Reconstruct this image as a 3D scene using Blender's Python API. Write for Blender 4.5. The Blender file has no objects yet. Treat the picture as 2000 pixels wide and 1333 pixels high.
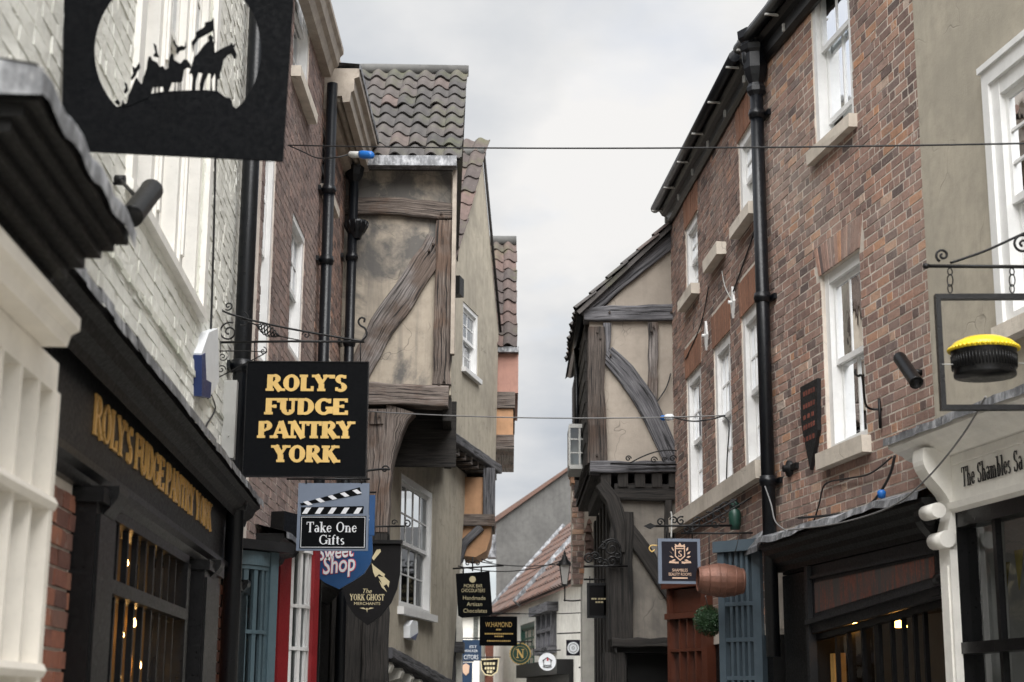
import bpy, math, random
from mathutils import Vector, Matrix, geometry, noise
rnd = random.Random(7)
scene = bpy.context.scene
COL = scene.collection
# ---------------------------------------------------------------- camera, sky, sun, exposure
FOC = 3100.0                     # focal length in pixels of a 2000 px wide frame
EYE = Vector((0, 0, 1.6))
PITCH = math.atan(708.5 / FOC)
ROLL = 0.006
CAM_R = (Matrix.Rotation(math.pi / 2 + PITCH, 3, 'X') @ Matrix.Rotation(ROLL, 3, 'Z'))
cam_data = bpy.data.cameras.new('camera')
cam_data.sensor_width = 36.0
cam_data.lens = 36.0 * FOC / 2000.0
cam_data.clip_start = 0.05
cam_data.clip_end = 2000
cam_data.dof.use_dof = True
cam_data.dof.focus_distance = 13.5
cam_data.dof.aperture_fstop = 3.6
cam = bpy.data.objects.new('camera', cam_data)
cam.matrix_world = Matrix.Translation(EYE) @ CAM_R.to_4x4()
COL.objects.link(cam)
scene.camera = cam

SUN_EL, SUN_AZ = math.radians(52), math.radians(179)      # azimuth clockwise from +Y: behind the camera, to its left
world = bpy.data.worlds.new('World')
scene.world = world
world.use_nodes = True
wt = world.node_tree
wt.nodes.clear()
def wn(t, **kw):
    n = wt.nodes.new(t)
    for k, v in kw.items():
        setattr(n, k, v)
    return n
w_out = wn('ShaderNodeOutputWorld'); w_bg = wn('ShaderNodeBackground')
sky = wn('ShaderNodeTexSky', sky_type='NISHITA', sun_disc=False, sun_elevation=SUN_EL, sun_rotation=SUN_AZ, air_density=1.0, dust_density=1.5)
w_geo = wn('ShaderNodeTexCoord')
w_sep = wn('ShaderNodeSeparateXYZ'); wt.links.new(w_geo.outputs['Generated'], w_sep.inputs[0])
# cloud layer: direction projected on to a flat layer overhead
w_z = wn('ShaderNodeMath', operation='MAXIMUM'); w_z.inputs[1].default_value = 0.0; wt.links.new(w_sep.outputs['Z'], w_z.inputs[0])
w_z2 = wn('ShaderNodeMath', operation='ADD'); w_z2.inputs[1].default_value = 0.30; wt.links.new(w_z.outputs[0], w_z2.inputs[0])
w_dx = wn('ShaderNodeMath', operation='DIVIDE'); wt.links.new(w_sep.outputs['X'], w_dx.inputs[0]); wt.links.new(w_z2.outputs[0], w_dx.inputs[1])
w_dy = wn('ShaderNodeMath', operation='DIVIDE'); wt.links.new(w_sep.outputs['Y'], w_dy.inputs[0]); wt.links.new(w_z2.outputs[0], w_dy.inputs[1])
w_cmb = wn('ShaderNodeCombineXYZ'); wt.links.new(w_dx.outputs[0], w_cmb.inputs[0]); wt.links.new(w_dy.outputs[0], w_cmb.inputs[1])
w_map = wn('ShaderNodeMapping'); w_map.inputs['Location'].default_value = (-8.763, 6.074, 1.297); w_map.inputs['Scale'].default_value = (1.5, 1.5, 1)
wt.links.new(w_cmb.outputs[0], w_map.inputs[0])
w_n1 = wn('ShaderNodeTexNoise'); w_n1.inputs['Scale'].default_value = 1.25; w_n1.inputs['Detail'].default_value = 5; w_n1.inputs['Roughness'].default_value = 0.5
w_n2 = wn('ShaderNodeTexNoise'); w_n2.inputs['Scale'].default_value = 2.0; w_n2.inputs['Detail'].default_value = 6; w_n2.inputs['Roughness'].default_value = 0.5
wt.links.new(w_map.outputs[0], w_n1.inputs['Vector']); wt.links.new(w_map.outputs[0], w_n2.inputs['Vector'])
w_cov = wn('ShaderNodeValToRGB')                       # cloud cover: thin places let the blue through
w_cov.color_ramp.elements[0].position = 0.33; w_cov.color_ramp.elements[0].color = (0.55, 0.55, 0.55, 1)
w_cov.color_ramp.elements[1].position = 0.50; w_cov.color_ramp.elements[1].color = (1, 1, 1, 1)
wt.links.new(w_n1.outputs['Fac'], w_cov.inputs[0])
w_cc = wn('ShaderNodeValToRGB')                        # cloud brightness
w_cc.color_ramp.elements[0].position = 0.32; w_cc.color_ramp.elements[0].color = (0.104, 0.111, 0.121, 1)
w_cc.color_ramp.elements[1].position = 0.62; w_cc.color_ramp.elements[1].color = (0.174, 0.172, 0.169, 1)
wt.links.new(w_n2.outputs['Fac'], w_cc.inputs[0])
# an overcast sky is brighter overhead than near the horizon
w_gr = wn('ShaderNodeMath', operation='MULTIPLY_ADD'); w_gr.inputs[1].default_value = 0.1; w_gr.inputs[2].default_value = 0.95
wt.links.new(w_z.outputs[0], w_gr.inputs[0])
w_cm = wn('ShaderNodeVectorMath', operation='SCALE'); wt.links.new(w_cc.outputs[0], w_cm.inputs[0]); wt.links.new(w_gr.outputs[0], w_cm.inputs['Scale'])
w_sk = wn('ShaderNodeVectorMath', operation='SCALE'); w_sk.inputs['Scale'].default_value = 0.04; wt.links.new(sky.outputs[0], w_sk.inputs[0])
w_mix = wn('ShaderNodeMix', data_type='RGBA')
wt.links.new(w_cov.outputs[0], w_mix.inputs['Factor'])
wt.links.new(w_sk.outputs[0], w_mix.inputs[6]); wt.links.new(w_cm.outputs[0], w_mix.inputs[7])
wt.links.new(w_mix.outputs[2], w_bg.inputs['Color'])
w_bg.inputs['Strength'].default_value = 1.0
wt.links.new(w_bg.outputs[0], w_out.inputs['Surface'])

sun_d = bpy.data.lights.new('sun', 'SUN')
sun_d.energy = 1.5; sun_d.angle = math.radians(65); sun_d.color = (1.0, 0.985, 0.97)
sun = bpy.data.objects.new('sun', sun_d)
sdir = Vector((math.sin(SUN_AZ) * math.cos(SUN_EL), math.cos(SUN_AZ) * math.cos(SUN_EL), math.sin(SUN_EL)))
sun.rotation_euler = sdir.to_track_quat('Z', 'Y').to_euler()
COL.objects.link(sun)
vs = scene.view_settings
vs.view_transform = 'Standard'; vs.look = 'None'; vs.gamma = 1.0; vs.use_curve_mapping = False
vs.exposure = 2.42
scene.cycles.use_denoising = True
scene.cycles.max_bounces = 8; scene.cycles.transparent_max_bounces = 12

# ---------------------------------------------------------------- frames and mesh building
def ray(x, y):
    return (CAM_R @ Vector(((x - 1000.0) / FOC, (666.5 - y) / FOC, -1.0))).normalized()
def at_y(x, y, Y):                      # the point at depth Y on the line of sight of a photo pixel
    d = ray(x, y)
    return EYE + d * (Y / d.y)
class Fr:
    """A vertical wall frame: u runs along the wall, d outwards from it, z up."""
    def __init__(s, o, u, flip=False):
        s.O = Vector((o[0], o[1], 0)); s.U = Vector((u[0], u[1], 0)).normalized(); s.Z = Vector((0, 0, 1))
        s.N = Vector((s.U.y, -s.U.x, 0)) * (-1 if flip else 1)
    def P(s, u, d, z):
        return s.O + s.U * u + s.N * d + s.Z * z
    def px(s, x, y, d=0.0):             # photo pixel -> (u, z) on the wall (or d in front of it)
        r = ray(x, y)
        t = (d - (EYE - s.O).dot(s.N)) / r.dot(s.N)
        p = EYE + r * t - s.O
        return p.dot(s.U), p.dot(s.Z)
    def rect(s, x0, y0, x1, y1, d=0.0):
        a = s.px(x0, y0, d); b = s.px(x1, y1, d)
        return min(a[0], b[0]), max(a[0], b[0]), min(a[1], b[1]), max(a[1], b[1])
class Fr3(Fr):                          # free frame: any origin and three axes
    def __init__(s, o, U, N, Z):
        s.O = Vector(o); s.U = Vector(U).normalized(); s.N = Vector(N).normalized(); s.Z = Vector(Z).normalized()
W0 = Fr3((0, 0, 0), (1, 0, 0), (0, 1, 0), (0, 0, 1))
def facing(o, yaw=0.0, tilt=0.0):       # board facing the camera side (-Y): u to the right
    c, s_ = math.cos(yaw), math.sin(yaw)
    U = Vector((c, s_, 0)); N = Vector((s_, -c, 0)); Z = Vector((0, 0, 1))
    U2 = U * math.cos(tilt) + Z * math.sin(tilt); Z2 = Z * math.cos(tilt) - U * math.sin(tilt)
    return Fr3(o, U2, N, Z2)

class MB:
    def __init__(s):
        s.v = []; s.f = []; s.uv = []; s.sm = []
    def add(s, pts, faces, uvs=None, smooth=False):
        b = len(s.v); s.v += [tuple(p) for p in pts]
        for i, f in enumerate(faces):
            s.f.append([b + k for k in f]); s.uv.append(uvs[i] if uvs else None); s.sm.append(smooth)
        return s
    def box(s, F, u0, u1, d0, d1, z0, z1, jit=0.0):
        pts = [F.P(u, d, z) for z in (z0, z1) for d in (d0, d1) for u in (u0, u1)]
        if jit:
            pts = [p + Vector((rnd.uniform(-jit, jit), rnd.uniform(-jit, jit), rnd.uniform(-jit, jit))) for p in pts]
        L = u1 - u0; H = z1 - z0; D = abs(d1 - d0)
        def q(a, b):
            return [(0, 0), (a, 0), (a, b), (0, b)] if a >= b else [(0, 0), (0, a), (b, a), (b, 0)]
        return s.add(pts, [(0, 1, 3, 2), (4, 6, 7, 5), (0, 4, 5, 1), (2, 3, 7, 6), (0, 2, 6, 4), (1, 5, 7, 3)],
                     [q(L, D), q(D, L), q(H, L), q(L, H), q(D, H), q(H, D)])
    def poly(s, pts, uv=None):
        return s.add(pts, [tuple(range(len(pts)))], [uv] if uv else None)
    def prism(s, F, loop, d0, d1):      # loop: (u, z) outline
        n = len(loop)
        pts = [F.P(u, d1, z) for u, z in loop] + [F.P(u, d0, z) for u, z in loop]
        fs = [tuple(range(n)), tuple(range(2 * n - 1, n - 1, -1))] + [(i, n + i, n + (i + 1) % n, (i + 1) % n) for i in range(n)]
        return s.add(pts, fs)
    def plate(s, F, loops, d0, d1):     # outline with holes
        tri = geometry.tessellate_polygon([[Vector((u, z, 0)) for u, z in lp] for lp in loops])
        flat = [q for lp in loops for q in lp]; n = len(flat)
        pts = [F.P(u, d1, z) for u, z in flat] + [F.P(u, d0, z) for u, z in flat]
        fs = [tuple(t) for t in tri] + [tuple(n + k for k in t) for t in tri]
        b = 0
        for lp in loops:
            m = len(lp)
            fs += [(b + i, n + b + i, n + b + (i + 1) % m, b + (i + 1) % m) for i in range(m)]
            b += m
        return s.add(pts, fs)
    def tube(s, pts, r, seg=8, caps=True, closed=False):
        pts = [Vector(p) for p in pts]; n = len(pts)
        rr = r if isinstance(r, (list, tuple)) else [r] * n
        ring = []; up = None
        for i, p in enumerate(pts):
            a = pts[i - 1] if (i or closed) else pts[0]; b = pts[(i + 1) % n] if (i < n - 1 or closed) else pts[-1]
            t = (b - a)
            t = t.normalized() if t.length > 1e-9 else Vector((0, 0, 1))
            if up is None:
                up = Vector((0, 0, 1)) if abs(t.z) < 0.9 else Vector((1, 0, 0))
            x = t.cross(up)
            if x.length < 1e-6:
                x = t.cross(Vector((0.3, 1, 0.2)))
            x.normalize(); up = x.cross(t).normalized()
            ring.append([p + (x * math.cos(6.28318 * k / seg) + up * math.sin(6.28318 * k / seg)) * rr[i] for k in range(seg)])
        fs = []
        for i in range(n if closed else n - 1):
            j = (i + 1) % n
            for k in range(seg):
                k2 = (k + 1) % seg
                fs.append((i * seg + k, i * seg + k2, j * seg + k2, j * seg + k))
        b = len(s.v)
        s.add([p for rg in ring for p in rg], fs, smooth=True)
        if caps and not closed:
            for f in (tuple(range(seg - 1, -1, -1)), tuple((n - 1) * seg + k for k in range(seg))):
                s.f.append([b + k for k in f]); s.uv.append(None); s.sm.append(False)
        return s
    def lathe(s, F, prof, seg=16, a0=0.0, a1=6.28319, smooth=True):   # prof: (r, z) about the frame's Z axis
        full = abs(a1 - a0) > 6.28; m = seg if full else seg + 1
        pts = []
        for r, z in prof:
            for k in range(m):
                a = a0 + (a1 - a0) * k / seg
                pts.append(F.O + F.U * (r * math.cos(a)) + F.N * (r * math.sin(a)) + F.Z * z)
        fs = []
        for i in range(len(prof) - 1):
            for k in range(seg):
                k2 = (k + 1) % m
                fs.append((i * m + k, i * m + k2, (i + 1) * m + k2, (i + 1) * m + k))
        return s.add(pts, fs, smooth=smooth)
    def extrude_profile(s, F, prof, u0, u1, caps=True):     # moulding: prof is a closed (d, z) outline swept along u
        n = len(prof)
        pts = [F.P(u0, d, z) for d, z in prof] + [F.P(u1, d, z) for d, z in prof]
        fs = [(i, (i + 1) % n, n + (i + 1) % n, n + i) for i in range(n)]
        L = u1 - u0
        uv = [[(0, i * .1), (0, i * .1 + .1), (L, i * .1 + .1), (L, i * .1)] for i in range(n)]
        if caps:
            fs += [tuple(range(n - 1, -1, -1)), tuple(range(n, 2 * n))]; uv += [None, None]
        return s.add(pts, fs, uv)
    def timber(s, F, path, d0, d1, wob=0.008, step=0.14):   # path: (u, z, width) stations of a hewn beam
        st = []
        for i in range(len(path) - 1):
            a, b = path[i], path[i + 1]
            L = math.hypot(b[0] - a[0], b[1] - a[1]); k = max(1, int(L / step))
            for j in range(k):
                t = j / k
                st.append([a[q] + (b[q] - a[q]) * t for q in range(3)])
        st.append(list(path[-1]))
        n = len(st); pts = []; acc = 0.0; off = rnd.uniform(0, 50); us = []
        for i, (u, z, w) in enumerate(st):
            a = st[max(i - 1, 0)]; b = st[min(i + 1, n - 1)]
            tx, tz = b[0] - a[0], b[1] - a[1]; l = math.hypot(tx, tz) or 1
            nx, nz = -tz / l, tx / l
            if i:
                acc += math.hypot(u - st[i - 1][0], z - st[i - 1][1])
            us.append(acc)
            j1, j2 = rnd.uniform(-wob, wob), rnd.uniform(-wob, wob); jd = rnd.uniform(-wob, wob) * .5
            w1 = w / 2 + j1; w2 = w / 2 + j2
            pts += [F.P(u + nx * w1, d1 + jd - .008, z + nz * w1), F.P(u + nx * w1 * .82, d1 + jd, z + nz * w1 * .82),
                    F.P(u - nx * w2 * .82, d1 + jd, z - nz * w2 * .82), F.P(u - nx * w2, d1 + jd - .008, z - nz * w2),
                    F.P(u - nx * w2, d0, z - nz * w2), F.P(u + nx * w1, d0, z + nz * w1)]
        fs = []; uv = []
        vv = [0, .02, path[0][2] - .02, path[0][2], path[0][2] + .15, path[0][2] + .3, path[0][2] + .45]
        for i in range(n - 1):
            for k in range(6):
                k2 = (k + 1) % 6
                fs.append((i * 6 + k, i * 6 + k2, (i + 1) * 6 + k2, (i + 1) * 6 + k))
                uv.append([(us[i] + off, vv[k]), (us[i] + off, vv[k + 1]), (us[i + 1] + off, vv[k + 1]), (us[i + 1] + off, vv[k])])
        fs += [tuple(range(5, -1, -1)), tuple((n - 1) * 6 + k for k in range(6))]; uv += [None, None]
        return s.add(pts, fs, uv)
    def mesh(s, name):
        me = bpy.data.meshes.new(name)
        me.from_pydata(s.v, [], s.f)
        if any(u is not None for u in s.uv):
            lay = me.uv_layers.new(name='UVMap')
            flat = []
            for f, u in zip(s.f, s.uv):
                for k in range(len(f)):
                    flat += list(u[k]) if u and k < len(u) else [0.0, 0.0]
            lay.data.foreach_set('uv', flat)
        if any(s.sm):
            me.polygons.foreach_set('use_smooth', s.sm)
        me.update()
        return me
    def build(s, name, mat, parent=None, **tags):
        me = s.mesh(name); me.materials.append(mat)
        o = bpy.data.objects.new(name, me); COL.objects.link(o)
        if parent is not None:
            setpar(o, parent)
        for k, v in tags.items():
            o[k] = v
        return o
def setpar(o, parent):
    o.parent = parent
    if parent.type == 'EMPTY':
        o.matrix_parent_inverse = Matrix.Translation(-parent.location)
def thing(name, loc, label, cat, group=None):
    o = bpy.data.objects.new(name, None); o.empty_display_size = 0.2
    o.location = loc; COL.objects.link(o)
    o['label'] = label; o['category'] = cat
    if group:
        o['group'] = group
    return o
def inst(name, me, parent, M):
    o = bpy.data.objects.new(name, me); COL.objects.link(o)
    setpar(o, parent); o.matrix_basis = M
    return o

# ---------------------------------------------------------------- materials
class NT:
    def __init__(s, name):
        s.m = bpy.data.materials.new(name); s.m.use_nodes = True
        s.t = s.m.node_tree; s.t.nodes.clear()
        s.out = s.n('ShaderNodeOutputMaterial'); s.b = s.n('ShaderNodeBsdfPrincipled')
        s.l(s.b.outputs[0], s.out.inputs[0])
    def n(s, t, **kw):
        x = s.t.nodes.new(t)
        for k, v in kw.items():
            setattr(x, k, v)
        return x
    def l(s, a, b):
        s.t.links.new(a, b)
    def pos(s, scale=(1, 1, 1), uv=False):
        src = s.n('ShaderNodeTexCoord').outputs['UV'] if uv else s.n('ShaderNodeNewGeometry').outputs['Position']
        mp = s.n('ShaderNodeMapping'); mp.inputs['Scale'].default_value = scale
        s.l(src, mp.inputs[0]); return mp.outputs[0]
    def noise(s, vec, scale, detail=6, rough=.55, dist=0.0):
        x = s.n('ShaderNodeTexNoise'); x.inputs['Scale'].default_value = scale; x.inputs['Detail'].default_value = detail
        x.inputs['Roughness'].default_value = rough; x.inputs['Distortion'].default_value = dist
        s.l(vec, x.inputs['Vector']); return x.outputs['Fac']
    def ramp(s, fac, stops, interp='LINEAR'):
        r = s.n('ShaderNodeValToRGB'); cr = r.color_ramp; cr.interpolation = interp
        while len(cr.elements) < len(stops):
            cr.elements.new(0.5)
        for e, (p, c) in zip(cr.elements, stops):
            e.position = p; e.color = (*c, 1) if len(c) == 3 else c
        s.l(fac, r.inputs[0]); return r.outputs[0]
    def mix(s, fac, a, b, mode='MIX'):
        x = s.n('ShaderNodeMix', data_type='RGBA', blend_type=mode)
        for sock, val in ((x.inputs['Factor'], fac), (x.inputs[6], a), (x.inputs[7], b)):
            if isinstance(val, (int, float)):
                sock.default_value = val
            elif isinstance(val, tuple):
                sock.default_value = (*val, 1)
            else:
                s.l(val, sock)
        return x.outputs[2]
    def math(s, op, a, b=0.0):
        x = s.n('ShaderNodeMath', operation=op)
        for i, val in enumerate((a, b)):
            if isinstance(val, (int, float)):
                x.inputs[i].default_value = val
            else:
                s.l(val, x.inputs[i])
        return x.outputs[0]
    def bump(s, h, strength=.3, dist=.01):
        x = s.n('ShaderNodeBump'); x.inputs['Strength'].default_value = strength; x.inputs['Distance'].default_value = dist
        s.l(h, x.inputs['Height']); s.l(x.outputs[0], s.b.inputs['Normal'])
    def done(s, col, rough=.8, metal=0.0, spec=None):
        if isinstance(col, tuple):
            s.b.inputs['Base Color'].default_value = (*col, 1)
        else:
            s.l(col, s.b.inputs['Base Color'])
        if isinstance(rough, (int, float)):
            s.b.inputs['Roughness'].default_value = rough
        else:
            s.l(rough, s.b.inputs['Roughness'])
        s.b.inputs['Metallic'].default_value = metal
        if spec is not None:
            s.b.inputs['Specular IOR Level'].default_value = spec
        return s.m
def k(c, f):
    return tuple(min(1.0, x * f) for x in c)
def paint(name, c, rough=.45, wear=.25, dirt=(.05, .045, .04), bump=.12, metal=0.0, scale=6, spec=None):
    t = NT(name); p = t.pos()
    a = t.noise(p, scale, 7, .6); b = t.noise(p, scale * 9, 5, .6)
    col = t.ramp(a, [(.3, k(c, 1 - wear * .7)), (.55, c), (.75, k(c, 1 + wear * .5))])
    d = t.ramp(b, [(.58, (0, 0, 0)), (.75, (1, 1, 1))])
    col = t.mix(t.math('MULTIPLY', d, wear), col, dirt)
    t.bump(t.math('ADD', a, b), bump, .006)
    return t.done(col, t.ramp(b, [(.3, (rough * .8,) * 3), (.7, (min(1, rough * 1.35),) * 3)]), metal, spec)
def plaster(name, c, stain, amount=.7, bump=.35, streak=True, big_scale=.9, lo=.46, hi=.66):
    t = NT(name); p = t.pos()
    big = t.noise(p, big_scale, 10, .66, .5); fine = t.noise(p, 60, 4, .6); mid = t.noise(p, 7, 7, .65)
    col = t.ramp(mid, [(.3, k(c, .82)), (.5, c), (.72, k(c, 1.12))])
    s = t.ramp(big, [(lo, (0, 0, 0)), (hi, (1, 1, 1))])
    col = t.mix(t.math('MULTIPLY', s, amount), col, stain)
    if streak:
        st = t.noise(t.pos((9, 9, .55)), 1.0, 5, .6)
        col = t.mix(t.math('MULTIPLY', t.ramp(st, [(.5, (0, 0, 0)), (.72, (1, 1, 1))]), amount * .55), col, k(stain, .9))
    dv = t.n('ShaderNodeVectorMath', operation='ADD'); ns = t.n('ShaderNodeTexNoise'); ns.inputs['Scale'].default_value = 3.0; t.l(p, ns.inputs['Vector'])
    sc = t.n('ShaderNodeVectorMath', operation='SCALE'); sc.inputs['Scale'].default_value = .5; t.l(ns.outputs['Color'], sc.inputs[0]); t.l(p, dv.inputs[0]); t.l(sc.outputs[0], dv.inputs[1])
    vo = t.n('ShaderNodeTexVoronoi', feature='DISTANCE_TO_EDGE'); vo.inputs['Scale'].default_value = 1.3; t.l(dv.outputs[0], vo.inputs['Vector'])
    ck = t.math('MULTIPLY', t.ramp(vo.outputs['Distance'], [(.0, (1, 1, 1)), (.008, (0, 0, 0))]), t.ramp(t.noise(p, 1.7, 3), [(.48, (0, 0, 0)), (.58, (1, 1, 1))]))
    col = t.mix(t.math('MULTIPLY', ck, .6), col, k(stain, .5))
    t.bump(t.math('SUBTRACT', t.math('ADD', t.math('MULTIPLY', fine, .6), mid), ck), bump, .008)
    return t.done(col, .9)
def timber_mat(name, dark, mid, light, rough=.85, brown=None):       # grain runs along the beam (UV), with splits and worn patches
    t = NT(name); uv = t.pos((1.6, 52, 1), uv=True)
    g = t.noise(uv, 1.6, 9, .7, .2); g2 = t.noise(t.pos((.45, 14, 1), uv=True), 2.8, 8, .65, .35)
    p = t.pos(); big = t.noise(p, 2.2, 4, .6)
    crack = t.ramp(g2, [(.40, (0, 0, 0)), (.46, (1, 1, 1))])
    col = t.ramp(g, [(.3, dark), (.48, mid), (.68, light)])
    if brown:
        col = t.mix(t.math('MULTIPLY', t.ramp(big, [(.45, (0, 0, 0)), (.6, (1, 1, 1))]), .75), col, t.ramp(g, [(.3, k(brown, .3)), (.5, k(brown, .7)), (.7, brown)]))
    col = t.mix(crack, k(dark, .45), col)
    t.bump(t.math('ADD', t.math('MULTIPLY', g, .5), t.math('MULTIPLY', crack, .8)), .5, .010)
    return t.done(col, rough)
def brick_mat(name, stops, mott=.35, pale=None, bump=.6, patch=False):
    t = NT(name); geo = t.n('ShaderNodeNewGeometry'); oi = t.n('ShaderNodeObjectInfo')
    r = t.math('FRACT', t.math('ADD', geo.outputs['Random Per Island'], t.math('MULTIPLY', oi.outputs['Random'], 7.31)))
    col = t.ramp(r, stops)
    p = t.pos(); a = t.noise(p, 22, 7, .7); b = t.noise(p, 95, 4, .6); big = t.noise(p, 1.1, 5, .6)
    col = t.mix(mott, col, t.ramp(a, [(.28, (.25, .22, .2)), (.5, (.8, .8, .8)), (.75, (1.3, 1.2, 1.1))]), 'MULTIPLY')
    col = t.mix(.35, col, t.ramp(big, [(.3, (.45, .43, .42)), (.6, (1.1, 1.1, 1.1))]), 'MULTIPLY')
    if pale:
        q = t.noise(p, 9, 6, .7)
        col = t.mix(t.math('MULTIPLY', t.ramp(q, [(.6, (0, 0, 0)), (.72, (1, 1, 1))]), .75), col, pale)
    if patch:                              # repointed, limewashed and sooty areas larger than a brick
        z1 = t.noise(t.pos((1, 1, .6)), .8, 5, .65, .5); z2 = t.noise(t.pos((3, 3, .35)), .7, 5, .6)
        col = t.mix(t.math('MULTIPLY', t.ramp(z1, [(.52, (0, 0, 0)), (.66, (1, 1, 1))]), .25), col, (.50, .43, .37))
        col = t.mix(t.math('MULTIPLY', t.ramp(z2, [(.56, (0, 0, 0)), (.76, (1, 1, 1))]), .42), col, (.11, .09, .08))
    t.bump(t.math('ADD', a, t.math('MULTIPLY', b, .5)), bump, .01)
    return t.done(col, .92)
def glass_mat(name, tint=(.75, .8, .8), refl=1.0):
    t = NT(name); t.t.nodes.remove(t.b)
    fr = t.n('ShaderNodeFresnel'); fr.inputs['IOR'].default_value = 1.55
    gl = t.n('ShaderNodeBsdfGlossy'); gl.inputs['Roughness'].default_value = .02; gl.inputs['Color'].default_value = (.95, .97, 1, 1)
    tr = t.n('ShaderNodeBsdfTransparent'); tr.inputs['Color'].default_value = (*tint, 1)
    p = t.pos(); bp = t.n('ShaderNodeBump'); bp.inputs['Strength'].default_value = .05; bp.inputs['Distance'].default_value = .02
    t.l(t.noise(p, 5, 2), bp.inputs['Height']); t.l(bp.outputs[0], gl.inputs['Normal'])
    f = t.math('MINIMUM', t.math('ADD', t.math('MULTIPLY', fr.outputs[0], 1.25 * refl), .05), 1.0)
    mx = t.n('ShaderNodeMixShader'); t.l(f, mx.inputs[0]); t.l(tr.outputs[0], mx.inputs[1]); t.l(gl.outputs[0], mx.inputs[2])
    t.l(mx.outputs[0], t.out.inputs[0])
    return t.m
def emit_mat(name, c, s):
    t = NT(name); t.b.inputs['Emission Color'].default_value = (*c, 1); t.b.inputs['Emission Strength'].default_value = s
    return t.done(c, .5)
def tile_mat(name, stops, moss=(.10, .11, .05)):
    t = NT(name); geo = t.n('ShaderNodeNewGeometry'); oi = t.n('ShaderNodeObjectInfo')
    r = t.math('FRACT', t.math('ADD', geo.outputs['Random Per Island'], t.math('MULTIPLY', oi.outputs['Random'], 5.17)))
    p = t.pos(); a = t.noise(p, 14, 7, .7); b = t.noise(p, 2.1, 5, .6); c = t.noise(p, 38, 4, .6)
    col = t.mix(.5, t.ramp(r, stops), t.ramp(a, [(.3, (.4, .4, .4)), (.5, (.85, .85, .85)), (.75, (1.25, 1.25, 1.25))]), 'MULTIPLY')
    col = t.mix(t.math('MULTIPLY', t.ramp(b, [(.52, (0, 0, 0)), (.68, (1, 1, 1))]), .45), col, moss)
    col = t.mix(t.math('MULTIPLY', t.ramp(c, [(.68, (0, 0, 0)), (.73, (1, 1, 1))]), .35), col, (.4, .4, .36))
    t.bump(a, .5, .008)
    return t.done(col, .88)
def lead_mat(name):
    t = NT(name); p = t.pos((1, 1, .5))
    a = t.noise(p, 9, 7, .7); b = t.noise(p, 30, 5, .65)
    col = t.ramp(a, [(.33, (.05, .052, .056)), (.5, (.15, .155, .165)), (.66, (.42, .43, .45))])
    col = t.mix(t.math('MULTIPLY', t.ramp(b, [(.55, (0, 0, 0)), (.68, (1, 1, 1))]), .5), col, (.5, .5, .5))
    t.bump(a, .4, .01)
    return t.done(col, .6, .15)

MT = {}
MT['brick_red'] = brick_mat('weathered red brick', [(0, (.13, .098, .09)), (.15, (.24, .155, .13)), (.34, (.36, .225, .18)), (.5, (.31, .205, .17)), (.64, (.41, .235, .17)), (.76, (.20, .15, .138)), (.86, (.37, .25, .205)), (.94, (.50, .26, .145)), (1, (.52, .44, .38))], .42, (.50, .44, .39), patch=True)
MT['brick_brown'] = brick_mat('brown brick', [(0, (.11, .08, .072)), (.3, (.27, .175, .145)), (.6, (.34, .215, .17)), (.85, (.20, .145, .13)), (1, (.43, .25, .18))], .45, (.44, .38, .34), patch=True)
MT['brick_plum'] = brick_mat('mauve brown brick', [(0, (.17, .125, .115)), (.4, (.27, .20, .18)), (.7, (.32, .225, .195)), (1, (.24, .185, .17))], .5, (.46, .41, .37), patch=True)
MT['brick_orange'] = brick_mat('bright orange red brick', [(0, (.11, .048, .036)), (.4, (.25, .09, .055)), (.75, (.31, .125, .07)), (1, (.16, .08, .06))], .5, (.36, .3, .26))
MT['gauged'] = brick_mat('orange rubbed brick', [(0, (.24, .115, .07)), (.5, (.29, .14, .085)), (1, (.26, .135, .088))], .45, None, .3)
MT['brick_cream'] = brick_mat('cream painted brick', [(0, (.80, .80, .74)), (.5, (.86, .86, .80)), (1, (.83, .83, .77))], .18, (.60, .61, .52), 1.0)
MT['mortar'] = plaster('lime mortar', (.60, .54, .47), (.36, .31, .27), .5, .5)
MT['mortar_pale'] = plaster('pale lime mortar', (.55, .49, .44), (.33, .29, .26), .5, .5)
MT['cream_wall'] = plaster('cream painted wall', (.70, .70, .63), (.30, .32, .24), .7, .8)
MT['plaster_a'] = plaster('ochre plaster with soot', (.375, .325, .26), (.095, .092, .089), .9, .4, True, .95, .47, .57)
MT['plaster_b'] = plaster('buff render', (.44, .395, .315), (.25, .225, .185), .75, .35)
MT['plaster_c'] = plaster('pinkish buff plaster', (.35, .305, .255), (.25, .218, .185), .6, .35)
MT['plaster_r'] = plaster('putty coloured render', (.40, .36, .29), (.30, .275, .225), .6, .25)
MT['plaster_o'] = plaster('orange limewash', (.47, .27, .15), (.33, .19, .11), .6, .3)
MT['plaster_p'] = plaster('salmon pink limewash', (.42, .23, .18), (.30, .17, .14), .6, .3)
MT['plaster_w'] = plaster('white limewash', (.72, .70, .64), (.50, .48, .42), .5, .3)
MT['plaster_g'] = plaster('dark grey cement render', (.105, .104, .099), (.06, .059, .057), .8, .3)
MT['timber_grey'] = timber_mat('silvered oak', (.03, .026, .024), (.135, .12, .112), (.33, .30, .285), .85, (.13, .085, .06))
MT['timber_brown'] = timber_mat('weathered brown oak', (.018, .014, .012), (.085, .066, .055), (.24, .20, .17), .85, (.14, .08, .05))
MT['timber_mix'] = timber_mat('silvered and brown oak', (.035, .027, .024), (.13, .105, .09), (.28, .24, .215), .85, (.14, .08, .052))
MT['timber_old'] = timber_mat('old dark brown oak', (.014, .011, .009), (.05, .04, .034), (.13, .105, .09), .85, (.075, .045, .03))
MT['plaster_shade'] = plaster('shaded buff plaster', (.19, .17, .145), (.08, .075, .068), .8, .4)  # buff plaster with the shade under the jetty put into its colour
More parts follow.
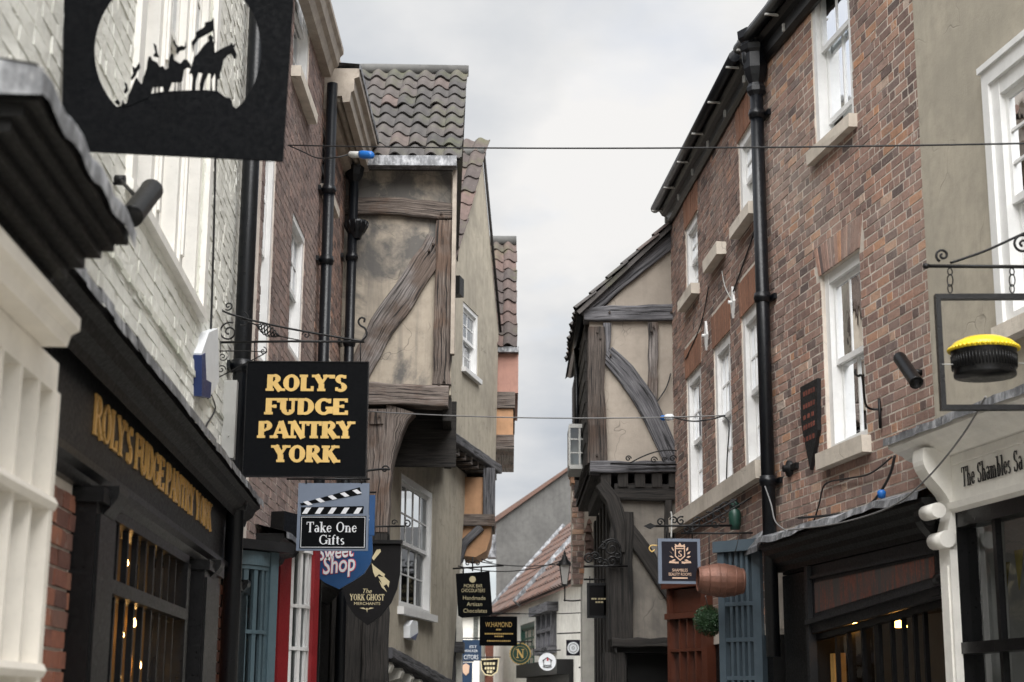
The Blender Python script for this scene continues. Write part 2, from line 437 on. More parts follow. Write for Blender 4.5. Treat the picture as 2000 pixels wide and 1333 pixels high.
MT['timber_dark'] = timber_mat('tarred and shaded oak', (.004, .0035, .003), (.014, .012, .0105), (.042, .036, .031))
MT['timber_slate'] = timber_mat('blue grey oak', (.022, .022, .025), (.08, .079, .086), (.21, .205, .215))
MT['white'] = paint('white paint', (.74, .74, .73), .4, .14, (.35, .33, .3), .1)
MT['cream'] = paint('cream paint', (.84, .79, .70), .4, .14, (.3, .26, .2), .1)
MT['offwhite'] = paint('off white paint', (.82, .80, .75), .45, .16, (.28, .25, .2), .1)
MT['stone'] = plaster('pale sill stone', (.64, .58, .50), (.38, .33, .27), .5, .4)
MT['dirt_shade_paint'] = paint('dirty shaded tan paint', (.36, .31, .255), .6, .4, (.12, .1, .08), .2)  # tan tone holds both dirt and the shade on the cornices
MT['black'] = paint('black gloss paint', (.004, .004, .0045), .32, .4, (.018, .018, .017), .15, spec=.3)
MT['black_matt'] = paint('dull black paint', (.005, .005, .005), .5, .5, (.022, .021, .02), .25, spec=.25)
MT['iron'] = paint('black wrought iron', (.005, .005, .0055), .45, .5, (.02, .016, .013), .2, spec=.3)
MT['pipe'] = paint('black pipe paint', (.004, .005, .007), .32, .4, (.016, .016, .018), .1, spec=.35)
MT['charcoal'] = paint('charcoal fascia paint', (.015, .0155, .017), .45, .5, (.006, .006, .006), .15, spec=.3)
MT['sign_black'] = paint('sign black', (.0016, .0021, .0030), .6, .25, (.004, .0045, .0055), .04, spec=.08)
MT['gold'] = paint('gold leaf', (.60, .40, .13), .38, .15, (.3, .18, .06), .05)
MT['gold_bright'] = paint('gilded letters', (.78, .46, .15), .3, .3, (.4, .2, .06), .05, .25)
MT['lead'] = lead_mat('weathered lead')
MT['blue_shop'] = paint('grey blue paint', (.065, .09, .11), .45, .25, (.05, .07, .09), .1)
MT['teal_shop'] = paint('slate teal paint', (.075, .115, .135), .45, .2, (.04, .08, .09), .1)
MT['red_shop'] = paint('crimson paint', (.24, .016, .02), .4, .25, (.1, .01, .01), .1)
MT['brown_shop'] = paint('chestnut varnish', (.085, .026, .014), .4, .35, (.05, .02, .012), .1)
MT['navy'] = paint('navy paint', (.016, .04, .085), .4, .2, (.02, .03, .05), .05)
MT['sweet_blue'] = paint('royal blue enamel', (.012, .06, .17), .35, .15, (.01, .03, .07), .03)
MT['slate_blue'] = paint('slate blue board', (.135, .165, .22), .45, .15, (.08, .1, .13), .03)
MT['silver'] = paint('silver grey lettering', (.62, .63, .66), .45, .1, (.4, .4, .42), .02)
MT['bone'] = paint('bone yellow print', (.50, .43, .26), .5, .15, (.3, .26, .15), .02)
MT['red_print'] = paint('red print', (.55, .05, .07), .5, .1, (.3, .03, .03), .02)
MT['faded_red'] = paint('faded red lettering', (.17, .048, .032), .7, .6, (.035, .03, .028), .1)
def faded_mat():
    t = NT('weathered red lettering on charcoal'); p = t.pos((13, 13, 1.1)); q = t.pos()
    st = t.noise(p, 1.6, 6, .7); bl = t.noise(q, 5, 5, .65); fi = t.noise(q, 40, 4, .6)
    col = t.mix(t.math('MULTIPLY', t.ramp(st, [(.42, (0, 0, 0)), (.58, (1, 1, 1))]), t.ramp(bl, [(.35, (.15, .15, .15)), (.6, (1, 1, 1))])), (.05, .048, .046), t.ramp(fi, [(.3, (.09, .03, .02)), (.7, (.20, .058, .034))]))
    return t.done(col, .75)
MT['faded_sign'] = faded_mat()
MT['ghost_black'] = paint('soft black board', (.008, .0075, .008), .55, .2, (.013, .013, .013), .03, spec=.12)
MT['plum'] = paint('dark plum board', (.012, .011, .017), .45, .2, (.018, .016, .02), .03, spec=.15)
MT['rose_gold'] = paint('rose gold print', (.62, .42, .30), .45, .15, (.4, .25, .17), .02)
MT['green_sign'] = paint('bottle green board', (.012, .05, .035), .4, .2, (.02, .04, .03), .03)
MT['mint'] = paint('mint green board', (.20, .44, .34), .5, .15, (.1, .2, .16), .03)
MT['green_glass'] = paint('dark green shutter', (.02, .07, .05), .35, .3, (.03, .05, .04), .05)
MT['copper'] = paint('aged copper', (.17, .078, .053), .5, .5, (.05, .055, .04), .25, .35, 9)
MT['yellow'] = paint('glossy yellow', (.72, .52, .02), .3, .12, (.5, .33, .02), .1)
MT['plastic_blue'] = paint('blue plastic', (.01, .12, .42), .35, .1, (.02, .08, .2), .02)
MT['plastic_grey'] = paint('grey plastic', (.42, .42, .40), .5, .2, (.25, .24, .22), .05)
MT['plastic_white'] = paint('white plastic', (.72, .74, .76), .4, .1, (.4, .4, .4), .03)
MT['alarm_blue'] = paint('dark blue plastic', (.012, .03, .12), .4, .1, (.02, .03, .06), .02)
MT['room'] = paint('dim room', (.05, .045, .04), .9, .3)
MT['blind'] = paint('white blind and reflected sky', (.62, .61, .59), .9, .08, (.55, .53, .5), .02)
MT['curtain'] = paint('pale curtain and reflections', (.34, .335, .32), .9, .15, (.25, .34, .32), .2)
MT['glass'] = glass_mat('window glass')
MT['glass_dark'] = glass_mat('dim shop glass', (.8, .82, .82), .3)
MT['tile_dark'] = tile_mat('grey brown pantile', [(0, (.05, .046, .045)), (.5, (.072, .066, .063)), (.85, (.09, .076, .07)), (1, (.12, .088, .078))])
MT['tile_red'] = tile_mat('red pantile', [(0, (.075, .05, .043)), (.5, (.14, .078, .058)), (1, (.11, .08, .07))], (.06, .052, .044))
MT['tile_mid'] = tile_mat('purplish pantile', [(0, (.065, .053, .05)), (.5, (.09, .07, .063)), (1, (.13, .085, .073))])
MT['cobble'] = tile_mat('street setts', [(0, (.17, .165, .155)), (1, (.26, .25, .23))])
MT['pave'] = plaster('york stone', (.38, .35, .31), (.28, .26, .23), .6, .3, False)
MT['ground'] = plaster('earth', (.30, .28, .25), (.22, .2, .18), .6, .3, False)
MT['leaf'] = paint('box leaf', (.03, .075, .028), .5, .5, (.015, .03, .012), .1, 0, 40)
MT['cable'] = paint('black cable', (.015, .015, .016), .5, .2)
MT['cable_grey'] = paint('grey cable', (.16, .16, .16), .5, .2)
MT['bulb'] = emit_mat('glowing warm bulb', (1.0, .55, .18), 5.0)
MT['lamp_shade'] = emit_mat('glowing amber lampshade', (1.0, .45, .09), 6.0)
MT['honey_tone'] = paint('honey tone for golden reflections', (.42, .24, .07), .5, .3, (.2, .1, .03), .1)
MT['fabric_yellow'] = paint('yellow bunting cloth', (.60, .50, .17), .9, .15)
MT['fabric_green'] = paint('green bunting cloth', (.22, .38, .20), .9, .15)
MT['shop_room'] = paint('lit shop interior', (.20, .13, .07), .8, .5, (.05, .03, .02))
# ---------------------------------------------------------------- lettering: a stroke-built serif alphabet
# T thick stroke, t thin stroke, A/a thick/thin elliptical arc (cx cy rx ry from to), S serif bar; letters stand on z = 0, capitals are 1 high
GL = {
 'A': (.86, "t .1 0 .43 1;T .43 1 .76 0;t .22 .34 .64 .34;S .1 0;S .76 0"),
 'B': (.74, "T .18 0 .18 1;t .12 1 .4 1;A .4 .76 .22 .24 90 -90;t .18 .52 .42 .52;A .42 .26 .26 .26 90 -90;t .12 0 .42 0"),
 'C': (.8, "A .45 .5 .35 .48 45 315;t .72 .68 .72 .98;"),
 'D': (.84, "T .18 0 .18 1;t .08 1 .38 1;A .38 .5 .36 .48 90 -90;t .08 0 .38 0"),
 'E': (.72, "T .18 0 .18 1;t .08 1 .66 1;t .66 1 .66 .76;t .18 .52 .5 .52;t .5 .42 .5 .62;t .08 0 .68 0;t .68 0 .68 .26"),
 'F': (.68, "T .18 0 .18 1;t .08 1 .64 1;t .64 1 .64 .74;t .18 .5 .48 .5;t .48 .4 .48 .6;S .18 0"),
 'G': (.86, "A .45 .5 .35 .48 45 330;T .74 .08 .74 .42;S .74 .42;t .72 .7 .72 .98"),
 'H': (.9, "T .2 0 .2 1;T .7 0 .7 1;t .2 .5 .7 .5;S .2 0;S .2 1;S .7 0;S .7 1"),
 'I': (.42, "T .21 0 .21 1;S .21 0;S .21 1"),
 'K': (.86, "T .19 0 .19 1;t .68 1 .26 .44;T .38 .58 .74 0;S .19 0;S .19 1;S .68 1;S .74 0"),
 'L': (.7, "T .19 0 .19 1;S .19 1;t .08 0 .64 0;t .64 0 .64 .3"),
 'M': (1.04, "t .18 0 .18 1;T .18 1 .52 .1;t .52 .1 .86 1;T .86 0 .86 1;S .18 0;S .86 0;S .16 1;S .88 1"),
 'N': (.92, "t .18 0 .18 1;T .18 1 .74 0;t .74 0 .74 1;S .18 0;S .16 1;S .74 1"),
 'O': (.88, "A .44 .5 .34 .48 0 360"),
 'P': (.74, "T .18 0 .18 1;t .08 1 .4 1;A .4 .73 .25 .26 90 -90;t .18 .46 .4 .46;S .18 0"),
 'R': (.84, "T .18 0 .18 1;t .08 1 .4 1;A .4 .75 .24 .24 90 -90;t .18 .5 .4 .5;T .4 .5 .74 0;S .18 0;S .76 0"),
 'S': (.66, "A .33 .74 .21 .24 40 270;A .33 .25 .23 .25 90 -140;t .52 .78 .52 .98;t .12 .02 .12 .24"),
 'T': (.76, "T .38 0 .38 1;t .06 1 .7 1;t .06 1 .06 .74;t .7 1 .7 .74;S .38 0"),
 'U': (.86, "T .19 .3 .19 1;A .43 .3 .24 .29 180 360;t .67 .3 .67 1;S .19 1;S .67 1"),
 'W': (1.1, "T .12 1 .34 0;t .34 0 .55 .9;T .55 .9 .77 0;t .77 0 .98 1;S .12 1;S .98 1"),
 'Y': (.82, "T .12 1 .41 .46;t .7 1 .41 .46;T .41 0 .41 .46;S .12 1;S .7 1;S .41 0"),
 'a': (.56, "A .24 .2 .16 .19 20 340;T .42 .04 .42 .46;a .26 .46 .16 .2 0 150;t .42 .02 .5 .02"),
 'b': (.6, "T .16 0 .16 1;A .31 .32 .2 .31 130 -130;S .1 1"),
 'e': (.56, "A .29 .32 .2 .31 40 330;t .12 .36 .48 .36;a .29 .36 .2 .28 0 60"),
 'f': (.4, "T .18 0 .18 .78;a .31 .78 .13 .2 180 50;t .06 .62 .34 .62;S .18 0"),
 'g': (.56, "A .26 .42 .17 .2 0 360;a .27 -.12 .2 .16 0 360;t .16 .24 .2 .04;t .4 .6 .52 .62"),
 'h': (.64, "T .16 0 .16 1;a .33 .42 .15 .2 170 0;T .48 0 .48 .42;S .16 0;S .48 0;S .1 1"),
 'i': (.32, "T .16 0 .16 .62;S .16 0;S .1 .62;T .16 .82 .16 .92"),
 'k': (.62, "T .16 0 .16 1;t .48 .62 .2 .3;T .28 .38 .52 0;S .16 0;S .52 0;S .1 1;S .46 .62"),
 'l': (.32, "T .16 0 .16 1;S .16 0;S .1 1"),
 'm': (.94, "T .16 0 .16 .62;a .31 .42 .14 .2 170 0;T .45 0 .45 .42;a .61 .42 .15 .2 170 0;T .77 0 .77 .42;S .16 0;S .45 0;S .77 0;S .1 .62"),
 'n': (.64, "T .16 0 .16 .62;a .33 .42 .15 .2 170 0;T .48 0 .48 .42;S .16 0;S .48 0;S .1 .62"),
 'o': (.58, "A .29 .32 .2 .31 0 360"),
 'p': (.6, "T .16 -.3 .16 .62;A .31 .32 .2 .31 130 -130;S .16 -.3;S .1 .62"),
 's': (.46, "A .23 .46 .13 .16 40 270;A .23 .16 .14 .16 90 -140"),
 't': (.4, "T .18 .12 .18 .82;a .3 .14 .12 .13 180 290;t .06 .62 .34 .62"),
 'w': (.8, "T .1 .62 .26 0;t .26 0 .4 .56;T .4 .56 .56 0;t .56 0 .7 .62"),
 "'": (.26, "T .13 .78 .13 1"), '.': (.24, "T .12 0 .12 .1"), ' ': (.36, ""),
}
def letter_mesh(mb, F, ch, u, z, h, d0, d1, wt=.2, thin=.09, serif=.3, slant=0.0, asp=1.0):
    w, code = GL[ch]
    lift = 0.0
    def put(loop):
        nonlocal lift
        lift += .00035
        mb.prism(F, [(u + (x * asp + y * slant) * h, z + y * h) for x, y in loop], d0, d1 + lift)
    for st in [q for q in code.split(';') if q.strip()]:
        c = st.split()[0]; v = [float(x) for x in st.split()[1:]]
        if c in 'Tt':
            hw = (wt if c == 'T' else thin) / 2
            x0, y0, x1, y1 = v; L = math.hypot(x1 - x0, y1 - y0); nx, ny = -(y1 - y0) / L * hw, (x1 - x0) / L * hw
            if c == 't' and abs(y1 - y0) < 1e-6:      # thin bars stay inside the letter height
                oy = -hw if y0 > .9 else (hw if y0 < .05 else 0)
                y0 += oy; y1 += oy
            put([(x0 + nx, y0 + ny), (x1 + nx, y1 + ny), (x1 - nx, y1 - ny), (x0 - nx, y0 - ny)])
        elif c in 'Aa':
            cx, cy, rx, ry, a0, a1 = v; n = max(5, int(abs(a1 - a0) / 22))
            o, i_ = [], []
            for q in range(n + 1):
                a = math.radians(a0 + (a1 - a0) * q / n)
                m = (wt if c == 'A' else thin) if c == 'a' else thin + (wt - thin) * abs(math.cos(a)) ** 1.5
                o.append((cx + (rx + m * .3) * math.cos(a), cy + (ry + thin * .3) * math.sin(a)))
                i_.append((cx + (rx - m * .7) * math.cos(a), cy + (ry - thin * .9) * math.sin(a)))
            for q in range(n):
                put([o[q], o[q + 1], i_[q + 1], i_[q]]); lift -= .0003
        elif c == 'S':
            x, y = v; t = thin * .5; sy = t if y < .05 else (-t if y > .55 else 0)
            put([(x - serif / 2, y + sy - t), (x + serif / 2, y + sy - t), (x + serif / 2, y + sy + t), (x - serif / 2, y + sy + t)])
def text_width(s, h, sp=0.0, asp=1.0):
    return sum((GL[c][0] * asp + sp) * h for c in s) - sp * h
def serif_text(F, s, uc, z, h, d, mat, parent, depth=.004, sp=0.0, asp=1.0, fit=None, each=False, name='lettering', **kw):
    if fit:
        asp = asp * fit / text_width(s, h, sp, asp); sp = 0 if sp == 0 else sp
    u = uc - text_width(s, h, sp, asp) / 2
    mb = MB()
    for c in s:
        if each and c != ' ':
            mb = MB()
        letter_mesh(mb, F, c, u, z, h, d, d + depth, asp=asp, **kw)
        u += (GL[c][0] * asp + sp) * h
        if each and c != ' ':
            mb.build('letter', mat, parent)
    if not each:
        return mb.build(name, mat, parent)
def sans_text(F, s, uc, z, h, d, mat, parent, width=None, bold=0.0, shear=0.0, name='lettering', rot=0.0):
    cu = bpy.data.curves.new(name, 'FONT'); cu.body = s; cu.size = h * 1.38; cu.align_x = 'CENTER'; cu.extrude = .0015; cu.offset = bold * h; cu.shear = shear
    cu.resolution_u = 3
    cu.materials.append(mat)
    tmp = bpy.data.objects.new(name, cu); COL.objects.link(tmp)
    bpy.context.view_layer.update()
    me = bpy.data.meshes.new_from_object(tmp.evaluated_get(bpy.context.evaluated_depsgraph_get()))
    dim = tmp.dimensions.x
    bpy.data.objects.remove(tmp); bpy.data.curves.remove(cu)
    o = bpy.data.objects.new(name, me); COL.objects.link(o)
    U = F.U * math.cos(rot) + F.Z * math.sin(rot); Z = F.Z * math.cos(rot) - F.U * math.sin(rot)
    sx = 1.0
    if width:
        sx = width / max(1e-4, dim)
    p = F.P(uc, d + .002, z)
    M = Matrix(((U.x * sx, Z.x, F.N.x, p.x), (U.y * sx, Z.y, F.N.y, p.y), (U.z * sx, Z.z, F.N.z, p.z), (0, 0, 0, 1)))
    o.matrix_basis = M
    setpar(o, parent)
    return o

# ---------------------------------------------------------------- walls, bricks, windows, pipes, tiles
def project(p):
    q = CAM_R.transposed() @ (Vector(p) - EYE)
    if q.z > -.1:
        return (-9e9, 0)
    return (1000 + FOC * q.x / -q.z, 666.5 - FOC * q.y / -q.z)
def wall_face(F, parent, mat, u0, u1, z0, z1, holes=(), reveal=.14, d=0.0, name='wall', body=4.0, rmat=None, zl=None):
    """Front skin with openings and their reveals, and the closed block of the building behind it."""
    hs = [h for h in holes]
    us = sorted({u0, u1, *[min(max(x, u0), u1) for h in hs for x in h[:2]]}); zs = sorted({z0, z1, *[min(max(x, z0), z1) for h in hs for x in h[2:]]})
    mb = MB()
    for a, b in zip(us, us[1:]):
        for c, e in zip(zs, zs[1:]):
            mu, mz = (a + b) / 2, (c + e) / 2
            if any(h[0] < mu < h[1] and h[2] < mz < h[3] for h in hs):
                continue
            mb.poly([F.P(a, d, c), F.P(b, d, c), F.P(b, d, e), F.P(a, d, e)])
    for a, b, c, e in hs:
        for p, q in (((a, c), (b, c)), ((b, c), (b, e)), ((b, e), (a, e)), ((a, e), (a, c))):
            mb.poly([F.P(p[0], d, p[1]), F.P(q[0], d, q[1]), F.P(q[0], d - reveal, q[1]), F.P(p[0], d - reveal, p[1])])
    if body:
        r = .9 if hs else .02
        for q in ((u0, u0), (u1, u1)):
            mb.poly([F.P(q[0], d, z0), F.P(q[0], d - body, z0), F.P(q[0], d - body, z1), F.P(q[0], d, z1)])
        mb.poly([F.P(u0, d, z1), F.P(u1, d, z1), F.P(u1, d - body, z1), F.P(u0, d - body, z1)])
        mb.poly([F.P(u0, d - body, z0), F.P(u1, d - body, z0), F.P(u1, d - body, z1), F.P(u0, d - body, z1)])
    o = mb.build(name, mat, parent)
    if hs:
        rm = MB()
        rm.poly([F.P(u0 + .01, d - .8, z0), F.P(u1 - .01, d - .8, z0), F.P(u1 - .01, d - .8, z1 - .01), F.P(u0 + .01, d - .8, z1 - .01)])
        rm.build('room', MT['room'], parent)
    return o
UNIT = []
for q in range(5):
    mb = MB(); c = .0
    pts = []
    for z in (0, 1):
        for d in (0, 1):
            for u in (0, 1):
                j = .02 if d else .0
                pts.append(Vector((u + rnd.uniform(-j, j) * .6, d + (rnd.uniform(-.25, .1) if d else 0), z + rnd.uniform(-j, j) * 2.2)))
    mb.add(pts, [(4, 6, 7, 5), (0, 1, 3, 2), (2, 3, 7, 6), (0, 2, 6, 4), (1, 5, 7, 3)])
    UNIT.append(mb)
def lay_bricks(F, parent, mat, u0, u1, z0, z1, holes=(), course=.073, L=.222, joint=.011, proud=.008, singles=0, jit=.003, d=0.0, soldier=()):
    lst = []; n = int((z1 - z0) / course)
    head = L * .48
    for i in range(n):
        za = z0 + i * course; zb = za + course - joint
        u = u0 - rnd.uniform(0, L)
        hdr = i % 2 == 0
        while u < u1:
            w = head if (hdr if rnd.random() < .55 else not hdr) else L
            hdr = not hdr
            w *= rnd.uniform(.93, 1.05)
            iv = [(max(u, u0), min(u + w - joint, u1))]
            for h in holes:
                if zb > h[2] + .012 and za < h[3] - .012:
                    nv = []
                    for a, b in iv:
                        if b <= h[0] or a >= h[1]:
                            nv.append((a, b))
                        else:
                            if a < h[0]:
                                nv.append((a, h[0]))
                            if b > h[1]:
                                nv.append((h[1], b))
                    iv = nv
            for a, b in iv:
                if b - a > .025:
                    lst.append((a, b, za, zb))
            u += w
    one = []
    if singles:
        def key(t):
            p = F.P((t[0] + t[1]) / 2, d, (t[2] + t[3]) / 2); x, y = project(p)
            return (p - EYE).length + (0 if 0 < x < 2000 and 0 < y < 1333 else 1000)
        lst.sort(key=key); one = lst[:singles]; lst = lst[singles:]
    mes = []
    if one:
        for q in UNIT:
            me = q.mesh('brick'); me.materials.append(mat); mes.append(me)
    for a, b, c, e in one:
        p = F.P(a, d - .002, c); l, h, t = b - a, e - c, proud * rnd.uniform(.5, 1.4) + .002
        M = Matrix(((F.U.x * l, F.N.x * t, F.Z.x * h, p.x), (F.U.y * l, F.N.y * t, F.Z.y * h, p.y), (F.U.z * l, F.N.z * t, F.Z.z * h, p.z), (0, 0, 0, 1)))
        inst('brick', rnd.choice(mes), parent, M)
    mb = MB()
    for a, b, c, e in lst:
        t = d + proud * rnd.uniform(.4, 1.5); r = lambda: rnd.uniform(-jit, jit)
        pts = [F.P(a, d - .002, c), F.P(b, d - .002, c), F.P(b, d - .002, e), F.P(a, d - .002, e),
               F.P(a + r(), t + r() * .7, c + r()), F.P(b + r(), t + r() * .7, c + r()), F.P(b + r(), t + r() * .7, e + r()), F.P(a + r(), t + r() * .7, e + r())]
        mb.add(pts, [(4, 5, 6, 7), (0, 1, 5, 4), (1, 2, 6, 5), (2, 3, 7, 6), (3, 0, 4, 7)])
    if lst:
        mb.build('brickwork', mat, parent, kind='stuff')
def arch_bricks(F, parent, mat, u0, u1, z0, z1, n, splay=.12, d=.012):   # a flat gauged arch of fanned bricks
    for i in range(n):
        a, b = i / n, (i + 1) / n; g = .006 / (u1 - u0)
        s0 = u0 + (u1 - u0) * (a + g); s1 = u0 + (u1 - u0) * (b - g)
        t0 = u0 - splay + (u1 - u0 + 2 * splay) * (a + g); t1 = u0 - splay + (u1 - u0 + 2 * splay) * (b - g)
        MB().prism(F, [(s0, z0), (s1, z0), (t1, z1), (t0, z1)], -.002, d + rnd.uniform(-.003, .003)).build('brick', mat, parent)
def sash(F, parent, r, nx=2, ny=(2, 2), fw=.07, mat='white', sill='stone', sh=.09, so=.06, se=.05, backing='dark', glass='glass', d=0.0,
         raise_=0.0, arch=0.0, bar=.018, split=.5, name='window', recess=.0):
    u0, u1, z0, z1 = r
    d = d - recess
    w = MB()
    w.box(F, u0, u0 + fw, d - .14, d - .012, z0, z1); w.box(F, u1 - fw, u1, d - .14, d - .012, z0, z1)
    w.box(F, u0 + fw, u1 - fw, d - .14, d - .016, z1 - fw, z1); w.box(F, u0 + fw, u1 - fw, d - .14, d - .010, z0, z0 + fw * .7)
    if arch:
        n = 10
        for i in range(n):
            a, b = i / n, (i + 1) / n
            f = lambda t: z1 - fw + arch * (1 - (2 * t - 1) ** 2)
            w.prism(F, [(u0 + (u1 - u0) * a, z1 - fw - .001), (u0 + (u1 - u0) * b, z1 - fw - .001), (u0 + (u1 - u0) * b, f(b) + .03), (u0 + (u1 - u0) * a, f(a) + .03)], d - .1, d - .004)
    win = w.build(name, MT[mat], parent)
    zi0, zi1 = z0 + fw * .7, z1 - fw; zm = zi0 + (zi1 - zi0) * split
    a, b = u0 + fw, u1 - fw
    for up, (za, zb), dd, m in ((1, (zm - .02, zi1), d - .05, ny[0]), (0, (zi0 + raise_, zm + .02 + raise_), d - .092, ny[1])):
        if m == 0:
            continue
        s = MB(); st = .035
        s.box(F, a, a + st, dd - .03, dd, za, zb); s.box(F, b - st, b, dd - .03, dd, za, zb)
        s.box(F, a + st, b - st, dd - .03, dd - .002, za, za + .045); s.box(F, a + st, b - st, dd - .03, dd - .002, zb - .045, zb)
        ia, ib, ja, jb = a + st, b - st, za + .045, zb - .045
        for i in range(1, nx):
            u = ia + (ib - ia) * i / nx; s.box(F, u - bar / 2, u + bar / 2, dd - .026, dd - .004, ja, jb)
        for j in range(1, m):
            z = ja + (jb - ja) * j / m; s.box(F, ia, ib, dd - .024, dd - .006, z - bar / 2, z + bar / 2)
        s.build('sash', MT[mat], win)
        for i in range(nx):
            for j in range(m):
                p0, p1 = ia + (ib - ia) * i / nx, ia + (ib - ia) * (i + 1) / nx; q0, q1 = ja + (jb - ja) * j / m, ja + (jb - ja) * (j + 1) / m
                t = rnd.uniform(-.004, .004)
                MB().poly([F.P(p0, dd - .015, q0), F.P(p1, dd - .015 + t, q0), F.P(p1, dd - .015 + t, q1), F.P(p0, dd - .015, q1)]).build('pane', MT[glass], win)
    if sill:
        s = MB(); s.box(F, u0 - se, u1 + se, d - .1, d + recess + so, z0 - sh, z0 - .002, .003); s.build('sill', MT[sill], win)
    if backing in ('blind', 'curtain'):
        c = MB(); n = 12
        lo = z0 + .05
        for i in range(n):
            x0, x1 = u0 + .02 + (u1 - u0 - .04) * i / n, u0 + .02 + (u1 - u0 - .04) * (i + 1) / n
            k0 = (.02 if backing == 'curtain' else .002) * math.sin(i * 2.1); k1 = (.02 if backing == 'curtain' else .002) * math.sin((i + 1) * 2.1)
            c.poly([F.P(x0, d - .24 + k0, lo), F.P(x1, d - .24 + k1, lo), F.P(x1, d - .24 + k1, z1), F.P(x0, d - .24 + k0, z1)])
        c.build(backing, MT[backing], win)
    return win
def downpipe(F, parent, u, z0, z1, r=.055, d=.09, collars=(), hopper=None, mat='pipe', head=0.0):
    p = MB(); p.tube([F.P(u, d, z0), F.P(u, d, z1)], r, 14)
    o = p.build('downpipe', MT[mat], parent)
    for z in collars:
        c = MB(); C = Fr3(F.P(u, d, z), F.U, F.N, F.Z)
        c.lathe(C, [(r, -.045), (r * 1.22, -.04), (r * 1.22, -.02), (r * 1.32, -.015), (r * 1.32, .015), (r * 1.22, .02), (r * 1.22, .04), (r, .045)], 14)
        c.box(F, u - .1, u + .1, .0, .03, z - .025, z + .025)
        c.build('collar', MT[mat], o)
    if hopper:
        c = MB(); C = Fr3(F.P(u, d, hopper), F.U, F.N, F.Z)
        c.lathe(C, [(r, -.28), (r * 1.5, -.24), (r * 1.5, -.2), (r * 1.15, -.16), (r * 1.6, -.09), (r * 1.9, -.02), (r * 1.95, .12), (r * 2.3, .15), (r * 2.45, .2), (r * 2.1, .22), (r * 2.7, .27), (r * 2.8, .34), (r * 2.4, .34), (r * 2.2, .2), (0, .2)], 8, smooth=False)
        c.build('hopper', MT[mat], o)
    return o
def pantiles(F, parent, mat, cols, rows, tw, tl, u0=0.0, z0=0.0, amp=.026, keep=None, name='roof_tile', seg=8):
    """F is the roof plane: u along the eaves, Z up the slope, N out of the roof. Each tile is an object."""
    mb = MB(); n = seg; th = .016
    pts = []
    for (zz, lift) in ((0, .03), (1, .0)):
        for off in (0, th):
            for i in range(n + 1):
                x = i / n
                h = amp * (math.sin(2 * math.pi * x - .6))
                pts.append((x * (tw + .012), h + lift + off, zz * (tl + .05)))
    m = n + 1; fs = []
    for i in range(n):
        fs += [(m + i, m + i + 1, 3 * m + i + 1, 3 * m + i), (i, m + i, m + i + 1, i + 1)][:2]
    fs += [(0, m, 3 * m, 2 * m), (n, 2 * m + n, 3 * m + n, m + n)]
    mb.add(pts, fs, smooth=True)
    me = mb.mesh(name); me.materials.append(mat)
    for r in range(rows):
        for c in range(cols):
            u, z = u0 + c * tw, z0 + r * tl
            if keep and not keep(u + tw / 2, z + tl / 2):
                continue
            p = F.P(u + rnd.uniform(-.01, .01), rnd.uniform(0, .012), z + rnd.uniform(-.022, .018))
            M = Matrix(((F.U.x, F.N.x, F.Z.x, p.x), (F.U.y, F.N.y, F.Z.y, p.y), (F.U.z, F.N.z, F.Z.z, p.z), (0, 0, 0, 1))) @ Matrix.Rotation(rnd.uniform(-.03, .03), 4, 'Y') @ Matrix.Rotation(rnd.uniform(-.03, .02), 4, 'X')
            inst(name, me, parent, M)
def spiral(F, u, z, d, r, turns=1.4, a0=0.0, sgn=1, n=26, r1=.15):       # scroll ironwork in the plane of F
    out = []
    for i in range(n + 1):
        t = i / n; a = a0 + sgn * turns * 6.28318 * t; q = r * (1 - (1 - r1) * t)
        out.append(F.P(u + q * math.cos(a), d, z + q * math.sin(a)))
    return out
def arc_pts(F, u, z, d, ru, rz, a0, a1, n=16):
    return [F.P(u + ru * math.cos(math.radians(a0 + (a1 - a0) * i / n)), d, z + rz * math.sin(math.radians(a0 + (a1 - a0) * i / n))) for i in range(n + 1)]
def chain_pts(a, b, sag, n=20):
    a, b = Vector(a), Vector(b)
    return [a.lerp(b, i / n) - Vector((0, 0, sag * 4 * (i / n) * (1 - i / n))) for i in range(n + 1)]
def disc(F, u, z, r, n=40):
    return [(u + r * math.cos(6.28318 * i / n), z + r * math.sin(6.28318 * i / n)) for i in range(n)]
# ---------------------------------------------------------------- frames of the street
FL = Fr((-1.35, 0), (-.0566, 1))
FL2 = Fr((-1.95, 12.1), (.003, 1))
FA = Fr((0, 17.5), (1, 0))
FB = Fr((-.81, 21.5), (.22, 1))
FBL = Fr((-1.42, 18.3), (.152, 1))
FC = Fr((0, 24.3), (1, 0))
FC2 = Fr((0, 23.2), (1, 0))
FR = Fr((4.67, 0), (-.173, 1), True)
FR2 = Fr((2.25, 13.96), (-.069, 1), True)
FR3 = Fr((0, 18.6), (1, 0))
FR4 = Fr((0, 23.0), (1, 0))
FE = Fr((1.36, 32.8), (-1.795, 12.8), True)
FD = Fr((0, 50.0), (1, 0))

# ---------------------------------------------------------------- ground
def sheet(name, mat, x0, x1, y0, y1, z, n=1):
    m = MB(); m.poly([(x0, y0, z), (x1, y0, z), (x1, y1, z), (x0, y1, z)])
    return m.build(name, mat, None, kind='structure')
sheet('ground', MT['ground'], -300, 300, -300, 500, -.02)
m = MB()
for i in range(24):
    y0, y1 = -6 + i * 3, -3 + i * 3
    m.poly([(-4, y0, 0), (6, y0, 0), (6, y1, 0), (-4, y1, 0)])
m.build('road', MT['cobble'], None, kind='structure')
m = MB(); m.box(FL, -6, 12, -.2, .55, .0, .11); m.build('pavement', MT['pave'], None, kind='structure')
m = MB(); m.box(FR, -6, 14, -.2, .9, .0, .11); m.build('pavement', MT['pave'], None, kind='structure')

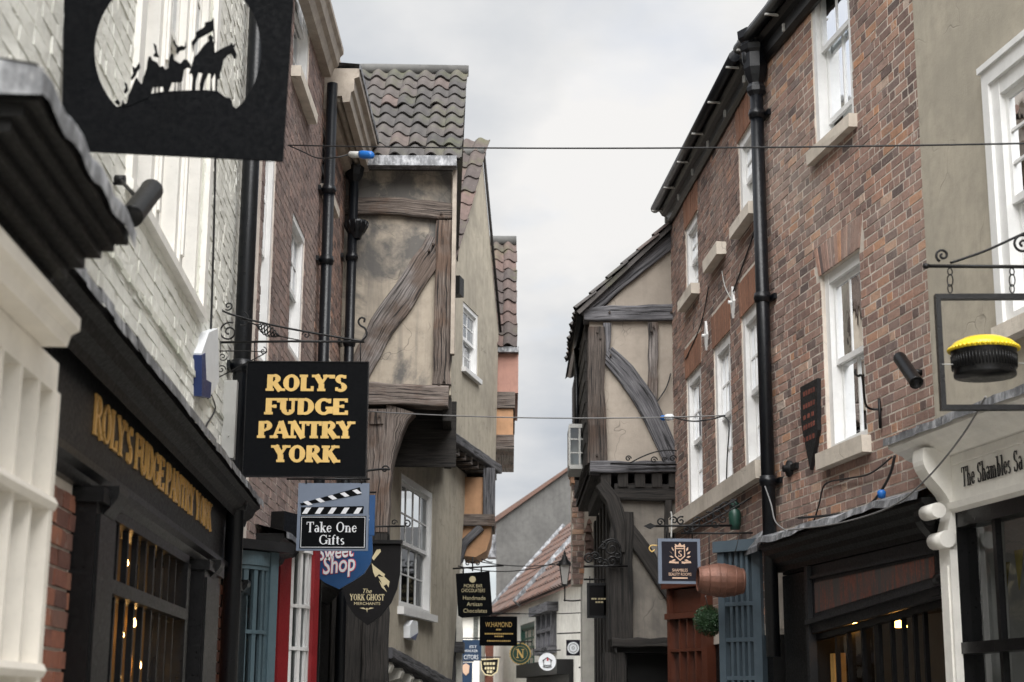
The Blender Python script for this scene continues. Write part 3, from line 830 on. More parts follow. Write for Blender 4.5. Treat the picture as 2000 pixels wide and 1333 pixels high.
# ---------------------------------------------------------------- left: cream painted brick house above the fudge shop
roly = thing('brick_house', (FL.P(8.5, 0, 0)), 'cream painted brick house above the black shopfront with gilded letters', 'house', 'old houses along the street')
uA, _ = FL.px(250, 400); uZ, _ = FL.px(396, 400)
zw0 = FL.px(390, 606)[1]
bays = [(uA, uA + (uZ - uA) * .30), (uA + (uZ - uA) * .345, uA + (uZ - uA) * .655), (uA + (uZ - uA) * .70, uZ)]
uend = FL.px(482, 600)[0]
hole = (uA, uZ, zw0, zw0 + 2.55)
z_shop = 2.93
wall_face(FL, roly, MT['cream_wall'], -3.5, uend, z_shop, 9.6, [hole])
lay_bricks(FL, roly, MT['brick_cream'], 3.0, uend, z_shop + .05, 7.5, [hole], .072, .225, .008, .006, 0, .004)
for i, (a, b) in enumerate(bays):
    sash(FL, roly, (a, b, zw0, zw0 + 2.55), 2, (2, 2), .09, 'offwhite', None, backing='curtain' if i == 1 else 'dark', split=.5, raise_=.25 if i == 0 else 0)
for a, b in ((bays[0][1], bays[1][0]), (bays[1][1], bays[2][0])):
    m = MB(); m.box(FL, a, b, -.13, .005, zw0, zw0 + 2.55); m.box(FL, a + .025, b - .025, .005, .018, zw0 + .1, zw0 + .75); m.box(FL, a + .025, b - .025, .005, .018, zw0 + .9, zw0 + 2.4)
    m.build('pilaster', MT['offwhite'], roly)
m = MB(); m.box(FL, uA - .13, uA - .002, -.05, .035, zw0 - .02, zw0 + 2.7); m.box(FL, uZ + .002, uZ + .13, -.05, .035, zw0 - .02, zw0 + 2.7)
m.box(FL, uA - .13, uZ + .13, -.05, .045, zw0 - .07, zw0 - .02); m.build('architrave', MT['offwhite'], roly)
zs = FL.px(375, 731)[1]
m = MB()
for i in range(40):
    a = 3.0 + (uend - .4 - 3.0) * i / 40; b = 3.0 + (uend - .4 - 3.0) * (i + 1) / 40
    m.box(FL, a, b, 0, .018 + rnd.uniform(-.006, .008), zs - .02 + rnd.uniform(-.008, .008), zs + .012 + rnd.uniform(-.008, .008))
m.build('string_course', MT['cream_wall'], roly)
downpipe(FL, roly, FL.px(482, 500, .1)[0], 0, 9.6, .06, .1, (FL.px(470, 712, .1)[1], 5.6, 2.9))

# shopfront of the fudge shop (parts of the same house)
def shop_cornice(F, parent, u0, u1, z, dmax, mat, h=.3, lead=True, d0=0.0):
    m = MB()
    m.extrude_profile(F, [(d0, z), (dmax, z), (dmax, z - .035), (dmax - .03, z - .06), (dmax - .05, z - .10), (dmax * .55 + d0 * .45, z - .13), (dmax * .5 + d0 * .5, z - .17), (d0 + .05, z - h + .03), (d0 + .03, z - h), (d0, z - h)], u0, u1)
    c = m.build('cornice', MT[mat], parent)
    if lead:
        l = MB(); n = int((u1 - u0) / .25) + 1
        for i in range(n):
            a, b = u0 - .03 + (u1 - u0 + .06) * i / n, u0 - .03 + (u1 - u0 + .06) * (i + 1) / n
            j = rnd.uniform(-.008, .008); j2 = rnd.uniform(-.01, .01)
            l.add([F.P(a, d0, z + .07), F.P(b, d0, z + .07), F.P(b, dmax + .02, z + .018 + j), F.P(a, dmax + .02, z + .018 + j2),
                   F.P(b, dmax + .024, z - .03 + j), F.P(a, dmax + .024, z - .03 + j2)], [(0, 1, 2, 3), (3, 2, 4, 5)])
        l.build('lead_flashing', MT['lead'], c)
    return c
def console(F, parent, u, z, w, h, out, mat):      # scrolled bracket under a cornice
    prof = []
    for i in range(15):
        t = i / 14
        dd = out * (1 - t) ** 1.6 * (1 + .25 * math.sin(t * 9)) + .03
        prof.append((dd, z - h * t))
    m = MB(); m.extrude_profile(F, [(0, z)] + prof + [(0, z - h)], u - w / 2, u + w / 2)
    for zz, dd in ((z - h * .12, out * .8), (z - h * .88, .05)):
        m.tube([F.P(u - w * .62, dd, zz), F.P(u + w * .62, dd, zz)], h * .085, 10)
    m.box(F, u - w * .7, u + w * .7, 0, out * .45 + .03, z - h * 1.1, z - h * 1.02)
    return m.build('console', MT[mat], parent)
def pilaster(F, parent, u0, u1, z1, mat, d=.06, z0=0.0):
    m = MB(); m.box(F, u0, u1, -.02, d, z0, z1); m.box(F, u0 + .03, u1 - .03, d, d + .012, z0 + .25, z1 - .1)
    m.box(F, u0 - .02, u1 + .02, -.01, d + .03, z1 - .06, z1 - .002)
    return m.build('pilaster', MT[mat], parent)
uc0, uc1 = FL.px(120, 640, .2)[0], FL.px(508, 985, .2)[0]
zc = FL.px(340, 772, .2)[1]
zft = FL.px(333, 858, .05)[1]
shop_cornice(FL, roly, uc0, uc1, zc, .2, 'black_matt', zc - zft)
m = MB(); m.box(FL, 5.2, uc1, -.4, -.005, 2.5, zc + .05); m.build('shop_wall', MT['black_matt'], roly)
uf0, zf0 = FL.px(196, 929, .03)
uf1 = FL.px(448, 1073, .03)[0]
m = MB(); m.box(FL, uf0 - 1.0, uf1, -.004, .03, zf0, zft - .002); m.build('fascia', MT['charcoal'], roly)
m = MB(); m.extrude_profile(FL, [(0, zf0), (.075, zf0), (.075, zf0 - .03), (.045, zf0 - .05), (.03, zf0 - .09), (0, zf0 - .09)], uf0 - 1.0, uf1 + .1); m.build('moulding', MT['black'], roly)
ul0, zl0 = FL.px(182, 850, .04); ul1, zl1 = FL.px(414, 1010, .04)
txt = "ROLY'S FUDGE PANTRY YORK"
zl0 = FL.px(182, 872, .04)[1]; lh = FL.px(182, 787, .04)[1] - zl0
serif_text(FL, txt, (ul0 + ul1) / 2, (zl0 + FL.px(412, 1022, .04)[1]) / 2, lh, .032, MT['gold_bright'], roly, depth=.009, fit=ul1 - ul0, each=True, wt=.15, thin=.07, serif=.24)
z_h = zf0 - .09
ub = [FL.px(x, 1150)[0] for x in (92, 132, 178, 352, 368, 398, 416, 432, 456)]
# brick piers between the pilasters
for a, b in ((ub[0] - .35, ub[1]), (ub[5], ub[7])):
    m = MB(); m.box(FL, a, b, -.4, -.003, 0, z_h); m.build('pier', MT['mortar'], roly)
    lay_bricks(FL, roly, MT['brick_orange'], a, b, 1.2, z_h, (), .074, .222, .012, .012, 120, .003)
pilaster(FL, roly, ub[1], ub[2] - .05, z_h, 'black', .09); console(FL, roly, (ub[1] + ub[2]) / 2, z_h + .02, .2, .34, .12, 'black')
pilaster(FL, roly, ub[4], ub[5], z_h, 'black', .09); console(FL, roly, (ub[4] + ub[5]) / 2, z_h + .02, .17, .3, .12, 'black')
pilaster(FL, roly, ub[7], ub[8], z_h, 'black', .09); console(FL, roly, (ub[7] + ub[8]) / 2, z_h + .02, .17, .3, .12, 'black')
# display window
wa, wb = ub[2], ub[3]
zt = FL.px(260, 1165, .02)[1]
m = MB()
m.box(FL, wa - .05, wb + .1, -.1, .03, z_h - .05, z_h - .001); m.box(FL, wa - .05, wa + .02, -.08, .05, .4, z_h - .05); m.box(FL, wb - .02, wb + .1, -.08, .04, .4, z_h - .05)
m.box(FL, wa + .02, wb - .02, -.06, .045, zt - .03, zt + .03); m.box(FL, wa - .05, wb + .1, -.1, .08, .3, .6)
win = m.build('shop_window', MT['black'], roly)
nb = 10
for i in range(1, nb):
    u = wa + (wb - wa) * i / nb
    m = MB(); m.box(FL, u - .012, u + .012, -.02, .008, .6, zt - .03); m.box(FL, u - .012, u + .012, -.02, .008, zt + .03, z_h - .05); m.build('glazing_bar', MT['black'], win)
for i in range(nb):
    for z0_, z1_ in ((.6, zt - .03), (zt + .03, z_h - .05)):
        u0_, u1_ = wa + (wb - wa) * i / nb, wa + (wb - wa) * (i + 1) / nb
        MB().poly([FL.P(u0_, -.02, z0_), FL.P(u1_, -.02 + rnd.uniform(-.003, .003), z0_), FL.P(u1_, -.02, z1_), FL.P(u0_, -.02, z1_)]).build('pane', MT['glass_dark'], win)
m = MB(); m.poly([FL.P(wa - .1, -1.4, 0), FL.P(wb + 2, -1.4, 0), FL.P(wb + 2, -1.4, 2.6), FL.P(wa - .1, -1.4, 2.6)]); m.poly([FL.P(wb + 2, -.4, 0), FL.P(wb + 2, -1.4, 0), FL.P(wb + 2, -1.4, 2.6), FL.P(wb + 2, -.4, 2.6)])
m.poly([FL.P(wa - .1, -1.4, 2.6), FL.P(wb + 2, -1.4, 2.6), FL.P(wb + 2, -.1, 2.6), FL.P(wa - .1, -.1, 2.6)])
m.build('room', MT['shop_room'], roly)
m = MB()
for i in range(6):
    u = wa + .25 + (wb - wa - .1) * i / 6
    m.box(FL, u, u + .05, -.22, -.14, .5, 2.45)
m.build('honey_strips', MT['honey_tone'], roly)  # upright strips coloured to imitate golden reflections between the bars
bl = [(218, 1108), (247, 1100), (205, 1232), (238, 1240), (262, 1218), (232, 1322), (272, 1300), (300, 1190)]
for i, (x, y) in enumerate(bl):
    u, z = FL.px(x, y, -.1 - .03 * (i % 3))
    c = FL.P(u, -.1 - .03 * (i % 3), z); C = Fr3(c, (1, 0, 0), (0, 1, 0), (0, 0, 1))
    b = MB().lathe(C, [(0, -.02), (.008, -.017), (.012, -.008), (.012, .002), (.008, .016), (.005, .026), (0, .026)], 10).build('light_bulb', MT['bulb'])
    MB().tube([c + Vector((0, 0, .04)), c + Vector((0, 0, .3))], .003, 5).build('flex', MT['cable'], b)
    b['label'] = 'small glowing filament bulb hanging inside the barred black shop window'; b['category'] = 'light bulb'; b['group'] = 'filament bulbs in the black shop window'

# ---------------------------------------------------------------- nearest left shop: cream bow front with black cornice
l0 = thing('shop_front', FL.P(4.2, 0, 0), 'cream shopfront with heavy black cornice and multi-paned window nearest the camera', 'shopfront')
ce, zce = FL.px(262, 455, .47)
cs = FL.px(96, 60, .47)[0]
m = MB()
zt0 = zce - .0
for i, (d1, za, zb) in enumerate(((.455, zt0 - .04, zt0), (.42, zt0 - .07, zt0 - .04), (.39, zt0 - .10, zt0 - .07), (.35, zt0 - .14, zt0 - .10), (.31, zt0 - .18, zt0 - .14), (.27, zt0 - .21, zt0 - .18))):
    m.box(FL, cs + .02 * i, ce - .03 * i, -.05, d1, za, zb)
co = m.build('cornice', MT['black_matt'], l0)
l = MB(); n = 14
for i in range(n):
    a, b = cs - .03 + (ce - cs + .06) * i / n, cs - .03 + (ce - cs + .06) * (i + 1) / n
    z_a, z_b = zt0 + .012 * math.sin(i * 1.7), zt0 + .012 * math.sin((i + 1) * 1.7)
    l.add([FL.P(a, 0, z_a + .11), FL.P(b, 0, z_b + .11), FL.P(b, .455, z_b + .04), FL.P(a, .455, z_a + .04), FL.P(b, .472, z_b + .02), FL.P(a, .472, z_a + .02), FL.P(b, .470, z_b - .03), FL.P(a, .470, z_a - .03)],
          [(0, 1, 2, 3), (3, 2, 4, 5), (5, 4, 6, 7)], smooth=True)
l.add([FL.P(cs - .03, 0, zt0 + .11), FL.P(cs - .03, .472, zt0 + .03), FL.P(cs - .03, .472, zt0 - .035), FL.P(cs - .03, 0, zt0 - .035)], [(0, 1, 2, 3)])
l.build('lead_flashing', MT['lead'], co)
fe, _ = FL.px(150, 600, .30)
zfb = FL.px(150, 668, .30)[1]
m = MB(); m.box(FL, 2.5, fe, -.1, .27, zfb + .06, zt0 - .205); m.build('fascia', MT['cream'], l0)
m = MB(); m.extrude_profile(FL, [(0, zfb + .07), (.31, zfb + .07), (.31, zfb + .03), (.285, zfb + .015), (.275, zfb - .02), (0, zfb - .02)], 2.5, fe + .02); m.build('moulding', MT['cream'], l0)
wu1 = FL.px(112, 760, .2)[0]
m = MB()
nb0 = 9; ws = wu1 - 1.95
m.box(FL, ws, wu1, -.06, .2, zfb - .12, zfb - .022)
for i in range(nb0 + 1):
    u = ws + (wu1 - ws) * i / nb0; w_ = .05 if i == nb0 else .022
    m.box(FL, u - w_, u, .10, .2 + (.012 if i == nb0 else 0), .6, zfb - .12)
zr = [FL.px(95, 985, .2)[1], FL.px(85, 1312, .2)[1], 1.15]
win = m.build('shop_window', MT['cream'], l0)
for z in zr:
    MB().extrude_profile(FL, [(.09, z - .02), (.215, z - .02), (.225, z), (.215, z + .02), (.09, z + .02)], ws, wu1 + .012).build('glazing_bar', MT['cream'], win)
zz = [.6] + sorted(zr) + [zfb - .12]
for i in range(nb0):
    for a, b in zip(zz, zz[1:]):
        u0_, u1_ = ws + (wu1 - ws) * i / nb0, ws + (wu1 - ws) * (i + 1) / nb0 - .02
        MB().poly([FL.P(u0_, .13, a), FL.P(u1_, .13, a), FL.P(u1_, .13, b), FL.P(u0_, .13, b)]).build('pane', MT['glass'], win)
m = MB(); m.box(FL, wu1 - .03, wu1 - .004, -.1, .14, .0, zfb - .1); m.box(FL, 2.5, wu1, -.1, .22, 0, .6); m.build('return', MT['cream'], l0)
m = MB()
for i in range(26):
    u = ws + (wu1 - .1 - ws) * i / 26; a = .015 * math.sin(i * 1.9); b = .015 * math.sin((i + 1) * 1.9)
    m.poly([FL.P(u, -.02 + a, .5), FL.P(u + (wu1 - .1 - ws) / 26, -.02 + b, .5), FL.P(u + (wu1 - .1 - ws) / 26, -.02 + b, zfb - .1), FL.P(u, -.02 + a, zfb - .1)])
m.build('curtain', MT['curtain'], win)

# ---------------------------------------------------------------- left: mauve brick house with white sashes
h2 = thing('brick_house', FL2.P(1.2, 0, 0), 'mauve brown brick house with white sash windows between two black downpipes', 'house', 'old houses along the street')
u2 = FL2.px(618, 500)[0]
def rr(F, x0, y0, x1, y1):
    return F.rect(x0, y0, x1, y1)
wins2 = [(FL2.px(488, 500)[0], FL2.px(532, 500)[0], FL2.px(505, 702)[1], FL2.px(505, 702)[1] + 1.9),
         (FL2.px(566, 560)[0], FL2.px(592, 560)[0], FL2.px(580, 705)[1], FL2.px(580, 428)[1]),
         (FL2.px(572, 100)[0], FL2.px(604, 100)[0], FL2.px(590, 190)[1], FL2.px(590, 190)[1] + 1.45)]
wins2[0] = (max(wins2[0][0], -.22), wins2[0][1], wins2[0][2], wins2[0][3])
wall_face(FL2, h2, MT['mortar_pale'], -.36, u2, 2.7, 8.7, wins2)
lay_bricks(FL2, h2, MT['brick_plum'], -.36, u2, 2.7, 8.4, wins2, .073, .222, .011, .004, 0, .002)
for i, w_ in enumerate(wins2):
    sash(FL2, h2, w_, 3, (2, 2), .07, 'white', 'stone' if i == 2 else None, .1, .09, .08, 'blind' if i == 0 else 'dark', arch=.1 if i == 1 else 0)
m = MB(); zk = FL2.px(632, 22, .2)[1]
m.extrude_profile(FL2, [(0, zk + .3), (.21, zk + .3), (.21, zk + .25), (.18, zk + .22), (.16, zk + .12), (.12, zk + .09), (.09, zk), (0, zk)], -.2, u2 - .03); m.build('cornice', MT['dirt_shade_paint'], h2)
downpipe(FL2, h2, u2 + .02, 0, zk - .05, .055, .1, (FL2.px(615, 455, .1)[1], 3.2, 6.6))
# left: red brick house with dark windows and ornamented cornice
h3 = thing('brick_house', FL2.P(4.0, 0, 0), 'red brick house with dark windows and bead moulded timber cornice by the timber gable', 'house', 'old houses along the street')
u3 = 17.46 - 12.1
w3 = [(FL2.px(628, 330)[0], FL2.px(646, 330)[0], FL2.px(637, 390)[1], FL2.px(637, 255)[1]), (FL2.px(626, 600)[0], FL2.px(646, 600)[0], FL2.px(636, 720)[1], FL2.px(636, 560)[1])]
wall_face(FL2, h3, MT['mortar'], u2, u3, 2.7, 8.6, w3)
lay_bricks(FL2, h3, MT['brick_brown'], u2, u3, 2.7, 8.2, w3, .073, .222, .011, .004, 0, .002)
for w_ in w3:
    sash(FL2, h3, w_, 2, (2, 2), .06, 'charcoal', 'stone', .09, .1, .08, 'dark')
zk3 = FL2.px(700, 240, .3)[1]
m = MB()
m.extrude_profile(FL2, [(0, zk3 + .36), (.36, zk3 + .36), (.36, zk3 + .27), (.31, zk3 + .25), (.31, zk3 + .12), (.28, zk3 + .1), (.27, zk3), (.2, zk3 - .01), (.19, zk3 + .06), (.1, zk3 + .06), (.09, zk3 - .06), (.04, zk3 - .08), (0, zk3 - .08)], u2 + .12, u3 - .02)
co = m.build('cornice', MT['dirt_shade_paint'], h3)
for i in range(34):
    u = u2 + .2 + (u3 - u2 - .3) * i / 34
    C = Fr3(FL2.P(u, .145, zk3 + .05), FL2.U, FL2.N, FL2.Z)
    MB().lathe(C, [(0, -.04), (.028, -.028), (.04, 0), (.028, .02), (.02, .02)], 8).build('bead', MT['dirt_shade_paint'], co)
m = MB(); m.extrude_profile(FL2, [(.36, zk3 + .40), (.375, zk3 + .40), (.375, zk3 + .34), (.36, zk3 + .34)], u2 + .1, u3); m.poly([FL2.P(u2 + .1, 0, zk3 + .43), FL2.P(u3, 0, zk3 + .43), FL2.P(u3, .375, zk3 + .4), FL2.P(u2 + .1, .375, zk3 + .4)])
m.build('lead_flashing', MT['lead'], co)
dp = downpipe(FL2, h3, u3 - .2, 0, FL2.px(668, 255, .12)[1], .055, .12, (FL2.px(655, 415, .12)[1], FL2.px(650, 600, .12)[1]))
zhop = FL2.px(668, 372, .14)[1]
C = Fr3(FL2.P(u3 - .2, .16, zhop), FL2.U, FL2.N, FL2.Z)
m = MB(); m.lathe(C, [(.055, -.14), (.07, -.1), (.11, -.04), (.135, .03), (.14, .06), (.125, .06), (.05, -.02)], 14)
for i in range(12):
    a = 6.283 * i / 12
    m.tube([C.P(.135 * math.cos(a), .135 * math.sin(a), .055), C.P(.125 * math.cos(a), .125 * math.sin(a), .0), C.P(.085 * math.cos(a), .085 * math.sin(a), -.07)], .012, 5)
m.build('hopper', MT['pipe'], dp)
C = Fr3(FL2.P(u3 - .2, .12, FL2.px(668, 262, .12)[1]), FL2.U, FL2.N, FL2.Z)
MB().lathe(C, [(.055, -.1), (.1, -.02), (.115, .08), (.1, .08), (.05, 0)], 8, smooth=False).build('hopper', MT['pipe'], dp)
# ground floor under these houses: teal bow shop, red shop, dark wall
g2 = thing('shop_front', FL2.P(1.2, 0, 0), 'dark shopfronts with teal bow window and red framed white window', 'shopfront')
m = MB(); m.box(FL2, -.1, u3 - .05, -3, -.02, 0, 2.7); m.build('wall', MT['black_matt'], g2)
shop_cornice(FL2, g2, .05, u3 - .6, 2.86, .22, 'black_matt', .26)
def bow_window(name, parent, F, u0, u1, z0, z1, bulge, nx, zbars, mat, fw=.03, glass='glass', top=None):
    N = 12
    def P(t, z, e=0.0):
        return F.P(u0 + (u1 - u0) * t, bulge * math.sin(math.pi * t) + e, z)
    w = None
    for za, zb, e in ((z1, z1 + .1, .035), (z0 - .06, z0, .03)):
        m = MB()
        for i in range(N):
            a, b = i / N, (i + 1) / N
            m.add([P(a, za, -.03), P(b, za, -.03), P(b, zb, -.03), P(a, zb, -.03), P(a, za, e), P(b, za, e), P(b, zb, e), P(a, zb, e)], [(4, 5, 6, 7), (0, 1, 5, 4), (2, 3, 7, 6)])
        if w is None:
            w = m.build(name, MT[mat], parent)
        else:
            m.build('bottom_rail', MT[mat], w)
    for i in range(nx + 1):
        t = i / nx; b = P(t, 0); r = fw * (1.6 if i in (0, nx) else .75)
        tg = (P(min(1, t + .01), 0) - P(max(0, t - .01), 0)).normalized(); C = Fr3(b, tg, F.N, F.Z)
        MB().box(C, -r / 2, r / 2, -.03, .02, z0, z1).build('glazing_bar', MT[mat], w)
    for z in zbars:
        m = MB()
        for i in range(N):
            a, b = i / N, (i + 1) / N
            m.add([P(a, z - .014, -.02), P(b, z - .014, -.02), P(b, z - .014, .026), P(a, z - .014, .026), P(a, z + .014, -.02), P(b, z + .014, -.02), P(b, z + .014, .026), P(a, z + .014, .026)], [(3, 2, 6, 7), (0, 1, 2, 3), (4, 5, 6, 7)])
        m.build('glazing_bar', MT[mat], w)
    zl = [z0] + sorted(zbars) + [z1]
    for i in range(nx):
        for a, b in zip(zl, zl[1:]):
            MB().poly([P(i / nx, a), P((i + 1) / nx, a), P((i + 1) / nx, b), P(i / nx, b)]).build('pane', MT[glass], w)
    return w
FT = Fr((-2.02, 11.62), (.33, .45))
bow_window('bow_window', g2, FT, 0, .34, .5, 2.58, .05, 4, [FT.px(490, 1110)[1], FT.px(490, 1235)[1], 1.2], 'teal_shop', .05)
m = MB(); m.box(FT, .36, .44, -.2, .03, 0, 2.7); m.box(FT, -.1, -.03, -.2, .03, 0, 2.7); m.box(FT, 0, .35, -.12, -.09, 0, 2.6); m.build('pilaster', MT['teal_shop'], g2)
m = MB(); m.box(FT, -.1, .5, -.3, .12, 2.69, 2.76); m.build('cornice', MT['charcoal'], g2)
FRD = Fr((-1.93, 12.75), (.22, .62))
ra, rb = FRD.px(561, 1200)[0], FRD.px(600, 1200)[0]
zrt = FRD.px(580, 1080)[1]
bow_window('bow_window', g2, FRD, ra, rb, .5, zrt, .04, 3, [FRD.px(580, 1185)[1], FRD.px(580, 1268)[1]], 'white', .045)
m = MB(); m.box(FRD, ra - .22, ra - .03, -.2, .04, 0, zrt + .12); m.build('door_post', MT['red_shop'], g2)
m = MB(); m.box(FRD, rb + .03, rb + .13, -.2, .04, 0, zrt + .12); m.build('door_post', MT['red_shop'], g2)
m = MB(); m.box(FRD, ra - .25, rb + .16, -.2, .07, zrt + .125, zrt + .3); m.build('fascia', MT['black_matt'], g2)
m = MB(); m.box(FRD, ra, rb, -.2, -.1, 0, zrt + .1); m.build('blind', MT['blind'], g2)

# ---------------------------------------------------------------- left: jettied timber house (front gable end seen side-on)
ta = thing('timber_house', FA.P(-1.5, -2, 0), 'jettied timber framed house with ochre panels, big diagonal brace and dark pantile roof', 'house', 'old houses along the street')
P = lambda x, y, w: (*FA.px(x, y), w)
zb = FA.px(800, 790)[1]; ze = FA.px(780, 332)[1]; xr = FA.px(882, 560)[0]; xl = -2.6
m = MB(); m.box(FA, xl, xr - .02, -.5, -.04, zb + .05, ze); m.box(FA, xl, xr - .2, -3.9, -.5, zb + .05, ze)
m.build('wall', MT['plaster_a'], ta)
for nm, path, d0, d1, mt_ in (
    ('beam', [P(655, 402, .2), P(760, 404, .21), P(884, 414, .19)], -.1, .045, 'timber_brown'),
    ('brace', [P(856, 470, .26), P(800, 560, .30), P(745, 640, .30), P(695, 735, .27)], -.1, .02, 'timber_grey'),
    ('post', [P(868, 432, .19), P(866, 600, .2), P(862, 752, .2)], -.12, .04, 'timber_brown'),
    ('post', [P(657, 425, .12), P(652, 600, .12), P(648, 770, .12)], -.1, .03, 'timber_dark'),
    ('bressumer', [P(640, 768, .24), P(760, 771, .24), P(876, 776, .23)], -.2, .07, 'timber_mix'),
    ('post', [P(742, 800, .3), P(740, 900, .27), P(736, 1040, .26)], -.3, .03, 'timber_mix'),
    ('post', [P(736, 1040, .25), P(732, 1300, .26), (FA.px(732, 1300)[0], 0, .26)], -.3, .02, 'timber_dark'),  # lower length painted dark for the shade behind the signs
    ('bracket', [P(782, 798, .34), P(776, 816, .26), P(769, 845, .17), P(762, 885, .1), P(757, 935, .05)], -.25, .005, 'timber_mix'),
    ('peg', [P(735, 806, .16), P(735, 830, .16)], -.05, .06, 'timber_brown')):
    MB().timber(FA, path, d0, d1, .012).build(nm, MT[mt_], ta)
for x, y in ((862, 420), (872, 428), (846, 480), (838, 492), (868, 745), (858, 752), (700, 770), (720, 764), (742, 815)):
    u, z = FA.px(x, y); MB().tube([FA.P(u, -.02, z), FA.P(u, .075, z - .004)], .014, 7).build('oak_peg', MT['timber_old'], ta)
# underside with joists, first floor behind the post, dark street wall
m = MB()
for i in range(9):
    y = .2 + i * .42
    m.box(FA, xl, xr - .05, -y - .14, -y, zb - .06, zb + .05)
m.build('joist', MT['timber_dark'], ta, kind='stuff')
xp = FA.px(757, 1000)[0]
q = FA.rect(742, 800, 890, 912, -.72); m = MB(); m.box(FA, q[0], q[1], -.78, -.72, q[2], q[3] + .1); m.build('shade_void_panel', MT['timber_dark'], ta)  # dark panel added to stand for the shaded void under the jetty
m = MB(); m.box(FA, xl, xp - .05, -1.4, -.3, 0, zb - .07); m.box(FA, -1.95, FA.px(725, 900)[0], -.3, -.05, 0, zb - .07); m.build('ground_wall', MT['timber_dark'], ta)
FAS = Fr((xr, 17.5), (-.036, 1))                         # street side runs slightly back to the left
m = MB(); m.box(FAS, .14, 3.9, -.08, .02, zb - .16, zb + .1); m.build('fascia_board', MT['timber_dark'], ta)
m = MB(); m.box(FAS, .06, 3.9, -.06, .012, zb + .12, ze); m.build('street_wall', MT['plaster_b'], ta)
# roof
apx = at_y(912, 142, 19.45)
eave = Vector((0, 17.28, ze + .06)); slope = Vector((0, apx.y - eave.y, apx.z - eave.z)); sl = slope.length
ROOF = Fr3((apx.x, eave.y, eave.z), (1, 0, 0), Vector((0, -slope.z, slope.y)), slope)
m = MB(); m.poly([ROOF.P(-2.4, -.03, 0), ROOF.P(0, -.03, 0), ROOF.P(0, -.03, sl), ROOF.P(-2.4, -.03, sl)])
bk = Vector((0, 2 * apx.y - eave.y, eave.z))
m.poly([(apx.x - 2.4, apx.y, apx.z), (apx.x, apx.y, apx.z), (apx.x - .16, bk.y, bk.z), (apx.x - 2.4, bk.y, bk.z)])
m.build('roof', MT['tile_dark'], ta)
m = MB(); m.poly([FAS.P(.05, 0, ze), FAS.P(3.95, 0, ze), FAS.P(apx.y - 17.5, 0, apx.z - .05)]); m.build('gable', MT['plaster_b'], ta)
nr = 9; tl = sl / nr
pantiles(ROOF, ta, MT['tile_dark'], 10, nr, .205, tl * .995, -2.05, .0, .03)
m = MB(); m.tube([(apx.x - 2.4, apx.y, apx.z + .02), (apx.x - 1.2, apx.y, apx.z + .035), (apx.x + .02, apx.y, apx.z + .02)], .075, 10); m.build('ridge', MT['plaster_g'], ta)
g0, g1 = FA.px(672, 336)[0], FA.px(893, 336)[0]
m = MB(); m.box(FA, g0 - .2, g1, .12, .27, ze - .035, ze + .085, .004); m.build('gutter', MT['lead'], ta)
m = MB(); m.box(FA, xr - .0, xr + .045, -.02, .10, ze - 2.2, ze + .0); m.build('corner_board', MT['dirt_shade_paint'], ta)

# ---------------------------------------------------------------- left: leaning rendered house with street gable
tb = thing('rendered_house', FB.P(1, -2, 0), 'buff rendered crooked house with street gable, jetties and two white sash windows', 'house', 'old houses along the street')
gab = [FB.px(*q) for q in ((884, 852), (968, 914), (974, 650), (941, 297), (880, 520))]
wB = FB.rect(905, 588, 933, 742)
m = MB(); m.plate(FB, [gab, [(wB[0], wB[2]), (wB[1], wB[2]), (wB[1], wB[3]), (wB[0], wB[3])]], -.16, -.002)
m.build('wall', MT['plaster_b'], tb)
MB().prism(FB, gab, -1.3, -1.2).build('room', MT['room'], tb)
w_ = sash(FB, tb, wB, 2, (2, 2), .06, 'white', 'white', .07, .06, .05, 'curtain')
# near roof slope and verge
ap, ee = FB.P(gab[3][0], 0, gab[3][1]), FB.P(gab[4][0], 0, gab[4][1])
Zs = (ap - ee); ls = Zs.length; Nn = FB.N.cross(Zs)
if Nn.z < 0:
    Nn = -Nn
RB = Fr3(ee, FB.N, Nn, Zs)
m = MB(); m.poly([RB.P(-1.8, -.02, -.4), RB.P(.03, -.02, -.4), RB.P(.03, -.02, ls), RB.P(-1.8, -.02, ls)])
far = FB.P(gab[2][0], 0, gab[2][1])
m.poly([ap, far, far - FB.N * 1.8, ap - FB.N * 1.8])
m.build('roof', MT['tile_mid'], tb)
pantiles(RB, tb, MT['tile_mid'], 6, 10, .22, ls * 1.2 / 10, -1.26, -.3, .03)
m = MB(); m.tube([ap + FB.N * .05, ap - FB.N * 1.8], .08, 8); m.build('ridge', MT['plaster_g'], tb)
m = MB(); m.tube([ap + FB.N * .03, far + FB.N * .03], .022, 6); m.build('verge', MT['timber_dark'], tb)
bb = [FB.px(876, 850), FB.px(968, 914)]
MB().timber(FB, [(bb[0][0] - .1, bb[0][1] - .03, .13), (bb[1][0], bb[1][1] - .03, .13)], -.2, .1, .006).build('bressumer', MT['timber_slate'], tb)
for i in range(8):
    t = i / 7.5; u = bb[0][0] + (bb[1][0] - bb[0][0]) * t; z = bb[0][1] + (bb[1][1] - bb[0][1]) * t
    m = MB(); m.box(FB, u + .03, u + .13, -.9, .03, z - .21, z - .11, .006); m.build('joist', MT['timber_grey'], tb)
m = MB(); m.box(FB, bb[0][0], bb[1][0] + .1, -1.5, -.25, bb[0][1] - .35, bb[0][1] - .2); m.build('soffit', MT['timber_dark'], tb)
m = MB(); c = FB.px(888, 560, .2); m.box(FB, c[0] - .12, c[0] + .12, 0, .3, c[1] - .13, c[1] + .12); m.build('vent_box', MT['black_matt'], tb)
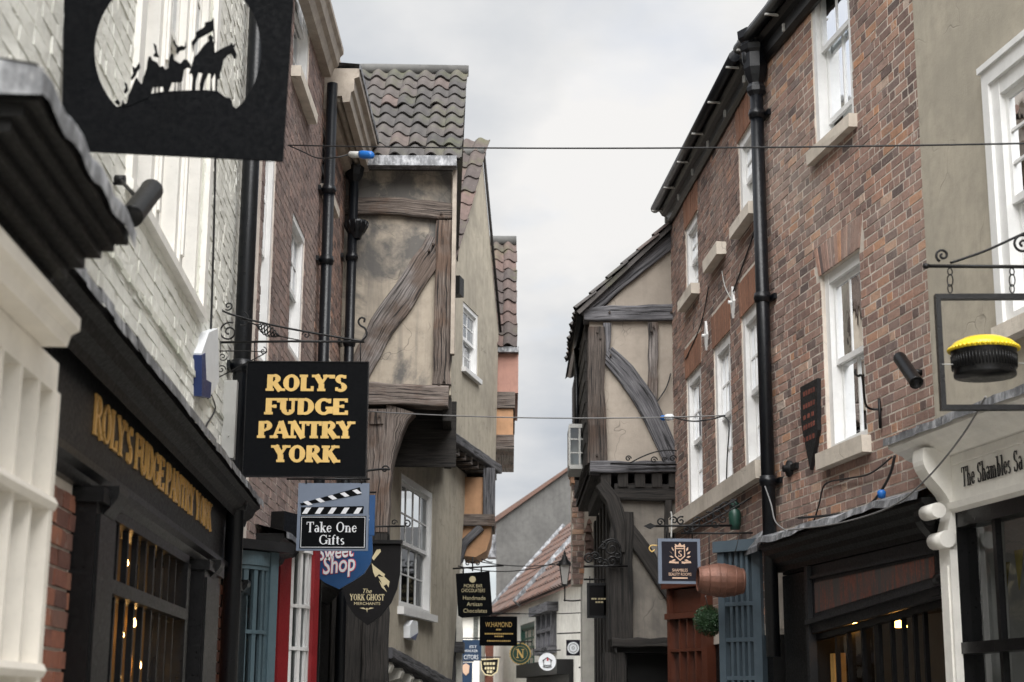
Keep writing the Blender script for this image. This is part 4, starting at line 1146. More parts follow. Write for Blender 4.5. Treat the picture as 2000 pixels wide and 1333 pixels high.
# first floor of the same house
lw = [FBL.px(*q) for q in ((757, 1272), (866, 1338), (890, 1010), (886, 880), (800, 885), (765, 1000))]
wl = FBL.rect(784, 948, 842, 1196)
hb = (wl[0], wl[1], FBL.px(806, 1192)[1], FBL.px(822, 948)[1])
lo_ = [(lw[0][0], lw[0][1]), (lw[1][0] + .6, lw[1][1]), (lw[1][0] + 1.6, 4.9), (lw[0][0], 4.9)]
m = MB(); m.plate(FBL, [lo_, [(hb[0], hb[2]), (hb[1], hb[2]), (hb[1], hb[3]), (hb[0], hb[3])]], -.16, -.003); m.build('wall', MT['plaster_b'], tb)
MB().prism(FBL, lo_, -1.3, -1.2).build('room', MT['room'], tb)
sash(FBL, tb, hb, 4, (2, 2), .07, 'white', 'white', .09, .08, .06, 'dark', glass='glass_dark')
MB().timber(FBL, [(lw[0][0] - .15, lw[0][1] - .02, .13), (lw[1][0] + .2, lw[1][1] - .0, .13)], -.2, .09, .008).build('bressumer', MT['timber_slate'], tb)
for i in range(7):
    t = i / 6.0; u = lw[0][0] + (lw[1][0] - lw[0][0]) * t; z = lw[0][1] + (lw[1][1] - lw[0][1]) * t
    m = MB(); m.extrude_profile(FBL, [(-.7, z - .12), (.02, z - .12), (.05, z - .17), (.02, z - .24), (-.1, z - .27), (-.7, z - .27)], u, u + .15); m.build('joist', MT['plaster_w'], tb)
m = MB(); m.box(FBL, -.2, 5, -2, -.3, 0, 2.0); m.build('ground_wall', MT['black_matt'], tb)
# ---------------------------------------------------------------- left beyond: colourful jettied house
tc = thing('jettied_house', FC.P(-.6, -2, 0), 'narrow jettied house with pink and orange limewashed panels beyond the rendered gable', 'house', 'old houses along the street')
def crect(F, x0, y0, x1, y1, mat, name, d0=-2.5, d1=0.0, par=None, jit=.0):
    r = F.rect(x0, y0, x1, y1); m = MB(); m.box(F, r[0], r[1], d0, d1, r[2], r[3], jit); return m.build(name, MT[mat], par if par is not None else tc)
crect(FC, 900, 688, 1012, 768, 'plaster_p', 'wall'); crect(FC, 900, 766, 1006, 798, 'timber_mix', 'beam', -2.5, .04); crect(FC, 900, 798, 1002, 852, 'plaster_o', 'wall'); crect(FC, 900, 850, 1004, 878, 'timber_mix', 'beam', -2.5, .05)
crect(FC, 965, 680, 1013, 691, 'lead', 'gutter', -.2, .12)
ea = FC.px(1008, 682); ri = at_y(1006, 474, 26.0)
E0 = FC.P(ea[0], .12, ea[1]); S = Vector((0, ri.y - E0.y, ri.z - E0.z)); RC = Fr3(E0, (1, 0, 0), Vector((0, -S.z, S.y)), S)
m = MB(); m.poly([RC.P(-1.4, -.03, 0), RC.P(0, -.03, 0), RC.P(0, -.03, S.length), RC.P(-1.4, -.03, S.length)]); m.poly([RC.P(-1.4, -.03, S.length), RC.P(0, -.03, S.length), RC.P(0, -2.5, S.length - 1.5), RC.P(-1.4, -2.5, S.length - 1.5)])
m.poly([RC.P(0, -.03, 0), RC.P(0, -.03, S.length), RC.P(0, -2.5, S.length - 1.5)]); m.build('roof', MT['tile_mid'], tc)
pantiles(RC, tc, MT['tile_mid'], 5, 10, .21, S.length / 10, -1.05, 0, .035)
m = MB(); m.tube([RC.P(-1.4, .03, S.length), RC.P(0, .03, S.length)], .09, 8); m.build('ridge', MT['plaster_g'], tc)
crect(FC2, 870, 932, 948, 1008, 'plaster_o', 'wall', -1.5); crect(FC2, 944, 915, 966, 1025, 'timber_slate', 'post', -.6, .05); crect(FC2, 880, 1005, 966, 1028, 'timber_mix', 'beam', -1.2, .06)
r0 = FC2.px(890, 1028); cv = [FC2.px(*q) for q in ((894, 1028), (960, 1028), (958, 1050), (950, 1076), (930, 1088), (905, 1086))]
m = MB(); m.prism(FC2, cv, -1.2, -.02); m.build('cove', MT['plaster_o'], tc)
MB().timber(FC2, [(*FC2.px(940, 1030), .12), (*FC2.px(905, 1062), .13), (*FC2.px(890, 1110), .12), (*FC2.px(884, 1200), .1), (*FC2.px(882, 1333), .1)], -.3, .06, .008).build('bracket', MT['timber_slate'], tc)
MB().timber(FC2, [(*FC2.px(897, 1100), .09), (*FC2.px(896, 1333), .09)], -.3, -.02, .005).build('post', MT['plaster_w'], tc)
crect(FC2, 700, 1028, 892, 1333, 'timber_dark', 'wall', -1.5, -.1)
m = MB(); m.box(FC2, FC2.px(880, 1255)[0], FC2.px(906, 1255)[0], -.5, .25, FC2.px(880, 1275)[1], FC2.px(880, 1255)[1]); m.build('shop_cornice', MT['timber_slate'], tc)
# ---------------------------------------------------------------- right: red brick house
r1 = thing('brick_house', FR.P(12.4, 0, 0), 'weathered red brick house with two tall white sashes right of the black drainpipe', 'house', 'old houses along the street')
ua = FR.px(1812, 500)[0]; ub_ = FR.px(1494, 600)[0]
w1 = [FR.rect(1590, -60, 1668, 262), FR.rect(1610, 508, 1688, 874)]
w1[0] = (FR.px(1668, 200)[0], FR.px(1590, 200)[0], FR.px(1590, 300)[1], FR.px(1590, 300)[1] + 1.75)
w1[1] = (FR.px(1688, 700)[0], FR.px(1609, 700)[0], FR.px(1609, 888)[1], FR.px(1609, 535)[1])
wall_face(FR, r1, MT['mortar'], ua, ub_, 2.9, FR.px(1480, 62, .2)[1] + .1, w1)
ar = (w1[1][0] - .1, w1[1][1] + .1, w1[1][3], w1[1][3] + .25)
lay_bricks(FR, r1, MT['brick_red'], ua, ub_, 2.92, FR.px(1480, 62, .2)[1] + .02, w1 + [ar], .0735, .212, .0145, .0035, 300, .002)
arch_bricks(FR, r1, MT['brick_red'], w1[1][0] - .02, w1[1][1] + .02, w1[1][3], w1[1][3] + .245, 14, .08)
sash(FR, r1, w1[0], 2, (1, 1), .075, 'white', 'stone', .11, .07, .05, 'blind', raise_=.16)  # white blind stands in for sky reflected in these panes
sash(FR, r1, w1[1], 2, (1, 1), .085, 'white', 'stone', .13, .08, .07, 'curtain', recess=.02)  # grey curtain also stands in for reflections of the houses opposite
# eaves
def eaves(F, parent, u0, u1, z, out, mat, tmat):
    m = MB(); m.extrude_profile(F, [(0, z + .08), (out, z + .08), (out, z + .05), (out - .03, z), (.06, z - .02), (.06, z - .12), (.03, z - .16), (0, z - .16)], u0, u1); c = m.build('eaves', MT[mat], parent)
    g = MB(); g.tube([F.P(u0 - .02, out + .05, z + .09), F.P(u1 + .02, out + .05, z + .09)], .055, 10); g.build('gutter', MT['pipe'], c)
    n = int((u1 - u0) / .8)
    for i in range(n + 1):
        u = u0 + .1 + (u1 - u0 - .2) * i / max(1, n)
        b = MB(); b.box(F, u - .012, u + .012, out - .02, out + .108, z + .02, z + .036); b.build('gutter_bracket', MT['plastic_grey'], c)
        b = MB(); b.box(F, u - .014, u + .014, .055, .08, z - .12, z - .05); b.build('modillion', MT['plastic_grey'], c)
    t = MB(); k_ = int((u1 - u0) / .2)
    for i in range(k_):
        a, b = u0 + (u1 - u0) * i / k_, u0 + (u1 - u0) * (i + 1) / k_; j = rnd.uniform(0, .02)
        for r in range(6):
            s0, s1 = r * .3, r * .3 + .34
            h0, h1 = .12 + s0 * .8 + .03 + j, .12 + s1 * .8
            t.add([F.P(a, out + .07 - s0, z + h0), F.P(b, out + .07 - s0, z + h0), F.P(b, out + .07 - s1, z + h1), F.P(a, out + .07 - s1, z + h1), F.P(a, out + .07 - s0, z + h0 - .03), F.P(b, out + .07 - s0, z + h0 - .03)], [(0, 1, 2, 3), (0, 1, 5, 4)])
    t.build('roof', MT[tmat], parent)
    return c
ze1 = FR.px(1480, 62, .2)[1]
eaves(FR, r1, ua, ub_ - .02, ze1, .13, 'black', 'tile_dark')
up = FR.px(1490, 600, .1)[0]
zhop1 = FR.px(1474, 130, .12)[1]
dp = downpipe(FR, r1, up, 2.0, ze1 - .05, .06, .1, (FR.px(1492, 580, .1)[1], FR.px(1500, 940, .1)[1], FR.px(1484, 222, .1)[1] + .02), zhop1)
m = MB(); m.tube([FR.P(up, .19, ze1 + .06), FR.P(up, .18, ze1 - .12), FR.P(up, .14, ze1 - .3), FR.P(up, .12, zhop1 + .2)], .045, 10); m.build('swan_neck', MT['pipe'], dp)
# right: putty rendered house
r0 = thing('rendered_house', FR.P(9, 0, 0), 'putty rendered house with large white sash window above the white shopfront', 'house', 'old houses along the street')
wr = (FR.px(2100, 300)[0], FR.px(1952, 300)[0], FR.px(1955, 648)[1], FR.px(1945, 165)[1])
wall_face(FR, r0, MT['plaster_r'], 4.0, ua - .002, 2.9, 9.2, [wr], d=.012)
sash(FR, r0, wr, 3, (3, 3), .1, 'white', 'stone', .1, .06, .06, 'curtain', d=.04)
m = MB()
for a, b, c, e in ((wr[1], wr[1] + .085, wr[2] - .02, wr[3] + .1), (wr[0] - .085, wr[0], wr[2] - .02, wr[3] + .1), (wr[0], wr[1], wr[3], wr[3] + .1)):
    m.box(FR, a, b, -.02, .05, c, e)
m.box(FR, wr[0] - .1, wr[1] + .1, .0, .07, wr[3] + .1, wr[3] + .14)
m.build('architrave', MT['white'], r0)
# ---------------------------------------------------------------- right: white shopfront
ws_ = thing('shop_front', FR.P(9.4, 0, 0), 'white shopfront with scrolled console, lettered fascia and black framed window', 'shopfront')
def uz(x, y, d=0.0):
    return FR.px(x, y, d)
pu = uz(1842, 1150, .1)[0]
zco = uz(1738, 868, .28)[1]
ucc = uz(1734, 862, .28)[0]
m = MB()
m.extrude_profile(FR, [(0, zco + .02), (.28, zco + .02), (.28, zco - .03), (.25, zco - .045), (.23, zco - .06), (.18, zco - .08), (.16, zco - .10), (.11, zco - .12), (.09, zco - .14), (0, zco - .14)], 5, ucc)
co = m.build('cornice', MT['offwhite'], ws_)
l = MB(); n = 22
for i in range(n):
    a, b = 5 + (ucc + .03 - 5) * i / n, 5 + (ucc + .03 - 5) * (i + 1) / n; j = rnd.uniform(-.01, .01)
    l.add([FR.P(a, 0, zco + .12), FR.P(b, 0, zco + .12), FR.P(b, .30, zco + .04 + j), FR.P(a, .30, zco + .04 - j), FR.P(b, .305, zco - .015 + j), FR.P(a, .305, zco - .015)], [(0, 1, 2, 3), (3, 2, 4, 5)])
l.build('lead_flashing', MT['lead'], co)
zfa0 = uz(1850, 990, .06)[1]
zfa1 = zco - .14
m = MB(); m.box(FR, 5, pu - .0, -.1, .06, zfa0, zfa1 - .002); m.build('fascia', MT['offwhite'], ws_)
ta0, tz0 = uz(1880, 952, .065); ta1 = uz(1999, 918, .065)[0]
m = MB(); m.box(FR, 5, pu - .17, .06, .075, tz0 + .155, tz0 + .17); m.extrude_profile(FR, [(.05, zfa0 + .01), (.1, zfa0 + .01), (.09, zfa0 - .03), (.05, zfa0 - .05)], 5, pu - .12); m.build('moulding', MT['offwhite'], ws_)
FRT = Fr3(FR.P(0, 0, 0), -FR.U, FR.N, FR.Z)             # lettering reads towards the camera
serif_text(FRT, 'The Shambles Sa', -(ta0 + ta1) / 2, tz0, .125, .066, MT['charcoal'], ws_, depth=.003, fit=abs(ta0 - ta1), wt=.14, thin=.05, serif=.22)
m = MB(); prof = []
zc0, zc1 = zco - .09, uz(1850, 1075, .1)[1]
for i in range(25):
    t = i / 24
    prof.append((.07 + .17 * (1 - t) ** 1.5 + .05 * math.sin(t * 8.5) * (1 - t * .3), zc0 - (zc0 - zc1) * t))
m.extrude_profile(FR, [(0, zc0)] + prof + [(0, zc1)], pu - .13, pu + .03)
for t, dd, r in ((.62, .17, .05), (.9, .12, .055)):
    zq = zc0 - (zc0 - zc1) * t
    m.tube([FR.P(pu - .15, dd, zq), FR.P(pu + .05, dd, zq)], r, 14)
m.build('console', MT['offwhite'], ws_)
m = MB(); m.box(FR, pu - .13, pu + .03, -.1, .1, 0, zc1 + .1); m.box(FR, pu - .1, pu - .0, .1, .112, .3, zc1 - .1); m.build('pilaster', MT['offwhite'], ws_)
wu0 = uz(1862, 1150, .02)[0]
zt1 = uz(1900, 1025, .02)[1]; ztr = uz(1930, 1262, .02)[1]
m = MB(); m.box(FR, wu0, pu - .131, -.1, .05, 0, zfa0 - .05); m.box(FR, 5, wu0, -.1, .045, zt1, zfa0 - .051)
m.box(FR, 5, wu0, -.08, .06, ztr - .04, ztr + .03); m.box(FR, 5, wu0, -.1, .05, 0, .5)
mull = [uz(1945, 1150, .02)[0], uz(2035, 1150, .02)[0], 7.4, 6.7, 6.0]
for u in mull:
    m.box(FR, u - .022, u + .022, -.03, .01, .5, ztr - .04); m.box(FR, u - .022, u + .022, -.03, .01, ztr + .03, zt1)
win = m.build('shop_window', MT['black'], ws_)
us_ = [wu0] + mull
for a, b in zip(us_, us_[1:]):
    for c, e in ((.5, ztr - .04), (ztr + .03, zt1)):
        MB().poly([FR.P(a, -.02, c), FR.P(b, -.02, c), FR.P(b, -.02, e), FR.P(a, -.02, e)]).build('pane', MT['glass_dark'], win)
m = MB(); m.poly([FR.P(5, -1.5, 0), FR.P(pu, -1.5, 0), FR.P(pu, -1.5, 3), FR.P(5, -1.5, 3)]); m.poly([FR.P(pu + .02, -1.5, 0), FR.P(pu + .02, -.1, 0), FR.P(pu + .02, -.1, 3), FR.P(pu + .02, -1.5, 3)]); m.build('room', MT['curtain'], ws_)
m = MB()
for i in range(10):
    a = wu0 - .06 - i * .022; dd = -.2 + .03 * math.sin(i * 2.0); d2 = -.2 + .03 * math.sin((i + 1) * 2.0)
    m.poly([FR.P(a, dd, .5), FR.P(a - .022, d2, .5), FR.P(a - .022, d2, zt1), FR.P(a, dd, zt1)])
m.build('curtain', MT['curtain'], ws_)
for i, (x, y, c) in enumerate(((1895, 1120, 'fabric_yellow'), (1921, 1150, 'fabric_green'), (1963, 1130, 'fabric_yellow'), (1990, 1105, 'fabric_yellow'), (1905, 1210, 'fabric_yellow'))):
    u, z = uz(x, y, -.3)
    b = MB(); b.add([FR.P(u - .07, -.3, z + .1), FR.P(u + .07, -.31, z + .1), FR.P(u, -.29, z - .16), FR.P(u - .07, -.304, z + .1), FR.P(u + .07, -.314, z + .1), FR.P(u, -.294, z - .16)], [(0, 1, 2), (5, 4, 3), (0, 3, 4, 1)])
    o = b.build('bunting_flag', MT[c]); o['category'] = 'bunting flag'; o['group'] = 'bunting behind the white shop window'
    o['label'] = ['yellow bunting flag by the curtain, behind the black framed shop window', 'pale green bunting flag hanging behind the black framed shop window', 'long yellow bunting flag hanging in the middle shop pane', 'yellow bunting flag at the picture edge behind shop glass', 'low yellow bunting flag hanging beneath the upper ones'][i]
# ---------------------------------------------------------------- right: dark shopfront with lead canopy
ds = thing('shop_front', FR.P(12, 0, 0), 'black shopfront with lead covered canopy and faded red lettering', 'shopfront')
c0, zc_ = uz(1796, 958, .22); c1 = uz(1478, 1066, .22)[0]
zc_ = (zc_ + uz(1478, 1066, .22)[1]) / 2
c0 = pu + .035
m = MB()
m.extrude_profile(FR, [(0, zc_ - .01), (.2, zc_ - .02), (.2, zc_ - .05), (.165, zc_ - .075), (.15, zc_ - .11), (.105, zc_ - .14), (.095, zc_ - .18), (.05, zc_ - .21), (.045, zc_ - .25), (0, zc_ - .25)], c0, c1)
co = m.build('cornice', MT['black_matt'], ds)
l = MB(); n = 18
for i in range(n):
    a, b = c0 + (c1 + .05 - c0) * i / n, c0 + (c1 + .05 - c0) * (i + 1) / n; f = lambda u: .012 * math.sin(u * 5.1) + .008 * math.sin(u * 13)
    l.add([FR.P(a, 0, zc_ + .1), FR.P(b, 0, zc_ + .1), FR.P(b, .22, zc_ + .03 + f(b)), FR.P(a, .22, zc_ + .03 + f(a)), FR.P(b, .232, zc_ - .02 + f(b)), FR.P(a, .232, zc_ - .02 + f(a))], [(0, 1, 2, 3), (3, 2, 4, 5)])
l.build('lead_flashing', MT['lead'], co)
fx1, fzt = uz(1582, 1100, .03)
zR = FR.px(1812, 1137, .04)[1]; cR = c0 + .06
zf_b = uz(1590, 1210, .04)[1]
m = MB(); m.box(FR, c0, c1, -.5, -.06, zR - .14, zc_ + .02); m.box(FR, c0, c1, -.05, -.004, zc_ - .27, zc_ + .02); m.box(FR, fx1 + .05, c1, -.5, .0, 0, zc_ - .28); m.build('wall', MT['black_matt'], ds)
zl = lambda u: zf_b + (zR - zf_b) * (fx1 - u) / (fx1 - cR)          # the old front has settled: its lower rail slopes
m = MB(); m.prism(FR, [(cR, zl(cR)), (fx1, zf_b), (fx1, zc_ - .255), (cR, zc_ - .255)], -.003, .02); m.build('fascia', MT['charcoal'], ds)
m = MB(); m.prism(FR, [(cR, zl(cR)), (fx1 + .05, zf_b), (fx1 + .05, zf_b - .04), (cR, zl(cR) - .04)], 0, .075); m.prism(FR, [(cR, zl(cR) - .04), (fx1 + .05, zf_b - .04), (fx1 + .05, zf_b - .11), (cR, zl(cR) - .11)], 0, .04); m.box(FR, c0 + .08, fx1, .02, .045, zc_ - .36, zc_ - .335); m.build('moulding', MT['charcoal'], ds)
m = MB(); m.box(FR, fx1, fx1 + .06, -.004, .06, 0, zc_ - .255); m.build('pilaster', MT['charcoal'], ds)
hh = (zc_ - .36 - zf_b)
m = MB(); m.prism(FR, [(c0 + .25, zl(c0 + .25) + .04), (fx1 - .06, zf_b + .05), (fx1 - .06, zf_b + hh * .9), (c0 + .25, zc_ - .38)], .02, .0225); m.build('faded_lettering', MT['faded_sign'], ds)
m = MB()
zwt = zf_b - .16
for i, x in enumerate((1632, 1655, 1683, 1712, 1740, 1763, 1785, 1805)):
    u = uz(x, 1250, -.02)[0]; w_ = .05 if i == 3 else .018
    m.box(FR, u - w_ * .8, u + w_ * .8, -.05, -.02, 0, zl(u) - .12)
m.prism(FR, [(cR, zl(cR) - .112), (fx1, zf_b - .112), (fx1, zf_b - .16), (cR, zl(cR) - .16)], -.06, .0)
win = m.build('shop_window', MT['black'], ds)
xs_ = [1632, 1655, 1683, 1712, 1740, 1763, 1785, 1805]
for a, b in zip(xs_, xs_[1:]):
    a, b = uz(a, 1250, -.02)[0], uz(b, 1250, -.02)[0]
    MB().poly([FR.P(a, -.05, .4), FR.P(b, -.05, .4), FR.P(b, -.05, zl(b) - .14), FR.P(a, -.05, zl(a) - .14)]).build('pane', MT['glass_dark'], win)
m = MB(); m.poly([FR.P(c0, -1.6, 0), FR.P(c1, -1.6, 0), FR.P(c1, -1.6, 2.6), FR.P(c0, -1.6, 2.6)]); m.poly([FR.P(c1, -1.6, 0), FR.P(c1, -.5, 0), FR.P(c1, -.5, 2.6), FR.P(c1, -1.6, 2.6)]); m.build('room', MT['curtain'], ds)
m = MB()
for (x0, x1) in ((1620, 1627), (1634, 1641)):
    a, b = uz(x0, 1250, -.06)[0], uz(x1, 1250, -.06)[0]
    m.box(FR, min(a, b), max(a, b), -.1, -.06, .5, 2.0)
m.build('honey_strips', MT['honey_tone'], ds)
for i, (x, y, w_) in enumerate(((1790, 1189, .09), (1757, 1220, .06), (1672, 1224, .05))):
    u, z = uz(x, y, -.35); C = Fr3(FR.P(u, -.35, z), (1, 0, 0), (0, 1, 0), (0, 0, 1))
    o = MB().lathe(C, [(w_ * .35, .03), (w_ * .8, .01), (w_, -.02), (w_ * .9, -.022), (0, -.01)], 14).build('pendant_lamp', MT['lamp_shade'])
    MB().tube([FR.P(u, -.35, z + .03), FR.P(u, -.35, z + .5)], .004, 5).build('flex', MT['cable'], o)
    o['category'] = 'lamp'; o['group'] = 'amber lamps inside the black shop'; o['label'] = ['largest amber pendant lamp glowing inside the black shop window', 'middle amber pendant lamp glowing inside the black shop window', 'smallest amber pendant lamp, deepest in the black shop window'][i]
console(FR, ds, c0 + .08, zc_ - .1, .1, .5, .17, 'black')
# ---------------------------------------------------------------- right: plum brown brick house
r2 = thing('brick_house', FR2.P(2, 0, 0), 'plum brown brick house with orange rubbed brick arches and five white windows', 'house', 'old houses along the street')
uE = FR2.px(1314, 700)[0]
def wz(x0, x1, yt, yb, xm=None):
    xm = xm or (x0 + x1) / 2
    return (FR2.px(x1, (yt + yb) / 2)[0], FR2.px(x0, (yt + yb) / 2)[0], FR2.px(x0, yb)[1], FR2.px(x0, yt)[1])
w2 = [wz(1343, 1372, 737, 990), wz(1397, 1430, 676, 962), wz(1452, 1490, 620, 935)]
zb2 = sum(w[2] for w in w2) / 3; zt2 = sum(w[3] for w in w2) / 3
w2 = [(a, b, zb2, zt2) for a, b, c, e in w2]
w2t = [wz(1340, 1364, 448, 590), wz(1444, 1478, 275, 445)]
zb3 = sum(w[2] for w in w2t) / 2; zt3 = sum(w[3] for w in w2t) / 2
w2t = [(a, b, zb3, zt3) for a, b, c, e in w2t]
ar2 = [(a - .06, b + .06, e, e + .34) for a, b, c, e in w2 + w2t]
wall_face(FR2, r2, MT['mortar'], 0, uE, 2.2, FR2.px(1292, 402, .22)[1] + .12, w2 + w2t)
lay_bricks(FR2, r2, MT['brick_brown'], 0, uE, 2.3, FR2.px(1292, 392, .2)[1] + .02, w2 + w2t + ar2, .0735, .212, .013, .0035, 0, .002)
for a, b, c, e in ar2:
    arch_bricks(FR2, r2, MT['gauged'], a + .03, b - .03, c, e, 9, .05)
for w_ in w2:
    sash(FR2, r2, w_, 3, (2, 2), .1, 'white', None, backing='blind', bar=.022)
for w_ in w2t:
    sash(FR2, r2, w_, 2, (2, 2), .085, 'white', 'stone', .12, .1, .06, 'curtain')
m = MB(); m.box(FR2, .0, uE - .05, -.05, .09, zb2 - .17, zb2 - .003, .004); m.build('sill_band', MT['stone'], r2)
sx = FR2.px(1404, 505); m = MB(); m.box(FR2, sx[0] - .38, sx[0] + .38, 0, .1, sx[1] - .06, sx[1] + .07, .004); m.build('stone_sill', MT['stone'], r2)
zE2 = FR2.px(1292, 402, .22)[1]
eaves(FR2, r2, .0, uE + .04, FR2.px(1292, 392, .2)[1], .13, 'black', 'tile_dark')
for x, y in ((1430, 591), (1378, 656)):
    u, z = FR2.px(x, y, .02)
    o = MB(); o.prism(FR2, [(u - .07, z), (u, z - .16), (u + .07, z), (u, z + .16)], .0, .025); o.tube([FR2.P(u, .02, z), FR2.P(u, .06, z)], .018, 8); o.build('wall_tie', MT['white'], r2)
# shopfronts below it
s2 = thing('shop_front', FR2.P(1.2, 0, 0), 'grey blue panelled bay shopfront beneath a lead roof', 'shopfront')
m = MB(); m.box(FR2, 0.0, uE, -3, -.02, 0, 2.25); m.build('wall', MT['black_matt'], s2)
FBB = Fr((2.02, 14.35), (-.62, .62), True)
bx1 = FBB.px(1412, 1250)[0]; bx0 = FBB.px(1492, 1250)[0]
zbt = FBB.px(1440, 1078)[1]
m = MB()
m.box(FBB, bx0, bx0 + .09, -.3, .03, 0, zbt); m.box(FBB, bx1 - .05, bx1 + .02, -.3, .03, 0, zbt); m.box(FBB, bx0 - .02, bx1 + .05, -.3, .06, zbt, zbt + .1)
zl_ = [FBB.px(1440, y)[1] for y in (1180, 1250, 1325)]
for z in zl_:
    m.box(FBB, bx0 + .09, bx1 - .05, -.06, .02, z - .018, z + .018)
win = m.build('shop_window', MT['blue_shop'], s2)
zz = [.6] + sorted(zl_) + [zbt]
for i in range(5):
    a, b = bx0 + .09 + (bx1 - bx0 - .14) * i / 5, bx0 + .09 + (bx1 - bx0 - .14) * (i + 1) / 5
    if i:
        m = MB(); m.box(FBB, a - .014, a + .014, -.05, .016, .6, zbt); m.build('glazing_bar', MT['blue_shop'], win)
    for c, e in zip(zz, zz[1:]):
        MB().poly([FBB.P(a, -.03, c), FBB.P(b, -.03, c), FBB.P(b, -.03, e), FBB.P(a, -.03, e)]).build('pane', MT['glass'], win)
m = MB(); m.box(FBB, bx0, bx1, -.5, -.4, 0, zbt); m.build('room', MT['room'], s2)
l = MB(); q0 = at_y(1400, 1095, 15.2); q1 = at_y(1478, 1066, 13.9); q2 = FR2.P(0.1, 0, 3.12); q3 = FR2.P(1.7, 0, 3.05)
l.add([q0, q1, q2, q3, q0 - Vector((0, 0, .05)), q1 - Vector((0, 0, .05)), q2 - Vector((0, 0, .05)), q3 - Vector((0, 0, .05))], [(0, 1, 2, 3), (0, 1, 5, 4), (4, 5, 6, 7), (1, 2, 6, 5), (0, 3, 7, 4)]); l.build('lead_roof', MT['lead'], s2)
s3 = thing('shop_front', FR2.P(3.4, 0, 0), 'chestnut varnished shopfront next to the timber framed corner', 'shopfront')
FBR = Fr((1.80, 16.9), (-.5, 1.0), True)
ba, bb_ = FBR.px(1385, 1250)[0], FBR.px(1308, 1250)[0]
zq = FBR.px(1340, 1148)[1]
m = MB(); m.box(FBR, ba, ba + .1, -.4, .03, 0, zq); m.box(FBR, bb_ - .05, bb_, -.4, .03, 0, zq); m.box(FBR, ba - .03, bb_ + .03, -.4, .08, zq, zq + .08); m.box(FBR, ba - .02, bb_ + .02, -.3, .05, zq - .32, zq - .26)
for t in (.3, .5, .7):
    m.box(FBR, ba + (bb_ - ba) * t - .015, ba + (bb_ - ba) * t + .015, -.06, .02, 0, zq - .32)
for z in (FBR.px(1340, 1270)[1],):
    m.box(FBR, ba + .1, bb_ - .05, -.06, .022, z - .015, z + .015)
win = m.build('shop_window', MT['brown_shop'], s3)
m = MB(); m.box(FBR, ba + .1, bb_ - .05, -.1, -.02, zq - .25, zq - .01); m.build('fascia', MT['brown_shop'], s3)
m = MB(); m.poly([FBR.P(ba + .1, -.04, 0), FBR.P(bb_ - .05, -.04, 0), FBR.P(bb_ - .05, -.04, zq - .3), FBR.P(ba + .1, -.04, zq - .3)]); m.build('pane', MT['glass_dark'], win)
m = MB(); m.box(FBR, ba, bb_, -.8, -.5, 0, zq); m.build('room', MT['room'], s3)

# ---------------------------------------------------------------- right: jettied timber house
t3 = thing('timber_house', FR3.P(1.6, -2, 0), 'jettied timber framed house with curved brace, buff panels and tiny glazed oriel', 'house', 'old houses along the street')
P3 = lambda x, y, w: (*FR3.px(x, y), w)
x0_, zj = FR3.px(1153, 912); zp = FR3.px(1200, 612)[1]; x1_ = 2.6
gp = [FR3.px(1140, 616), FR3.px(1316, 452)]
sl3 = (gp[1][1] - gp[0][1]) / (gp[1][0] - gp[0][0])
xa = 3.1; za_ = gp[0][1] + sl3 * (xa - gp[0][0])
m = MB(); m.prism(FR3, [(x0_, zj), (xa, zj), (xa, zp - .05), (x0_, zp - .05)], -3.9, -.03); m.build('wall', MT['plaster_c'], t3)
m = MB(); m.prism(FR3, [(gp[0][0] + .12, zp - .049), (xa, zp - .049), (xa, za_ - .08)], -3.9, -.032); m.build('gable', MT['plaster_c'], t3)
for nm, path, d0, d1, mt_ in (
    ('post', [P3(1165, 640, .21), P3(1164, 760, .2), P3(1168, 905, .24)], -.15, .05, 'timber_old'),
    ('corner_bracket', [P3(1186, 632, .1), P3(1186, 690, .06)], -.1, .03, 'timber_slate'),
    ('wall_plate', [P3(1140, 616, .16), P3(1220, 612, .18), P3(1316, 612, .19)], -.2, .05, 'timber_slate'),
    ('rafter', [P3(1140, 615, .14), P3(1230, 538, .15), P3(1330, 455, .15)], -.15, .03, 'timber_slate'),
    ('stud', [P3(1275, 630, .11), P3(1274, 810, .12)], -.1, .02, 'timber_grey'),
    ('brace', [P3(1184, 690, .2), P3(1222, 728, .25), P3(1260, 785, .25), P3(1290, 845, .24), P3(1318, 905, .22)], -.1, .035, 'timber_slate'),
    ('bressumer', [P3(1152, 914, .13), P3(1230, 914, .13), P3(1320, 912, .13)], -.2, .08, 'timber_slate')):
    MB().timber(FR3, path, d0, d1, .01).build(nm, MT[mt_], t3)
for x, y in ((1166, 650), (1172, 662), (1190, 612), (1276, 640), (1272, 648), (1192, 696), (1165, 890), (1310, 612)):
    u, z = FR3.px(x, y); MB().tube([FR3.P(u, -.02, z), FR3.P(u, .07, z - .004)], .014, 7).build('oak_peg', MT['timber_old'], t3)
